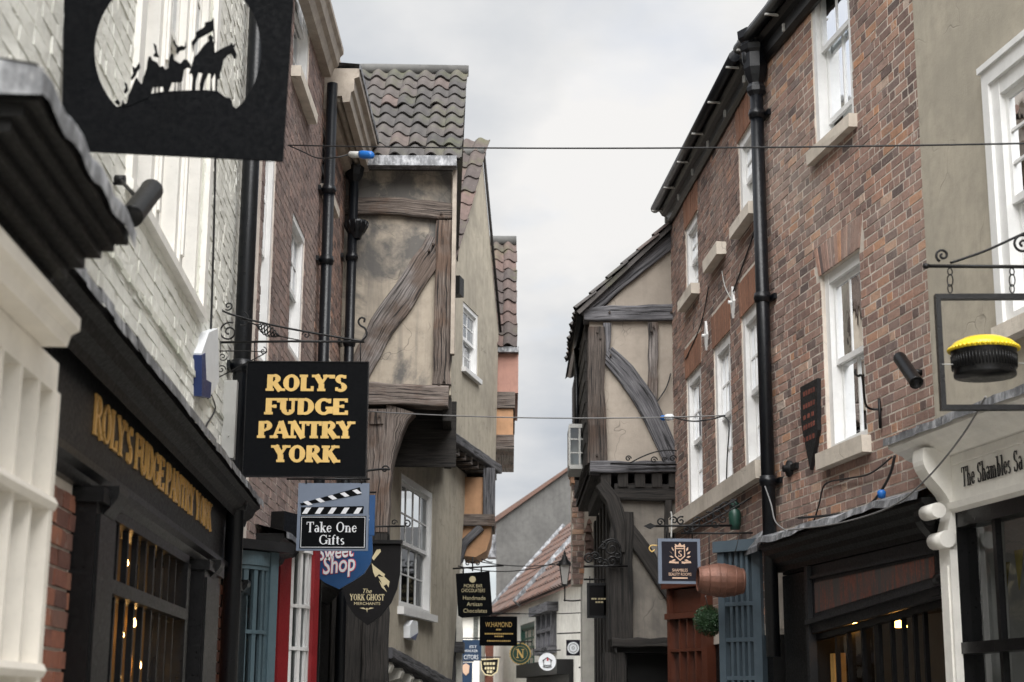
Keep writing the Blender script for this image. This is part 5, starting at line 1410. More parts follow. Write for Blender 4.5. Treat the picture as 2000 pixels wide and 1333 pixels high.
# roof with tiled verge
VR = Fr3(FR3.P(gp[0][0] - .09, .12, gp[0][1] + .02), Vector((0, 1, 0)), Vector((-sl3, 0, 1)), Vector((1, 0, sl3)))
m = MB(); m.poly([VR.P(0, 0, 0), VR.P(4.1, 0, 0), VR.P(4.1, 0, 2.6), VR.P(0, 0, 2.6)]); m.poly([VR.P(0, -.05, 0), VR.P(0, 0, 0), VR.P(0, 0, 2.6), VR.P(0, -.05, 2.6)]); m.build('roof', MT['tile_dark'], t3)
pantiles(VR, t3, MT['tile_dark'], 12, 9, .25, .27, -.03, 0, .02)
xs0 = x0_
m = MB(); m.box(FR3, xs0 - .01, xs0 + .05, -3.9, -.16, zj, zp); m.build('street_wall', MT['timber_dark'], t3)
m = MB()
for i in range(14):
    z = zj + .05 + (zp - zj - .1) * i / 14
    m.box(FR3, xs0 - .055 + .01 * (i % 2), xs0 - .011, -3.4, -.2, z, z + (zp - zj) / 14 + .0)
m.build('hung_slate', MT['timber_dark'], t3, kind='stuff')
m = MB(); m.tube([(xs0 - .09, 18.7, zp + .03), (xs0 - .09, 22.4, zp + .03)], .06, 8); m.tube([(xs0 - .08, 20.5, zj + .1), (xs0 - .08, 20.5, zp)], .035, 8); m.build('gutter', MT['pipe'], t3)
# under the jetty
for i in range(6):
    x = x0_ + .12 + i * .2
    m = MB(); m.box(FR3, x, x + .12, -3.0, .04, zj - .24, zj - .075); m.build('joist', MT['timber_dark'], t3)
m = MB(); m.box(FR3, x0_ + .02, 2.6, -3.9, -.1, zj - .07, zj); m.build('soffit', MT['timber_dark'], t3)
xw = FR3.px(1212, 1100)[0]; z1f = FR3.px(1260, 1248)[1]
m = MB(); m.box(FR3, xw, 2.6, -3.9, -.06, z1f, zj - .25); m.build('wall', MT['plaster_shade'], t3)
for nm, path, d0, d1 in (
    ('post', [P3(1216, 1000, .26), P3(1212, 1120, .28), P3(1212, 1250, .28)], -.3, .03),
    ('bracket', [P3(1172, 945, .16), P3(1196, 975, .17), P3(1209, 1020, .16), P3(1212, 1080, .1)], -.2, .05),
    ('beam', [P3(1200, 960, .2), P3(1320, 962, .2)], -.1, .02),
    ('brace', [P3(1225, 1030, .17), P3(1268, 1092, .17), P3(1318, 1170, .18)], -.1, .02),
    ('stud', [P3(1306, 960, .1), P3(1308, 1100, .1)], -.1, .015),
    ('bressumer', [P3(1195, 1256, .1), P3(1320, 1256, .11)], -.3, .08),
    ('post', [P3(1200, 1275, .25), (FR3.px(1200, 1300)[0], 0, .25)], -.3, .0)):
    MB().timber(FR3, path, d0, d1, .01).build(nm, MT['timber_dark'], t3)
m = MB(); m.box(FR3, xw + .1, 2.6, -3.9, -.4, 0, z1f - .05); m.box(FR3, xw - .05, 2.6, -3.9, -.06, z1f - .16, z1f - .05); m.build('ground_wall', MT['black_matt'], t3)
m = MB()
for i in range(5):
    m.box(FR3, xw - .12, xw - .02, -.9 - i * .7, -.6 - i * .7, .0, zj - .25)
m.build('street_post', MT['timber_dark'], t3, kind='stuff')
# ---------------------------------------------------------------- beyond it: brick and tile hung house with oriel
t4 = thing('brick_house', FR4.P(1.1, -1, 0), 'narrow brick house with tile hung corner and white post behind the dark timber house', 'house', 'old houses along the street')
rb = FR4.rect(1117, 918, 1141, 1142); rt = FR4.rect(1141, 935, 1160, 1092)
m = MB(); m.box(FR4, rb[0], 2.5, -.5, 0, rb[2], rb[3]); m.build('wall', MT['mortar'], t4)
lay_bricks(FR4, t4, MT['brick_red'], rb[0], rb[1], rb[2], rb[3], (), .08, .2, .012, .02, 40, .005)
m = MB(); m.box(FR4, rb[0] - .04, rb[1] + .03, -.3, .07, rb[3] - .1, rb[3] - .002); m.box(FR4, rb[0] - .02, rb[1], -.3, .05, rb[3] - .2, rb[3] - .1); m.build('corbel', MT['brick_red'], t4)
TH = Fr3(FR4.P(rb[1] + .01, .02, rt[2]), (1, 0, 0), (0, -1, .15), (0, .15, 1))
pantiles(TH, t4, MT['tile_red'], 1, 9, .17, (rt[3] - rt[2]) / 9, 0, 0, .03)
wv = [FR4.px(*q) for q in ((1137, 1335), (1137, 1150), (1143, 1100), (1165, 1098), (1160, 1180), (1172, 1240), (1176, 1335))]
m = MB(); m.prism(FR4, wv, -.5, .03); m.build('white_post', MT['plaster_w'], t4)
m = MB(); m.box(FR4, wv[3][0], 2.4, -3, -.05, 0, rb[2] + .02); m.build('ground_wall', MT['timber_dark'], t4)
FRO = Fr((0, 19.5), (1, 0))
ro = FRO.rect(1112, 832, 1152, 912)
m = MB()
for z in (ro[2], ro[3]):
    m.box(FRO, ro[0], ro[1], -.7, .03, z - .03, z + .02)
for u in (ro[0], (ro[0] + ro[1]) / 2, ro[1]):
    m.box(FRO, u - .012, u + .012, .0, .025, ro[2], ro[3])
for i in (1, 2):
    z = ro[2] + (ro[3] - ro[2]) * i / 3; m.box(FRO, ro[0], ro[1], .003, .02, z - .008, z + .008)
ow = m.build('oriel_window', MT['plastic_grey'], t3)
for i in range(2):
    for j in range(3):
        a, b = ro[0] + (ro[1] - ro[0]) * i / 2, ro[0] + (ro[1] - ro[0]) * (i + 1) / 2; c, e = ro[2] + (ro[3] - ro[2]) * j / 3, ro[2] + (ro[3] - ro[2]) * (j + 1) / 3
        MB().poly([FRO.P(a, .01, c), FRO.P(b, .01 + rnd.uniform(-.01, .01), c), FRO.P(b, .01, e), FRO.P(a, .01, e)]).build('pane', MT['glass'], ow)
MB().box(FRO, ro[0] + .0, ro[0] + .02, -.7, -.02, ro[2], ro[3]).build('oriel_side', MT['plastic_grey'], ow)
MB().box(FRO, ro[0] + .03, ro[1] + .3, -.7, -.3, ro[2], ro[3]).build('oriel_blind', MT['blind'], ow)
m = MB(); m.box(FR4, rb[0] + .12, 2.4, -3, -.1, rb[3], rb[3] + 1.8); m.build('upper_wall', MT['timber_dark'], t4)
# ---------------------------------------------------------------- far: white house with red pantile roof
e_ = thing('white_house', FE.P(6, -2, 0), 'white limewashed house with red pantile roof at the bend of the street', 'house', 'old houses along the street')
zE = 4.0; LE = 13.2
wE = [FE.rect(1016, 1222, 1044, 1308)]
wall_face(FE, e_, MT['plaster_w'], -.6, LE, 0, zE, wE, .1)
sash(FE, e_, wE[0], 3, (2, 2), .12, 'green_glass', None, backing='dark', bar=.05)
by = list(FE.rect(1057, 1160, 1086, 1262)); by[3] = min(by[3], zE - .42)
m = MB()
for u in (by[0], by[0] + (by[1] - by[0]) / 3, by[0] + (by[1] - by[0]) * 2 / 3, by[1]):
    m.box(FE, u - .07, u + .07, .0, .12, by[2], by[3])
m.box(FE, by[0] - .1, by[1] + .1, 0, .16, by[2] - .15, by[2]); m.box(FE, by[0] - .3, by[1] + .3, 0, .25, by[3], by[3] + .2); m.box(FE, by[0], by[1], .0, .13, (by[2] + by[3]) / 2 - .04, (by[2] + by[3]) / 2 + .04)
bw = m.build('oriel_window', MT['timber_slate'], e_)
for i in range(3):
    a, b = by[0] + (by[1] - by[0]) * i / 3, by[0] + (by[1] - by[0]) * (i + 1) / 3
    MB().poly([FE.P(a, .06, by[2]), FE.P(b, .06, by[2]), FE.P(b, .06, by[3]), FE.P(a, .06, by[3])]).build('pane', MT['glass'], bw)
sc_ = FE.rect(1040, 1282, 1112, 1300)
m = MB(); m.box(FE, sc_[0] - .5, sc_[1] + .3, 0, .35, 2.2, 2.5); m.box(FE, sc_[0] - .5, sc_[1] + .3, 0, .1, 0, 2.2); m.build('shop_cornice', MT['black_matt'], e_)
RE = Fr3(FE.P(0, .3, zE - .05), FE.U, Vector((FE.N.x * .74, FE.N.y * .74, .67)), Vector((-FE.N.x * .67, -FE.N.y * .67, .74)))
m = MB(); m.poly([RE.P(-.8, -.03, 0), RE.P(LE + .1, -.03, 0), RE.P(LE + .1, -.03, 3.6), RE.P(-.8, -.03, 3.6)])
m.poly([RE.P(LE + .1, -.03, 0), RE.P(LE + .1, -.03, 3.6), FE.P(LE + .1, -5, zE)])
m.build('roof', MT['tile_red'], e_)
tl_ = MB()
for c in range(44):                       # far tiles, too small to pick apart: one joined sheet of rolls
    for r in range(10):
        u = -.8 + c * .315; z = r * .36
        pts = []
        for zz_, lf in ((0, .05), (.4, 0)):
            for i in range(4):
                pts.append(RE.P(u + i * .105, lf + .05 * math.sin(i * 2.1) + rnd.uniform(0, .012), z + zz_))
        tl_.add(pts, [(0, 1, 5, 4), (1, 2, 6, 5), (2, 3, 7, 6)])
tl_.build('roof_tiling', MT['tile_red'], e_, kind='stuff')
m = MB(); m.tube([RE.P(6.4, .05, 0), RE.P(6.4, .07, 3.6)], .13, 6); m.build('valley_flashing', MT['lead'], e_)
m = MB(); m.tube([RE.P(LE + .08, .05, 0), RE.P(LE + .08, .07, 3.6)], .09, 6); m.build('verge', MT['lead'], e_)
# far: dark grey gable wall
d_ = thing('grey_house', FD.P(1, -2, 0), 'tall dark grey cement rendered gable end rising behind the red pantile roof', 'house', 'old houses along the street')
dg = [FD.px(*q) for q in ((969, 1345), (969, 1020), (1112, 918), (1220, 980), (1220, 1345))]
m = MB(); m.prism(FD, dg, -8, 0); m.build('wall', MT['plaster_g'], d_)
for (a, b) in ((1, 2), (2, 3)):
    p, q = dg[a], dg[b]; L = math.hypot(q[0] - p[0], q[1] - p[1]); nx, nz = -(q[1] - p[1]) / L, (q[0] - p[0]) / L
    m = MB(); m.prism(FD, [p, q, (q[0] + nx * .09, q[1] + nz * .09), (p[0] + nx * .09 - .1, p[1] + nz * .09)], -8.2, .12); m.build('roof', MT['tile_red'], d_)
ch = FD.rect(1046, 940, 1062, 965)
m = MB(); m.box(FD, ch[0], ch[1], -3, -2, ch[2] - .8, ch[3]); m.build('chimney', MT['lead'], d_)
ap_ = FD.px(969, 1050); m = MB(); m.box(FD, ap_[0] - .28, ap_[0], -1, -.2, ap_[1] - .6, ap_[1] + .3); m.build('hopper', MT['lead'], d_)
# far left: brick house with white windows, pale shop
g_ = thing('far_house', (-.9, 44, 0), 'small distant brick house with white windows at the end of the street', 'house', 'old houses along the street')
FG = Fr((0, 47.0), (1, 0))
r = FG.rect(905, 1195, 992, 1345); m = MB(); m.box(FG, r[0] - 1.5, r[1], -4, 0, 0, r[3]); m.build('wall', MT['brick_orange'], g_)
for (x0, y0, x1, y1) in ((972, 1262, 984, 1320), (936, 1278, 948, 1320)):
    q = FG.rect(x0, y0, x1, y1); m = MB(); m.box(FG, q[0], q[1], 0, .08, q[2], q[3]); w_ = m.build('window', MT['white'], g_)
    m = MB(); m.box(FG, q[0] + .05, q[1] - .05, .08, .09, q[2] + .05, (q[2] + q[3]) / 2); m.build('pane', MT['glass_dark'], w_)
    m = MB(); m.box(FG, q[0] + .05, q[1] - .05, .08, .09, (q[2] + q[3]) / 2 + .05, q[3] - .05); m.build('pane', MT['glass_dark'], w_)
FH = Fr((0, 36.0), (1, 0))
h_ = thing('far_house', (-1.1, 36, 0), 'distant pale green plastered house front behind the hanging signs', 'house', 'old houses along the street')
r = FH.rect(880, 1200, 936, 1340); m = MB(); m.box(FH, r[0] - 1.2, r[1], -8, 0, 0, r[3]); m.build('wall', MT['plaster_w'], h_)
q = FH.rect(925, 1205, 934, 1252); m = MB(); m.box(FH, q[0], q[1], 0, .05, q[2], q[3]); m.build('window', MT['glass_dark'], h_)
m = MB(); m.box(FH, r[0] - 1.2, r[1] + .2, -8.3, .2, r[3], r[3] + .12); m.build('roof', MT['tile_red'], h_)
# ---------------------------------------------------------------- hanging signs
def plane_at(x, y, Y, yaw=0.0, tilt=0.0):
    return facing(at_y(x, y, Y), yaw, tilt)
def loop(F, pts, d=0.0):
    return [F.px(x, y, d) for x, y in pts]
def seg(F, pts, d=0.0):
    return [F.P(*(lambda q: (q[0], d, q[1]))(F.px(x, y, d))) for x, y in pts]
def smooth_path(pts, n=6):
    out = []
    P_ = [Vector(p) for p in pts]
    for i in range(len(P_) - 1):
        p0, p1, p2, p3 = P_[max(i - 1, 0)], P_[i], P_[i + 1], P_[min(i + 2, len(P_) - 1)]
        for j in range(n):
            t = j / n
            out.append(.5 * ((2 * p1) + (p2 - p0) * t + (2 * p0 - 5 * p1 + 4 * p2 - p3) * t * t + (3 * p1 - p0 - 3 * p2 + p3) * t ** 3))
    return out + [P_[-1]]
def bar(F, pts, r, parent, name='bracket', mat='iron', d=0.0, sm=True, seg_=7):
    q = seg(F, pts, d)
    return MB().tube(smooth_path(q) if sm and len(q) > 2 else q, r, seg_).build(name, MT[mat], parent)
def scroll(F, x, y, rpx, parent, r=.006, turns=1.4, a0=0.0, sgn=1, d=0.0, mat='iron'):
    u, z = F.px(x, y, d); R = abs(F.px(x + rpx, y, d)[0] - u)
    return MB().tube(spiral(F, u, z, d, R, turns, a0, sgn), r, 6).build('scroll', MT[mat], parent)
# large black board with moonlit riders
S1 = plane_at(343, 306, 5.45, .12)
sg = thing('hanging_sign', S1.P(0, 0, 0), 'large black board with round cutout and silhouetted horse riders, top of the picture', 'sign', 'signs hanging over the street')
cx, cy, cr = 347, 98, 163
hill = [(461, 212), (456, 208), (451, 192), (440, 190), (425, 178), (400, 176), (360, 177), (320, 179), (290, 184), (262, 194), (240, 205), (228, 209)]
a_s = math.degrees(math.atan2(-(209 - cy), 228 - cx)) % 360; a_e = math.degrees(math.atan2(-(212 - cy), 461 - cx)) % 360
ring_ = []
for i in range(1, 48):
    a = math.radians(a_s - (a_s + 360 - a_e) * i / 48)
    ring_.append((cx + cr * math.cos(a), cy - cr * math.sin(a)))
outer = [(120, 293), (553, 315), (584, -160), (128, -160)]
MB().plate(S1, [loop(S1, outer), loop(S1, hill + ring_)], -.012, .0).build('board', MT['sign_black'], sg)
Z6 = lambda pts: [(x / 4.167 + 170, y / 4.167) for x, y in pts]
sil = [
 [(830, 600), (850, 590), (860, 640), (850, 760), (880, 760), (885, 650), (905, 585), (940, 590), (915, 690), (915, 760), (935, 760), (960, 650), (990, 590), (1005, 600), (1000, 760), (1020, 760), (1015, 640), (1040, 590), (1045, 640), (1045, 760), (1060, 760), (1062, 640), (1085, 630), (1080, 600), (1100, 540), (1110, 480), (1150, 440), (1170, 430), (1195, 470), (1212, 470), (1218, 440), (1195, 390), (1210, 355), (1190, 370), (1172, 345), (1165, 365), (1100, 395), (1040, 430), (1035, 350), (1025, 335), (1025, 300), (1005, 283), (985, 300), (990, 335), (950, 370), (900, 440), (870, 465), (855, 520)],
 [(1022, 150), (1012, 172), (960, 185), (955, 220), (885, 265), (885, 300), (850, 345), (860, 430), (872, 360), (905, 310), (960, 280), (1022, 245), (1034, 345), (1042, 345), (1030, 150)],
 [(455, 640), (485, 560), (490, 510), (500, 465), (520, 460), (530, 490), (570, 510), (590, 545), (620, 540), (640, 570), (660, 555), (665, 490), (680, 440), (700, 440), (710, 490), (760, 520), (790, 485), (815, 487), (845, 530), (840, 550), (815, 545), (790, 560), (775, 650), (765, 665), (690, 665), (655, 760), (625, 760), (615, 700), (535, 705), (510, 790), (440, 800)],
 [(715, 655), (722, 655), (718, 765), (708, 765)], [(740, 655), (748, 655), (745, 765), (735, 765)], [(758, 655), (768, 655), (762, 765), (754, 765)],
 [(548, 695), (560, 695), (556, 770), (546, 770)], [(580, 695), (594, 695), (590, 770), (580, 770)],
 [(320, 870), (335, 780), (355, 740), (390, 650), (405, 630), (420, 660), (445, 690), (462, 640), (500, 800), (420, 830), (360, 860)],
 [(700, 345), (712, 322), (722, 360), (745, 385), (770, 375), (795, 385), (803, 335), (808, 380), (790, 400), (750, 410), (735, 440), (725, 420), (728, 390)],
 [(300, 670), (325, 685), (333, 730), (310, 757), (300, 750), (314, 715)],
 [(355, 640), (375, 600), (365, 540), (395, 560), (425, 510), (432, 545), (404, 582), (398, 605), (362, 650)],
 [(540, 355), (565, 375), (572, 430), (586, 462), (540, 455), (555, 430), (545, 385)],
 [(225, 830), (250, 812), (268, 835), (258, 850), (240, 845)], [(280, 860), (292, 815), (306, 850), (312, 870)]]
for i, q in enumerate(sil):
    MB().plate(S1, [loop(S1, Z6(q))], -.011, .0006 + .0003 * i).build('silhouette', MT['sign_black'], sg)
MB().tube([S1.P(*(lambda q: (q[0], 0, q[1]))(S1.px(140, -150))), S1.P(*(lambda q: (q[0] - .25, 0, q[1]))(S1.px(120, -150)))], .015, 8).build('bracket', MT['iron'], sg)
# black board with gold capitals
S2 = plane_at(600, 706, 10.2)
sg = thing('hanging_sign', S2.P(0, 0, 0), 'black square board with four lines of bold gold capitals on scrolled iron bracket', 'sign', 'signs hanging over the street')
r = S2.rect(484, 707, 713, 931)
MB().box(S2, r[0], r[1], -.03, 0, r[2], r[3]).build('board', MT['sign_black'], sg)
m = MB()
for a, b, c, e in ((r[0] - .006, r[0], r[2] - .006, r[3] + .006), (r[1], r[1] + .006, r[2] - .006, r[3] + .006), (r[0], r[1], r[3], r[3] + .006), (r[0], r[1], r[2] - .006, r[2])):
    m.box(S2, a, b, -.034, .004, c, e)
m.build('frame', MT['black'], sg)
for s_, xa_, xb_, yt_, yb_ in (("ROLY'S", 520, 679, 733, 764), ('FUDGE', 517, 679, 779, 810), ('PANTRY', 503, 691, 824, 856), ('YORK', 532, 662, 871, 903)):
    a, b = S2.px(xa_, yb_), S2.px(xb_, yt_)
    serif_text(S2, s_, (a[0] + b[0]) / 2, a[1], b[1] - a[1], .0005, MT['gold'], sg, depth=.003, fit=b[0] - a[0], wt=.29, thin=.15, serif=.42)
bar(S2, [(432, 669), (560, 667), (712, 668)], .008, sg, sm=False)
bar(S2, [(428, 602), (445, 612), (500, 628), (580, 645), (660, 659), (706, 667)], .007, sg)
bar(S2, [(426, 588), (427, 640), (428, 690)], .011, sg, 'back_plate')
bar(S2, [(706, 667), (716, 655), (713, 642), (704, 636), (700, 628), (705, 621), (712, 623), (711, 630)], .007, sg, 'hook')
scroll(S2, 447, 649, 20, sg, .006, 1.6, 1.2, 1); scroll(S2, 446, 598, 9, sg, .005, 1.3, -2.2, 1); scroll(S2, 598, 655, 8, sg, .004, 1.3, 3.0, -1); scroll(S2, 470, 630, 22, sg, .004, .5, 1.3, -1, d=.0)
m = MB()
for i in range(4):
    q = [S2.px(500 + 45 * t / 24, 635 + 22 * t / 24) for t in range(25)]
    pts = []
    for t, (u, z) in enumerate(q):
        f = math.sin(math.pi * t / 24) * .035; a = i * 1.571 + t * .5
        pts.append(S2.P(u + f * .3 * math.cos(a), f * math.sin(a), z + f * math.cos(a)))
    m.tube(pts, .0045, 5)
m.build('twisted_basket', MT['iron'], sg)
bar(S2, [(470, 622), (500, 635)], .005, sg); bar(S2, [(545, 657), (600, 668)], .004, sg)
bar(S2, [(425, 686), (480, 686), (522, 688)], .004, sg); bar(S2, [(426, 738), (470, 715), (515, 692)], .004, sg); scroll(S2, 435, 697, 9, sg, .004, 1.3, 0, -1); scroll(S2, 432, 722, 9, sg, .004, 1.3, 0, 1); scroll(S2, 514, 686, 8, sg, .004, 1.2, 1.5, -1)
for x in (497, 704):
    bar(S2, [(x, 670), (x, 706)], .004, sg, 'hanger', sm=False)
# clapperboard sign
S3 = plane_at(650, 943, 12.4, -.04)
sg = thing('hanging_sign', S3.P(0, 0, 0), 'slate blue square sign painted with a film clapperboard and silver lettering', 'sign', 'signs hanging over the street')
r = S3.rect(583, 944, 718, 1076)
MB().box(S3, r[0], r[1], -.03, 0, r[2], r[3]).build('board', MT['slate_blue'], sg)
q = S3.rect(587, 1008, 714, 1072); MB().box(S3, *q[:2], 0, .003, *q[2:]).build('clapper_board', MT['sign_black'], sg)
m = MB(); w_ = .004
m.box(S3, q[0] + .008, q[1] - .008, .003, .0045, q[3] - .012, q[3] - .008); m.box(S3, q[0] + .008, q[1] - .008, .003, .0045, q[2] + .008, q[2] + .012); m.box(S3, q[0] + .008, q[0] + .012, .003, .0044, q[2] + .012, q[3] - .012); m.box(S3, q[1] - .012, q[1] - .008, .003, .0044, q[2] + .012, q[3] - .012)
m.build('border', MT['silver'], sg)
MB().prism(S3, loop(S3, [(588, 1006), (709, 1003), (711, 989), (588, 991)]), 0, .003).build('clapper_bar', MT['sign_black'], sg)
MB().prism(S3, loop(S3, [(589, 988), (706, 966), (703, 952), (586, 984)]), 0, .0036).build('clapper_bar', MT['sign_black'], sg)
for i in range(5):
    x = 590 + i * 25; MB().prism(S3, loop(S3, [(x, 1004), (x + 10, 1004), (x + 18, 992), (x + 8, 992)]), .003, .0045).build('stripe', MT['silver'], sg)
    x = 592 + i * 24; y = 985 - i * 5.6; MB().prism(S3, loop(S3, [(x, y - 4), (x + 9, y - 6.5), (x + 19, y + 1), (x + 10, y + 3)]), .0036, .005).build('stripe', MT['silver'], sg)
a, b = S3.px(598, 1040), S3.px(698, 1020); serif_text(S3, 'Take One', (a[0] + b[0]) / 2, a[1], b[1] - a[1], .003, MT['silver'], sg, depth=.002, fit=b[0] - a[0], wt=.15, thin=.06, serif=.24)
a, b = S3.px(622, 1064), S3.px(674, 1045); serif_text(S3, 'Gifts', (a[0] + b[0]) / 2, a[1], b[1] - a[1], .003, MT['silver'], sg, depth=.002, fit=b[0] - a[0], wt=.15, thin=.06, serif=.24)
bar(S3, [(560, 936), (722, 936)], .008, sg, sm=False); bar(S3, [(700, 922), (740, 917), (762, 917)], .009, sg, 'finial'); scroll(S3, 752, 917, 8, sg, .007, 1.2)
for x in (598, 706):
    bar(S3, [(x, 936), (x, 945)], .006, sg, 'hanger', sm=False)
# navy sign behind it
S4 = plane_at(715, 965, 13.3)
sg = thing('hanging_sign', S4.P(0, 0, 0), 'plain blue board with a white letter peeping out behind the clapperboard sign', 'sign', 'signs hanging over the street')
r = S4.rect(640, 967, 731, 1046); MB().box(S4, r[0], r[1], -.03, 0, r[2], r[3]).build('board', MT['sweet_blue'], sg)
sans_text(S4, 'S', *S4.px(718, 1018), .05, 0, MT['plastic_white'], sg, bold=.02)
bar(S4, [(600, 962), (735, 962)], .008, sg, sm=False)
# blue shield sweet shop
S5 = plane_at(660, 1060, 13.9)
sg = thing('hanging_sign', S5.P(0, 0, 0), 'royal blue rounded shield sign with white script edged in red', 'sign', 'signs hanging over the street')
sh = [(600, 1030), (726, 1030), (728, 1080), (724, 1100), (712, 1120), (690, 1135), (662, 1151), (634, 1138), (614, 1123), (603, 1103), (600, 1080)]
MB().prism(S5, loop(S5, sh), -.03, 0).build('board', MT['sweet_blue'], sg)
u, z = S5.px(662, 1118)
sans_text(S5, 'Shop', u, z, .15, .0, MT['red_print'], sg, bold=.055, shear=.25, rot=.14, width=.30); sans_text(S5, 'Shop', u, z, .15, .003, MT['plastic_white'], sg, bold=.02, shear=.25, rot=.14, width=.285)
u, z = S5.px(655, 1091)
sans_text(S5, 'Sweet', u, z, .13, .0, MT['red_print'], sg, bold=.05, shear=.25, rot=.14, width=.33); sans_text(S5, 'Sweet', u, z, .13, .003, MT['plastic_white'], sg, bold=.02, shear=.25, rot=.14, width=.315)
bar(S5, [(540, 1026), (730, 1026)], .008, sg, sm=False)
# ghost shield
S6 = plane_at(725, 1060, 15.4)
sg = thing('hanging_sign', S6.P(0, 0, 0), 'soft black pointed shield sign with broom emblem and bone lettering', 'sign', 'signs hanging over the street')
sh = [(668, 1063), (783, 1063), (781, 1120), (776, 1150), (764, 1178), (745, 1203), (718, 1222), (694, 1204), (677, 1180), (669, 1150)]
MB().prism(S6, loop(S6, sh), -.03, 0).build('board', MT['ghost_black'], sg)
r = S6.rect(664, 1055, 786, 1063); MB().box(S6, r[0], r[1], -.05, .03, r[2], r[3]).build('top_moulding', MT['black'], sg)
a, b = S6.px(683, 1173), S6.px(751, 1161); serif_text(S6, 'YORK GHOST', (a[0] + b[0]) / 2, a[1], b[1] - a[1], .0, MT['bone'], sg, depth=.002, fit=b[0] - a[0], wt=.2, thin=.08, serif=.26)
sans_text(S6, 'MERCHANTS', *S6.px(717, 1182), .028, 0, MT['bone'], sg, width=.25); sans_text(S6, 'The', *S6.px(716, 1159), .045, 0, MT['bone'], sg, shear=.3, width=.085)
MB().prism(S6, loop(S6, [(736, 1074), (743, 1073), (744, 1078), (730, 1095), (726, 1090)]), 0, .003).build('broom_handle', MT['bone'], sg)
m = MB()
for q in ([(726, 1100), (732, 1108), (740, 1122), (733, 1128), (729, 1118)], [(729, 1104), (752, 1122), (750, 1128), (738, 1120)], [(738, 1126), (752, 1128), (757, 1140), (748, 1146), (744, 1136)], [(750, 1126), (761, 1136), (759, 1148), (753, 1138)], [(740, 1134), (750, 1146), (756, 1157), (746, 1148)]):
    m.prism(S6, loop(S6, q), 0, .003 + rnd.uniform(0, .001))
m.build('broom_head', MT['bone'], sg)
m = MB()
for q in ([(702, 1188), (710, 1187), (716, 1191), (710, 1190)], [(731, 1188), (723, 1187), (717, 1191), (723, 1190)], [(715, 1188), (718, 1188), (717, 1197)]):
    m.prism(S6, loop(S6, q), 0, .002)
m.build('flourish', MT['bone'], sg)
bar(S6, [(640, 1030), (790, 1028)], .009, sg, sm=False); scroll(S6, 795, 1024, 8, sg, .008, 1.1, 2.0, -1); scroll(S6, 770, 1021, 6, sg, .006, 1.2)
for x in (690, 758):
    bar(S6, [(x, 1030), (x, 1056)], .007, sg, 'hanger', sm=False)
# signs down the street
def simple_sign(x0, y0, x1, y1, Y, mat, label, corners=None, texts=(), bar_=None, name='hanging_sign', tilt=0.0):
    F = plane_at((x0 + x1) / 2, y0, Y, 0, tilt)
    s_ = thing(name, F.P(0, 0, 0), label, 'sign', 'signs hanging over the street')
    if corners:
        MB().prism(F, loop(F, corners), -.04, 0).build('board', MT[mat], s_)
    else:
        r = F.rect(x0, y0, x1, y1); MB().box(F, r[0], r[1], -.04, 0, r[2], r[3]).build('board', MT[mat], s_)
    for (t, x, y, hpx, wpx, m_) in texts:
        u, z = F.px(x, y); h = abs(F.px(x, y - hpx)[1] - z); w = abs(F.px(x + wpx, y)[0] - u)
        sans_text(F, t, u, z, h, .002, MT[m_], s_, width=w)
    if bar_:
        bar(F, bar_, .012, s_, sm=False)
    return F, s_
F, s_ = simple_sign(890, 1117, 960, 1206, 22.0, 'sign_black', 'tilted black board with gold lettering in five lines, under the orange panelled jetty', [(890, 1121), (956, 1116), (962, 1199), (956, 1203), (902, 1207), (895, 1203)],
    [('MONK BAR', 924, 1148, 7, 36, 'bone'), ('CHOCOLATIERS', 924, 1157, 7, 46, 'bone'), ('Handmade', 926, 1172, 8, 44, 'bone'), ('Artisan', 927, 1184, 8, 30, 'bone'), ('Chocolates', 928, 1197, 8, 46, 'bone')], [(884, 1111), (984, 1105)])
MB().prism(F, disc(F, *F.px(923, 1132), .045, 16), 0, .004).build('emblem', MT['bone'], s_)
bar(F, [(923, 1088), (923, 1116)], .01, s_, 'finial', sm=False); scroll(F, 914, 1101, 7, s_, .008, 1.0, 0, 1); scroll(F, 932, 1101, 7, s_, .008, 1.0, 3.1, -1); bar(F, [(940, 1092), (955, 1098), (962, 1098)], .008, s_, 'arm')
for x in (905, 940):
    bar(F, [(x, 1108), (x, 1120)], .01, s_, 'hanger', sm=False)
F, s_ = simple_sign(937, 1204, 1010, 1262, 26.0, 'sign_black', 'wide black board with gold lettering hung below the tilted black board', None,
    [('W.HAMOND', 974, 1225, 10, 52, 'gold')], [(930, 1199), (1015, 1199)])
for y, x0, x1 in ((1229, 969, 979), (1237, 947, 1002), (1242, 966, 983), (1251, 951, 997)):       # lines too small to read: dashes of print
    x = x0; m = MB()
    while x < x1:
        w_ = rnd.uniform(2.2, 4.5); r = F.rect(x, y, min(x + w_, x1), y + 2.6); m.box(F, r[0], r[1], 0, .003, r[2], r[3]); x += w_ + .9
    m.build('lettering', MT['gold'], s_, kind='stuff')
simple_sign(880, 1250, 940, 1291, 30.0, 'navy', 'navy blue board with plain white lettering low at the left side of the street', None, [('EST', 924, 1266, 5, 14, 'plastic_white'), ('WALKER', 920, 1274, 5, 26, 'plastic_white'), ('CITORS', 920, 1288, 9, 28, 'plastic_white')], [(870, 1247), (945, 1247)])
F, s_ = simple_sign(886, 1294, 922, 1340, 31.0, 'navy', 'small navy board with pink crest below the navy lettered board', None, (), [(875, 1292), (925, 1292)])
MB().prism(F, loop(F, [(903, 1300), (910, 1296), (917, 1300), (916, 1314), (910, 1320), (904, 1314)]), 0, .01).build('crest', MT['rose_gold'], s_)
F = plane_at(1016, 1277, 27.5); s_ = thing('hanging_sign', F.P(0, 0, 0), 'round dark green sign with gold scalloped rim and gold initial', 'sign', 'signs hanging over the street')
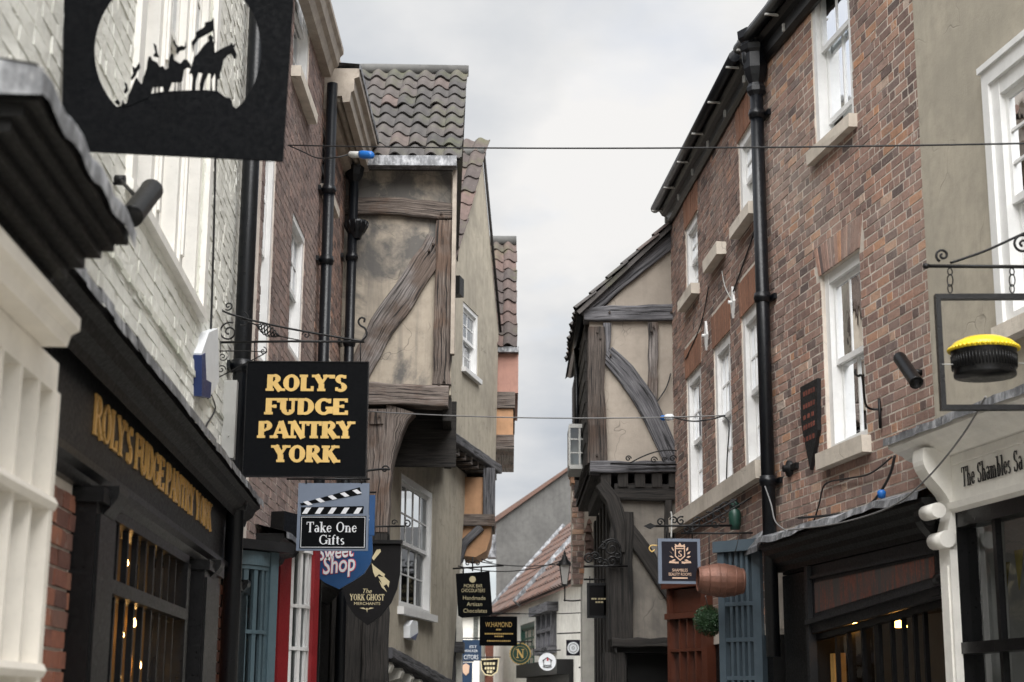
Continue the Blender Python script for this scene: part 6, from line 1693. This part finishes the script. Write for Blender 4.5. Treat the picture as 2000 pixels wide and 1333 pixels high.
R = abs(F.px(1036, 1277)[0]); MB().prism(F, [(R * (1.04 + .04 * math.cos(i * 6.2832 * 24 / 96)) * math.cos(i * 6.2832 / 96), R * (1.04 + .04 * math.cos(i * 6.2832 * 24 / 96)) * math.sin(i * 6.2832 / 96)) for i in range(96)], -.05, 0).build('rim', MT['gold'], s_)
MB().prism(F, disc(F, 0, 0, R * .95), 0, .006).build('board', MT['green_sign'], s_)
ri_ = MB(); ri_.plate(F, [disc(F, 0, 0, R * .72), disc(F, 0, 0, R * .69)], .006, .009); ri_.build('ring', MT['gold'], s_)
serif_text(F, 'N', -.0, -R * .42, R * .85, .006, MT['gold'], s_, depth=.006, fit=R * .85, wt=.2, thin=.08, serif=.3)
bar(F, [(1016, 1254), (1016, 1262)], .01, s_, 'hanger', sm=False); bar(F, [(985, 1254), (1040, 1254)], .012, s_, sm=False)
F = plane_at(1069, 1293, 29.0); s_ = thing('hanging_sign', F.P(0, 0, 0), 'round white sign with small line drawing of a house', 'sign', 'signs hanging over the street')
R = abs(F.px(1086, 1293)[0]); MB().prism(F, disc(F, 0, 0, R), -.05, 0).build('board', MT['plastic_white'], s_)
m = MB()
for q in ([(-.55, .1), (0, .5), (.55, .1)], [(-.42, .15), (-.42, -.4), (.42, -.4), (.42, .15)], [(-.5, -.55), (0, -.62), (.5, -.55)]):
    m.tube([F.P(a * R, .004, b * R) for a, b in q], .008, 5)
m.build('drawing', MT['charcoal'], s_)
MB().box(F, -.05 * R, .12 * R, 0, .006, .1 * R, .4 * R).build('drawing', MT['red_print'], s_)
bar(F, [(1045, 1273), (1095, 1270)], .012, s_, sm=False); scroll(F, 1062, 1270, 5, s_, .01)
F, s_ = simple_sign(1106, 1250, 1133, 1281, 28.0, 'plum', 'small black square sign with a white disc by the white corner post', None, (), [(1088, 1238), (1136, 1236)])
u, z = F.px(1119.5, 1266); R = abs(F.px(1131, 1266)[0] - u); MB().prism(F, disc(F, u, z, R), 0, .008).build('disc', MT['plastic_white'], s_)
MB().plate(F, [disc(F, u, z, R * .74), disc(F, u, z, R * .66)], .008, .012).build('ring', MT['charcoal'], s_); MB().plate(F, [disc(F, u, z, R * .25), disc(F, u, z, R * .18)], .008, .012).build('ring', MT['charcoal'], s_)
F, s_ = simple_sign(941, 1288, 972, 1318, 33.0, 'ghost_black', 'small dark crest shaped sign with dull gold lettering far down the street', [(940, 1290), (973, 1288), (970, 1312), (960, 1319), (948, 1317), (942, 1308)], (), [(935, 1284), (978, 1284)])
m = MB()
for y, x0, x1 in ((1294, 945, 968), (1303, 947, 966), (1310, 951, 963)):
    x = x0
    while x < x1:
        w_ = rnd.uniform(3, 5); r = F.rect(x, y, min(x + w_, x1), y + 5); m.box(F, r[0], r[1], 0, .006, r[2], r[3]); x += w_ + 1.6
m.build('lettering', MT['bone'], s_, kind='stuff')
MB().plate(F, [loop(F, [(938, 1288), (975, 1286), (972, 1313), (960, 1321), (947, 1319), (940, 1309)]), loop(F, [(940, 1290), (973, 1288), (970, 1312), (960, 1319), (948, 1317), (942, 1308)])], -.06, .02).build('rim', MT['bone'], s_)
F, s_ = simple_sign(1147, 1140, 1194, 1207, 19.9, 'ghost_black', 'dark grey upright board with two short gold lines below the iron scrollwork', None, (), [(1140, 1132), (1200, 1132)])
m = MB(); r = F.rect(1146, 1139, 1195, 1208)
MB().plate(F, [[(r[0], r[2]), (r[1], r[2]), (r[1], r[3]), (r[0], r[3])], [(r[0] + .03, r[2] + .03), (r[1] - .03, r[2] + .03), (r[1] - .03, r[3] - .03), (r[0] + .03, r[3] - .03)]], .0, .012).build('frame', MT['charcoal'], s_)
for y, xs in ((1170, [(1155, 1160), (1161, 1165), (1168, 1172), (1173, 1178), (1179, 1184), (1185, 1188)]), (1176.5, [(1163, 1167), (1168, 1172), (1173, 1178)])):
    for a, b in xs:
        q = F.rect(a, y - 1.6, b, y + 1.6); m.box(F, q[0], q[1], 0, .004, q[2], q[3])
m.build('lettering', MT['bone'], s_, kind='stuff')
for x in (1152, 1188):
    bar(F, [(x, 1126), (x, 1140)], .007, s_, 'hanger', sm=False)
F, s_ = simple_sign(1137, 1308, 1176, 1350, 25.0, 'mint', 'mint green sign with dark round badge at the bottom edge', None, (), [(1130, 1304), (1180, 1304)])
u, z = F.px(1156, 1332); R = abs(F.px(1173, 1332)[0] - u); MB().prism(F, disc(F, u, z, R), 0, .008).build('badge', MT['copper'], s_); MB().prism(F, disc(F, u, z, R * .8), .008, .012).build('badge', MT['navy'], s_)
MB().prism(F, [(u - .05, z + .02), (u + .06, z - .06), (u + .09, z - .02), (u - .02, z + .07)], .012, .016).build('emblem', MT['plastic_white'], s_)
# beauty sign on wrought bracket
S7 = plane_at(1327, 1052, 14.5, .03)
sg = thing('hanging_sign', S7.P(0, 0, 0), 'square plum sign in slate frame with rose gold laurel crest beside copper barrel', 'sign', 'signs hanging over the street')
r = S7.rect(1285, 1052, 1369, 1141); MB().box(S7, r[0], r[1], -.05, 0, r[2], r[3]).build('frame', MT['slate_blue'], sg)
q = S7.rect(1292, 1058, 1363, 1135); MB().box(S7, *q[:2], 0, .004, *q[2:]).build('board', MT['plum'], sg)
u, z = S7.px(1328, 1083); k_ = abs(S7.px(1329, 1083)[0] - u)
MB().plate(S7, [[(u - 10 * k_, z + 12 * k_), (u + 10 * k_, z + 12 * k_), (u + 10 * k_, z - 4 * k_), (u, z - 13 * k_), (u - 10 * k_, z - 4 * k_)], [(u - 8 * k_, z + 10 * k_), (u + 8 * k_, z + 10 * k_), (u + 8 * k_, z - 3 * k_), (u, z - 10 * k_), (u - 8 * k_, z - 3 * k_)]], .004, .007).build('crest', MT['rose_gold'], sg)
serif_text(S7, 'S', u, z - 5 * k_, 12 * k_, .004, MT['rose_gold'], sg, depth=.002, wt=.22, thin=.09)
m = MB(); li = 0
for s in (-1, 1):
    for i in range(7):
        a = math.radians(-70 + i * 26); cx_, cz_ = u + s * 17 * k_ * math.cos(a), z + 17 * k_ * math.sin(a); t = a + .6
        li += 1; m.prism(S7, [(cx_ + s * 5 * k_ * math.cos(t), cz_ + 5 * k_ * math.sin(t)), (cx_ - 2 * k_ * math.sin(t), cz_ + 2 * k_ * math.cos(t)), (cx_ - s * 4 * k_ * math.cos(t), cz_ - 4 * k_ * math.sin(t)), (cx_ + 2 * k_ * math.sin(t), cz_ - 2 * k_ * math.cos(t))], .004, .007 + .0002 * li)
    m.prism(S7, [(u + s * 3 * k_, z - 15 * k_), (u + s * 20 * k_, z - 13 * k_), (u + s * 22 * k_, z - 17 * k_), (u + s * 3 * k_, z - 18 * k_)], .004, .006 + .0002 * s)
m.build('laurel', MT['rose_gold'], sg)
m = MB(); m.prism(S7, [(u - 8 * k_, z + 14 * k_), (u + 8 * k_, z + 14 * k_), (u + 10 * k_, z + 20 * k_), (u + 4 * k_, z + 17 * k_), (u, z + 22 * k_), (u - 4 * k_, z + 17 * k_), (u - 10 * k_, z + 20 * k_)], .004, .007); m.build('crown_emblem', MT['rose_gold'], sg)
sans_text(S7, 'SHAMBLES', *S7.px(1328, 1117), 6 * k_, .004, MT['rose_gold'], sg, width=30 * k_); sans_text(S7, 'BEAUTY ROOMS', *S7.px(1328, 1125), 6 * k_, .004, MT['rose_gold'], sg, width=44 * k_)
r = S7.rect(1313, 1128, 1343, 1131); MB().box(S7, r[0], r[1], .004, .0055, r[2], r[3]).build('lettering', MT['rose_gold'], sg)
bar(S7, [(1272, 1028), (1345, 1027), (1430, 1027)], .011, sg, sm=False); bar(S7, [(1330, 1042), (1420, 1042), (1545, 1040)], .009, sg, sm=False)
m = MB(); m.prism(S7, loop(S7, [(1257, 1028), (1270, 1022), (1282, 1028), (1270, 1034)]), -.012, .012); m.build('arrow_head', MT['iron'], sg)
for x, y, rp, a0, sg_ in ((1290, 1020, 8, 0, 1), (1316, 1017, 8, 3, -1), (1330, 1018, 9, 1, 1), (1340, 1034, 8, 2, -1), (1362, 1020, 11, 0, 1), (1384, 1012, 12, 2, -1), (1402, 1002, 12, 1, 1), (1418, 992, 12, 3, -1), (1432, 984, 9, 0, 1), (1396, 1024, 8, 0, -1), (1412, 1014, 9, 2, 1), (1352, 1030, 6, 1, 1)):
    scroll(S7, x, y, rp, sg, .008, 1.3, a0, sg_)
bar(S7, [(1340, 1030), (1395, 1000), (1440, 975)], .009, sg); bar(S7, [(1345, 1040), (1420, 1000), (1500, 952), (1545, 918)], .007, sg, 'stay')
for x in (1302, 1352):
    bar(S7, [(x, 1028), (x, 1052)], .006, sg, 'hanger', sm=False)
bar(S7, [(1311, 1052), (1312, 1010), (1310, 1000)], .008, sg, 'finial', 'plastic_grey')
bar(S7, [(1284, 1066), (1272, 1066), (1268, 1072), (1273, 1078), (1279, 1074)], .006, sg, 'hook', 'gold')
gl = plane_at(1436, 1010, 14.9); C = Fr3(at_y(1436, 1035, 14.9), (1, 0, 0), (0, 1, 0), (0, 0, 1))
o = MB().lathe(C, [(.0, 0), (.045, 0), (.055, .05), (.062, .14), (.05, .18), (.02, .2), (.05, .21), (.045, .25), (.015, .28), (0, .28)], 12).build('wall_lantern', MT['green_sign']); o['label'] = 'small green glazed lantern on scrolled ironwork above the copper barrel'; o['category'] = 'lantern'
# copper barrel
B_ = plane_at(1408, 1134, 14.0, .05, -.03)
sg = thing('barrel', B_.P(0, 0, 0), 'copper coloured wooden barrel hung on its side from the bracket', 'barrel')
Rb = abs(B_.px(1408, 1101)[1]); Lb = abs(B_.px(1453, 1134)[0])
NS = 18
CB = Fr3(B_.O, B_.Z, -B_.N, B_.U)
for i in range(NS):
    a0, a1 = 6.28318 * i / NS, 6.28318 * (i + 1) / NS - .006
    prof = [(Rb * (1 - .30 * abs(t) ** 1.8), Lb * t) for t in (-1, -.8, -.55, -.25, 0, .25, .55, .8, 1)]
    MB().lathe(CB, prof, 2, a0, a1).build('stave', MT['copper'], sg)
for t in (-.93, -.58, -.14, .14, .58, .93):
    R0 = Rb * (1 - .30 * abs(t) ** 1.8)
    MB().lathe(CB, [(R0 + .001, Lb * (t - .03)), (R0 + .004, Lb * (t - .028)), (R0 + .004, Lb * (t + .028)), (R0 + .001, Lb * (t + .03))], 24).build('hoop', MT['copper'], sg)
for s in (-1, 1):
    MB().lathe(CB, [(0, Lb * s * .92), (Rb * .68, Lb * s * .92)], 20, smooth=False).build('barrel_head', MT['brown_shop'], sg)
bar(B_, [(1385, 1104), (1385, 1042)], .004, sg, 'hanger', sm=False); bar(B_, [(1430, 1104), (1445, 1040)], .004, sg, 'hanger', sm=False)
# topiary ball
T_ = at_y(1384, 1213, 15.0)
sg = thing('topiary_ball', T_, 'round dark green box topiary ball hanging below the copper barrel', 'topiary')
m = MB(); rb_ = .128
for i in range(2600):
    d = Vector((rnd.gauss(0, 1), rnd.gauss(0, 1), rnd.gauss(0, 1))).normalized(); p = T_ + d * rb_ * rnd.uniform(.8, 1.14)
    t = d.cross(Vector((rnd.random(), rnd.random(), rnd.random()))).normalized(); n_ = (d * rnd.uniform(.2, 1) + t * rnd.uniform(-.8, .8)).normalized(); t2 = n_.cross(t).normalized(); s = rnd.uniform(.008, .014)
    m.add([p - t2 * s * .5, p + n_ * s, p + t2 * s * .5, p - n_ * s * .8], [(0, 1, 2, 3)])
m.build('foliage', MT['leaf'], sg, kind='stuff')
C = Fr3(T_, (1, 0, 0), (0, 1, 0), (0, 0, 1)); MB().lathe(C, [(0, -rb_ * .8)] + [(rb_ * .8 * math.cos(math.radians(a)), rb_ * .8 * math.sin(math.radians(a))) for a in range(-75, 76, 15)] + [(0, rb_ * .8)], 16).build('core', MT['leaf'], sg)
MB().tube([T_ + Vector((0, 0, rb_ * .8)), at_y(1378, 1165, 14.6)], .005, 5).build('hanger', MT['cable_grey'], sg)
# pie in a square frame
S8 = plane_at(1900, 575, 8.0, -.04)
sg = thing('hanging_sign', S8.P(0, 0, 0), 'square black iron frame sign holding a yellow topped model pie', 'sign', 'signs hanging over the street')
m = MB(); fr = S8.rect(1827, 574, 2060, 800)
tk = .026
for a, b, c, e in ((fr[0], fr[0] + tk, fr[2], fr[3]), (fr[1] - tk, fr[1], fr[2], fr[3]), (fr[0] + tk, fr[1] - tk, fr[3] - tk, fr[3]), (fr[0] + tk, fr[1] - tk, fr[2], fr[2] + tk)):
    m.box(S8, a, b, -.05, .0, c, e)
m.build('frame', MT['black'], sg)
px_, pz_ = S8.px(1926, 735); Rp = abs(S8.px(1990, 735)[0] - px_); C = Fr3(S8.P(px_, -.02, pz_), (1, 0, 0), (0, 1, 0), (0, 0, 1))
hp = S8.px(1926, 684)[1] - pz_
m = MB(); m.lathe(C, [(0, 0), (Rp * .93, 0), (Rp * .95, hp * .1), (Rp * .93, hp * .22), (Rp * .96, hp * .3), (Rp * .98, hp * .85), (Rp * 1.0, hp)], 48)
for i in range(60):
    a = 6.2832 * i / 60; m.tube([C.P(Rp * .965 * math.cos(a), Rp * .965 * math.sin(a), hp * .3), C.P(Rp * .985 * math.cos(a), Rp * .985 * math.sin(a), hp * .8)], .0045, 5)
m.build('pie_tin', MT['black'], sg)
m = MB(); hd = S8.px(1926, 656)[1] - S8.px(1926, 684)[1]
m.lathe(C, [(Rp * 1.02, hp - .004), (Rp * 1.06, hp + .006), (Rp * 1.04, hp + .018), (Rp * .9, hp + hd * .55), (Rp * .6, hp + hd * .85), (Rp * .3, hp + hd * .97), (0, hp + hd)], 48)
for i in range(44):
    a = 6.2832 * i / 44; p = C.P(Rp * 1.04 * math.cos(a), Rp * 1.04 * math.sin(a), hp + .007); K = Fr3(p, (1, 0, 0), (0, 1, 0), (0, 0, 1)); m.lathe(K, [(0, -.010), (.010, -.006), (.012, .002), (.007, .009), (0, .011)], 6)
m.build('pie_crust', MT['yellow'], sg)
bar(S8, [(1840, 712), (1866, 712)], .003, sg, 'wire', 'plastic_grey', sm=False); bar(S8, [(1986, 710), (2055, 710)], .003, sg, 'wire', 'plastic_grey', sm=False)
bar(S8, [(1810, 520), (1950, 521), (2080, 522)], .010, sg, sm=False); bar(S8, [(1856, 514), (1925, 490), (2000, 456), (2080, 420)], .007, sg)
u, z = S8.px(1809, 520); K = Fr3(S8.P(u, 0, z), S8.Z, S8.N, S8.U); MB().lathe(K, [(0, -.02), (.012, -.014), (.016, 0), (.012, .014), (0, .016)], 10).build('finial', MT['iron'], sg)
scroll(S8, 1841, 499, 14, sg, .007, 1.4, -2.0, -1); scroll(S8, 1998, 478, 20, sg, .007, 1.5, 1.2, 1)
for x in (1855, 1976):
    for y0, y1 in ((524, 538), (536, 560), (556, 573)):
        u, z0_ = S8.px(x, y0); z1_ = S8.px(x, y1)[1]
        MB().tube([S8.P(u + .012 * math.cos(t * .6283), 0 if y0 != 536 else .012 * math.cos(t * .6283), (z0_ + z1_) / 2 + (z0_ - z1_) / 2 * math.sin(t * .6283)) for t in range(10)], .0035, 6, closed=True).build('chain_link', MT['iron'], sg)

# ---------------------------------------------------------------- lamps, boxes and brackets on the walls
def lab(o, label, cat, group=None):
    o['label'] = label; o['category'] = cat
    if group:
        o['group'] = group
    return o
def floodlight(F, pts, label, base):
    a, b = F.px(*pts[0], .22), F.px(*pts[1], .22)
    A, B = F.P(a[0], .22, a[1]), F.P(b[0], .22, b[1])
    t = thing('floodlight', A, label, 'floodlight', 'tubular floodlights on the walls')
    ax = (B - A); L = ax.length; K = Fr3(A, ax.cross(Vector((0.2, .3, 1))), ax.cross(ax.cross(Vector((.2, .3, 1)))), ax)
    MB().lathe(K, [(0, 0), (.042, 0), (.045, .01), (.045, L - .01), (.048, L), (.04, L), (.038, L - .02), (0, L - .02)], 16).build('housing', MT['black'], t)
    c = F.px(*base, .0); m = MB(); m.tube([F.P(c[0], 0, c[1]), F.P(c[0], .05, c[1])], .022, 10); m.build('wall_plate', MT['iron'], t)
    MB().tube([F.P(c[0], .03, c[1]), (A + B) / 2], .009, 7).build('arm', MT['iron'], t)
floodlight(FL, [(256, 424), (296, 372)], 'black tubular floodlight on the cream brick wall above the near cornice', (222, 352))
floodlight(FR, [(1756, 698), (1790, 748)], 'black tubular floodlight on the red brick wall near the pie sign', (1800, 728))
t = thing('alarm_box', FL.P(*(lambda q: (q[0], 0, q[1]))(FL.px(405, 720))), 'blue and white burglar alarm box on the cream brick wall', 'alarm box', 'alarm boxes')
q = [FL.px(x, y, .05) for x, y in ((394, 690), (408, 650), (426, 642), (428, 745), (410, 776), (394, 772))]
MB().prism(FL, q, .0, .05).build('cover', MT['plastic_white'], t)
q = [FL.px(x, y, .05) for x, y in ((393, 694), (400, 690), (402, 742), (412, 748), (410, 778), (393, 774))]
MB().prism(FL, q, -.001, .054).build('blue_panel', MT['alarm_blue'], t)
t = thing('alarm_box', FBL.P(*(lambda q: (q[0], 0, q[1]))(FBL.px(800, 1232))), 'hexagonal white and blue alarm box under the sash of the rendered house', 'alarm box', 'alarm boxes')
MB().prism(FBL, [FBL.px(x, y, .03) for x, y in ((793, 1222), (799, 1212), (808, 1214), (809, 1236), (803, 1251), (793, 1246))], 0, .08).build('cover', MT['plastic_white'], t)
MB().prism(FBL, [FBL.px(x, y, .03) for x, y in ((794, 1246), (808, 1237), (803, 1251))], .08, .086).build('blue_panel', MT['alarm_blue'], t)
m = MB(); u, z = FL.px(455, 820, .06); m.box(FL, u - .12, u + .12, 0, .09, z - .28, z + .25); lab(m.build('junction_box', MT['plastic_grey']), 'grey cable junction box beside the downpipe on the cream wall', 'junction box')
pl = thing('wall_plaque', FR.P(*(lambda q: (q[0], 0, q[1]))(FR.px(1580, 830))), 'weathered dark shield shaped board fixed to the red brick by the lower sash', 'sign')
MB().prism(FR, [FR.px(x, y, .03) for x, y in ((1564, 757), (1597, 739), (1598, 840), (1583, 918), (1566, 830))], .0, .035).build('board', MT['charcoal'], pl)
m = MB()
for i, (y, n_) in enumerate(((772, 5), (797, 5), (818, 3), (838, 5), (862, 4))):
    for j in range(n_):
        x = 1569 + (24 / n_) * j; q0, q1 = FR.px(x, y - (x - 1569) * .5 + 4, .035), FR.px(x + 24 / n_ * .55, y - (x - 1569) * .5 - 7, .035)
        m.box(FR, min(q0[0], q1[0]), max(q0[0], q1[0]), .035, .037, min(q0[1], q1[1]), max(q0[1], q1[1]))
m.build('lettering', MT['faded_red'], pl, kind='stuff')
hk = thing('iron_hook', FR.P(*(lambda q: (q[0], 0, q[1]))(FR.px(1722, 800))), 'empty iron sign bracket with hooked tip on the red brick wall', 'bracket')
c = FR.px(1723, 800); tip = at_y(1676, 735, 11.0)
MB().tube(smooth_path([FR.P(c[0], 0, c[1] + .0), FR.P(c[0], .12, c[1] + .02), tip + Vector((.03, 0, -.01)), tip, tip + Vector((-.02, 0, .02)), tip + Vector((-.015, 0, .05))]), .009, 7).build('arm', MT['iron'], hk)
MB().tube([FR.P(c[0], .02, c[1] + .08), FR.P(c[0], .02, c[1] - .14)], .011, 7).build('back_plate', MT['iron'], hk)
pt = thing('wall_anchor', FR.P(*(lambda q: (q[0], 0, q[1]))(FR.px(1545, 915))), 'round iron stay anchor bolted to the red brick above the lead canopy', 'anchor')
c = FR.px(1545, 916); K = Fr3(FR.P(c[0], 0, c[1]), FR.U, FR.Z, FR.N); MB().lathe(K, [(.07, 0), (.07, .03), (.03, .04), (.03, .07), (0, .07)], 12).build('boss', MT['iron'], pt); MB().box(FR, c[0] - .2, c[0] + .02, .0, .03, c[1] - .025, c[1] + .025).build('strap', MT['iron'], pt)
# street lantern
Lc = at_y(1103, 1120, 24.0)
t = thing('street_lantern', Lc, 'black four sided street lantern with frosted panes on iron arm', 'lantern')
K = Fr3(Lc, (1, 0, 0), (0, 1, 0), (0, 0, 1))
MB().lathe(K, [(.05, -.17), (.105, .12)], 4, .785, 7.068, False).build('pane', MT['blind'], t)
m = MB()
for i in range(4):
    a = .785 + i * 1.5708; m.tube([K.P(.052 * math.cos(a), .052 * math.sin(a), -.17), K.P(.108 * math.cos(a), .108 * math.sin(a), .12)], .007, 5)
m.lathe(K, [(0, -.2), (.06, -.19), (.06, -.165), (0, -.165)], 4, .785, 7.068, False); m.lathe(K, [(.13, .115), (.125, .13), (.06, .2), (.05, .21), (.04, .25), (.02, .26), (.022, .3), (.008, .33), (0, .36)], 8)
m.build('frame', MT['iron'], t)
MB().tube([Lc + Vector((0, 0, -.18)), Lc + Vector((.0, 0, -.42))], .012, 6).build('stem', MT['iron'], t)
MB().tube(smooth_path([Lc + Vector((-.02, 0, -.4)), Lc + Vector((.12, 0, -.41)), Lc + Vector((.3, .0, -.39))]), .012, 6).build('arm', MT['iron'], t)
# scrolled iron bracket on the timber house
S9 = plane_at(1180, 1090, 18.5)
sg = thing('iron_bracket', S9.P(0, 0, 0), 'ornate black wrought iron scroll bracket on the post of the timber house', 'bracket')
for x, y, rp, a0, s_, tn in ((1195, 1072, 17, 0, 1, 1.5), (1178, 1067, 8, 2, -1, 1.3), (1150, 1091, 10, 1, 1, 1.6), (1163, 1087, 9, 3, -1, 1.6), (1196, 1098, 12, 0, 1, 1.5), (1182, 1102, 8, 2, -1, 1.4), (1206, 1085, 7, 1, -1, 1.3), (1172, 1096, 7, 0, 1, 1.2)):
    scroll(S9, x, y, rp, sg, .012, tn, a0, s_)
bar(S9, [(1140, 1107), (1180, 1106), (1226, 1106)], .013, sg, 'arm', sm=False); bar(S9, [(1168, 1074), (1185, 1056), (1203, 1056), (1212, 1075), (1212, 1104)], .012, sg, 'hoop')
S10 = plane_at(1290, 905, 18.45)
sg = thing('iron_bracket', S10.P(0, 0, 0), 'thin wrought iron bar with small scrolls under the curved brace', 'bracket')
bar(S10, [(1192, 906), (1260, 907), (1335, 908)], .012, sg, 'arm', sm=False); bar(S10, [(1230, 905), (1255, 892), (1285, 882), (1318, 880), (1332, 890), (1334, 908)], .008, sg, 'arch')
for x, y, rp in ((1227, 896, 6), (1277, 899, 7), (1314, 896, 7), (1297, 898, 5)):
    scroll(S10, x, y, rp, sg, .008, 1.4, 0, 1)
# ---------------------------------------------------------------- wires
def wire(a, b, sag, r, label, mat='cable', cat='cable', n=24):
    o = MB().tube(chain_pts(a, b, sag, n), r, 6).build('overhead_cable' if cat == 'cable' else 'cable', MT[mat]); lab(o, label, 'cable', 'cables across the street'); return o
def connector(p, q, mat1, mat2, label):
    p, q = Vector(p), Vector(q); ax = q - p; L = ax.length; K = Fr3(p, ax.cross(Vector((0, 0, 1))), Vector((0, 0, 1)), ax)
    t = thing('cable_connector', p, label, 'connector', 'cable connectors')
    MB().lathe(K, [(0, 0), (.02, .0), (.028, .02), (.028, L * .5), (0, L * .5)], 12).build('plug', MT[mat1], t)
    MB().lathe(K, [(0, L * .5), (.034, L * .5), (.036, L * .6), (.032, L * .95), (.02, L), (0, L)], 12).build('socket', MT[mat2], t)
w0 = FL2.P(FL2.px(558, 284)[0], .02, FL2.px(558, 284)[1]); c = FR.px(2030, 280, .02); w1_ = FR.P(c[0], .02, c[1])
wire(w0, w1_, .03, .006, 'upper thin cable strung across the street in front of the pantile roof')
def on_line(a, b, t, sag):
    return Vector(a).lerp(Vector(b), t) - Vector((0, 0, sag * 4 * t * (1 - t)))
cp = [on_line(w0, w1_, t, .03) for t in (.155, .2)]
pA = at_y(683, 302, cp[0].y); pB = at_y(728, 303, cp[1].y)
connector(pA, pB, 'plastic_grey', 'plastic_blue', 'grey and blue plug on the upper cable before the pantile roof')
o = MB().tube(smooth_path([w0, at_y(590, 296, 12.7), at_y(620, 309, 12.4), at_y(655, 308, 12.2), pA]), .006, 6).build('cable', MT['cable']); lab(o, 'short slack cable looping from the brick wall to the blue plug', 'cable', 'cables across the street')
q0 = FA.P(FA.px(716, 806)[0], .08, FA.px(716, 806)[1]); c = FR2.px(1416, 812, .03); q1 = FR2.P(c[0], .03, c[1])
wire(q0, q1, .05, .007, 'lower thin cable strung between the two timber framed houses', 'cable_grey')
connector(at_y(1292, 817, 16.0), at_y(1313, 815, 15.8), 'plastic_blue', 'plastic_white', 'small blue and white plug on the lower cable')
o = MB().tube(smooth_path([at_y(1313, 815, 15.8), at_y(1350, 823, 15.6), at_y(1385, 820, 15.4), q1]), .008, 6).build('cable', MT['cable']); lab(o, 'slack black cable from the small plug to the brown brick wall', 'cable', 'cables across the street')
for (a, b, sg_, lb) in (((940, 1098, 23.5), (1095, 1101, 24.0), .05, 'faint wire crossing the street in front of the grey gable'), ((895, 1106, 22.5), (1100, 1094, 24.0), .12, 'second faint wire just under the one before the grey gable'), ((962, 1197, 25.5), (1140, 1197, 25.0), .02, 'low wire crossing the street in front of the white house')):
    wire(at_y(*a), at_y(*b), sg_, .008, lb, 'cable')
def fcable(F, pts, r, label, mat='cable', d=.015):
    o = MB().tube(smooth_path([F.P(*(lambda q: (q[0], dd, q[1]))(F.px(x, y, dd))) for x, y, dd in [(p[0], p[1], p[2] if len(p) > 2 else d) for p in pts]]), r, 5).build('cable', MT[mat]); return lab(o, label, 'cable', 'cables on the walls')
fcable(FL, [(421, 300), (418, 450), (413, 620), (408, 700), (406, 780)], .007, 'straight black cable running down the cream wall to the alarm box')
fcable(FL, [(412, 770), (420, 800), (404, 830), (398, 850), (392, 870)], .006, 'black cable looping below the alarm box')
for i, pts in enumerate(([(446, 850), (450, 880), (442, 905), (455, 925)], [(452, 845), (466, 880), (460, 915), (448, 935)], [(458, 842), (470, 862), (474, 890), (464, 930)], [(449, 852), (456, 872), (470, 905), (470, 940)])):
    fcable(FL, pts, .005, 'tangled thin pale cable in the bunch below the junction box', 'plastic_grey', .05)
fcable(FR2, [(1490, 300), (1478, 430), (1450, 520), (1432, 570)], .008, 'black cable running down the brown brick to the first wall tie')
fcable(FR2, [(1410, 530), (1416, 560), (1428, 585)], .006, 'short pale cable from the stone block to the wall tie', 'plastic_grey')
fcable(FR2, [(1384, 560), (1370, 630), (1345, 690), (1338, 702)], .007, 'black cable curving down the brown brick past the lower wall tie')
fcable(FR2, [(1412, 812), (1424, 830), (1420, 900), (1418, 985)], .007, 'black cable hanging beside the middle white window')
fcable(FR3, [(1310, 730), (1300, 760), (1275, 795), (1262, 805)], .008, 'loose black wire across the buff panel by the stud')
fcable(FR, [(1748, 890), (1735, 935), (1700, 985), (1650, 1003), (1560, 1012)], .011, 'thick black cable dropping from the console to the lead canopy', 'cable', .05)
fcable(FR, [(1742, 893), (1700, 925), (1655, 935), (1612, 946), (1600, 985), (1590, 1018)], .007, 'thin black cable looping along the red brick under the stone sill', 'cable', .03)
o = MB().tube(smooth_path([at_y(1925, 775, 8.8), at_y(1880, 850, 9.2), at_y(1810, 935, 9.7), at_y(1740, 990, 10.4), at_y(1640, 1022, 11.4), at_y(1540, 1036, 12.6)]), .006, 6).build('cable', MT['cable_grey']); lab(o, 'pale grey cable sagging across the white console and lead canopy', 'cable', 'cables on the walls')
fcable(FR, [(1494, 950, .17), (1506, 985, .16), (1515, 1020, .16), (1540, 1040, .18)], .007, 'pale cable running off the black drainpipe onto the canopy', 'cable_grey')
C = Fr3(FR.P(*(lambda q: (q[0], .12, q[1]))(FR.px(1722, 967, .12))), (1, 0, 0), (0, 1, 0), (0, 0, 1)); o = MB().lathe(C, [(0, -.03), (.028, -.02), (.032, .02), (.02, .035), (0, .035)], 10).build('cable_connector', MT['plastic_blue']); lab(o, 'small round blue plug resting on the lead canopy', 'connector', 'cable connectors')
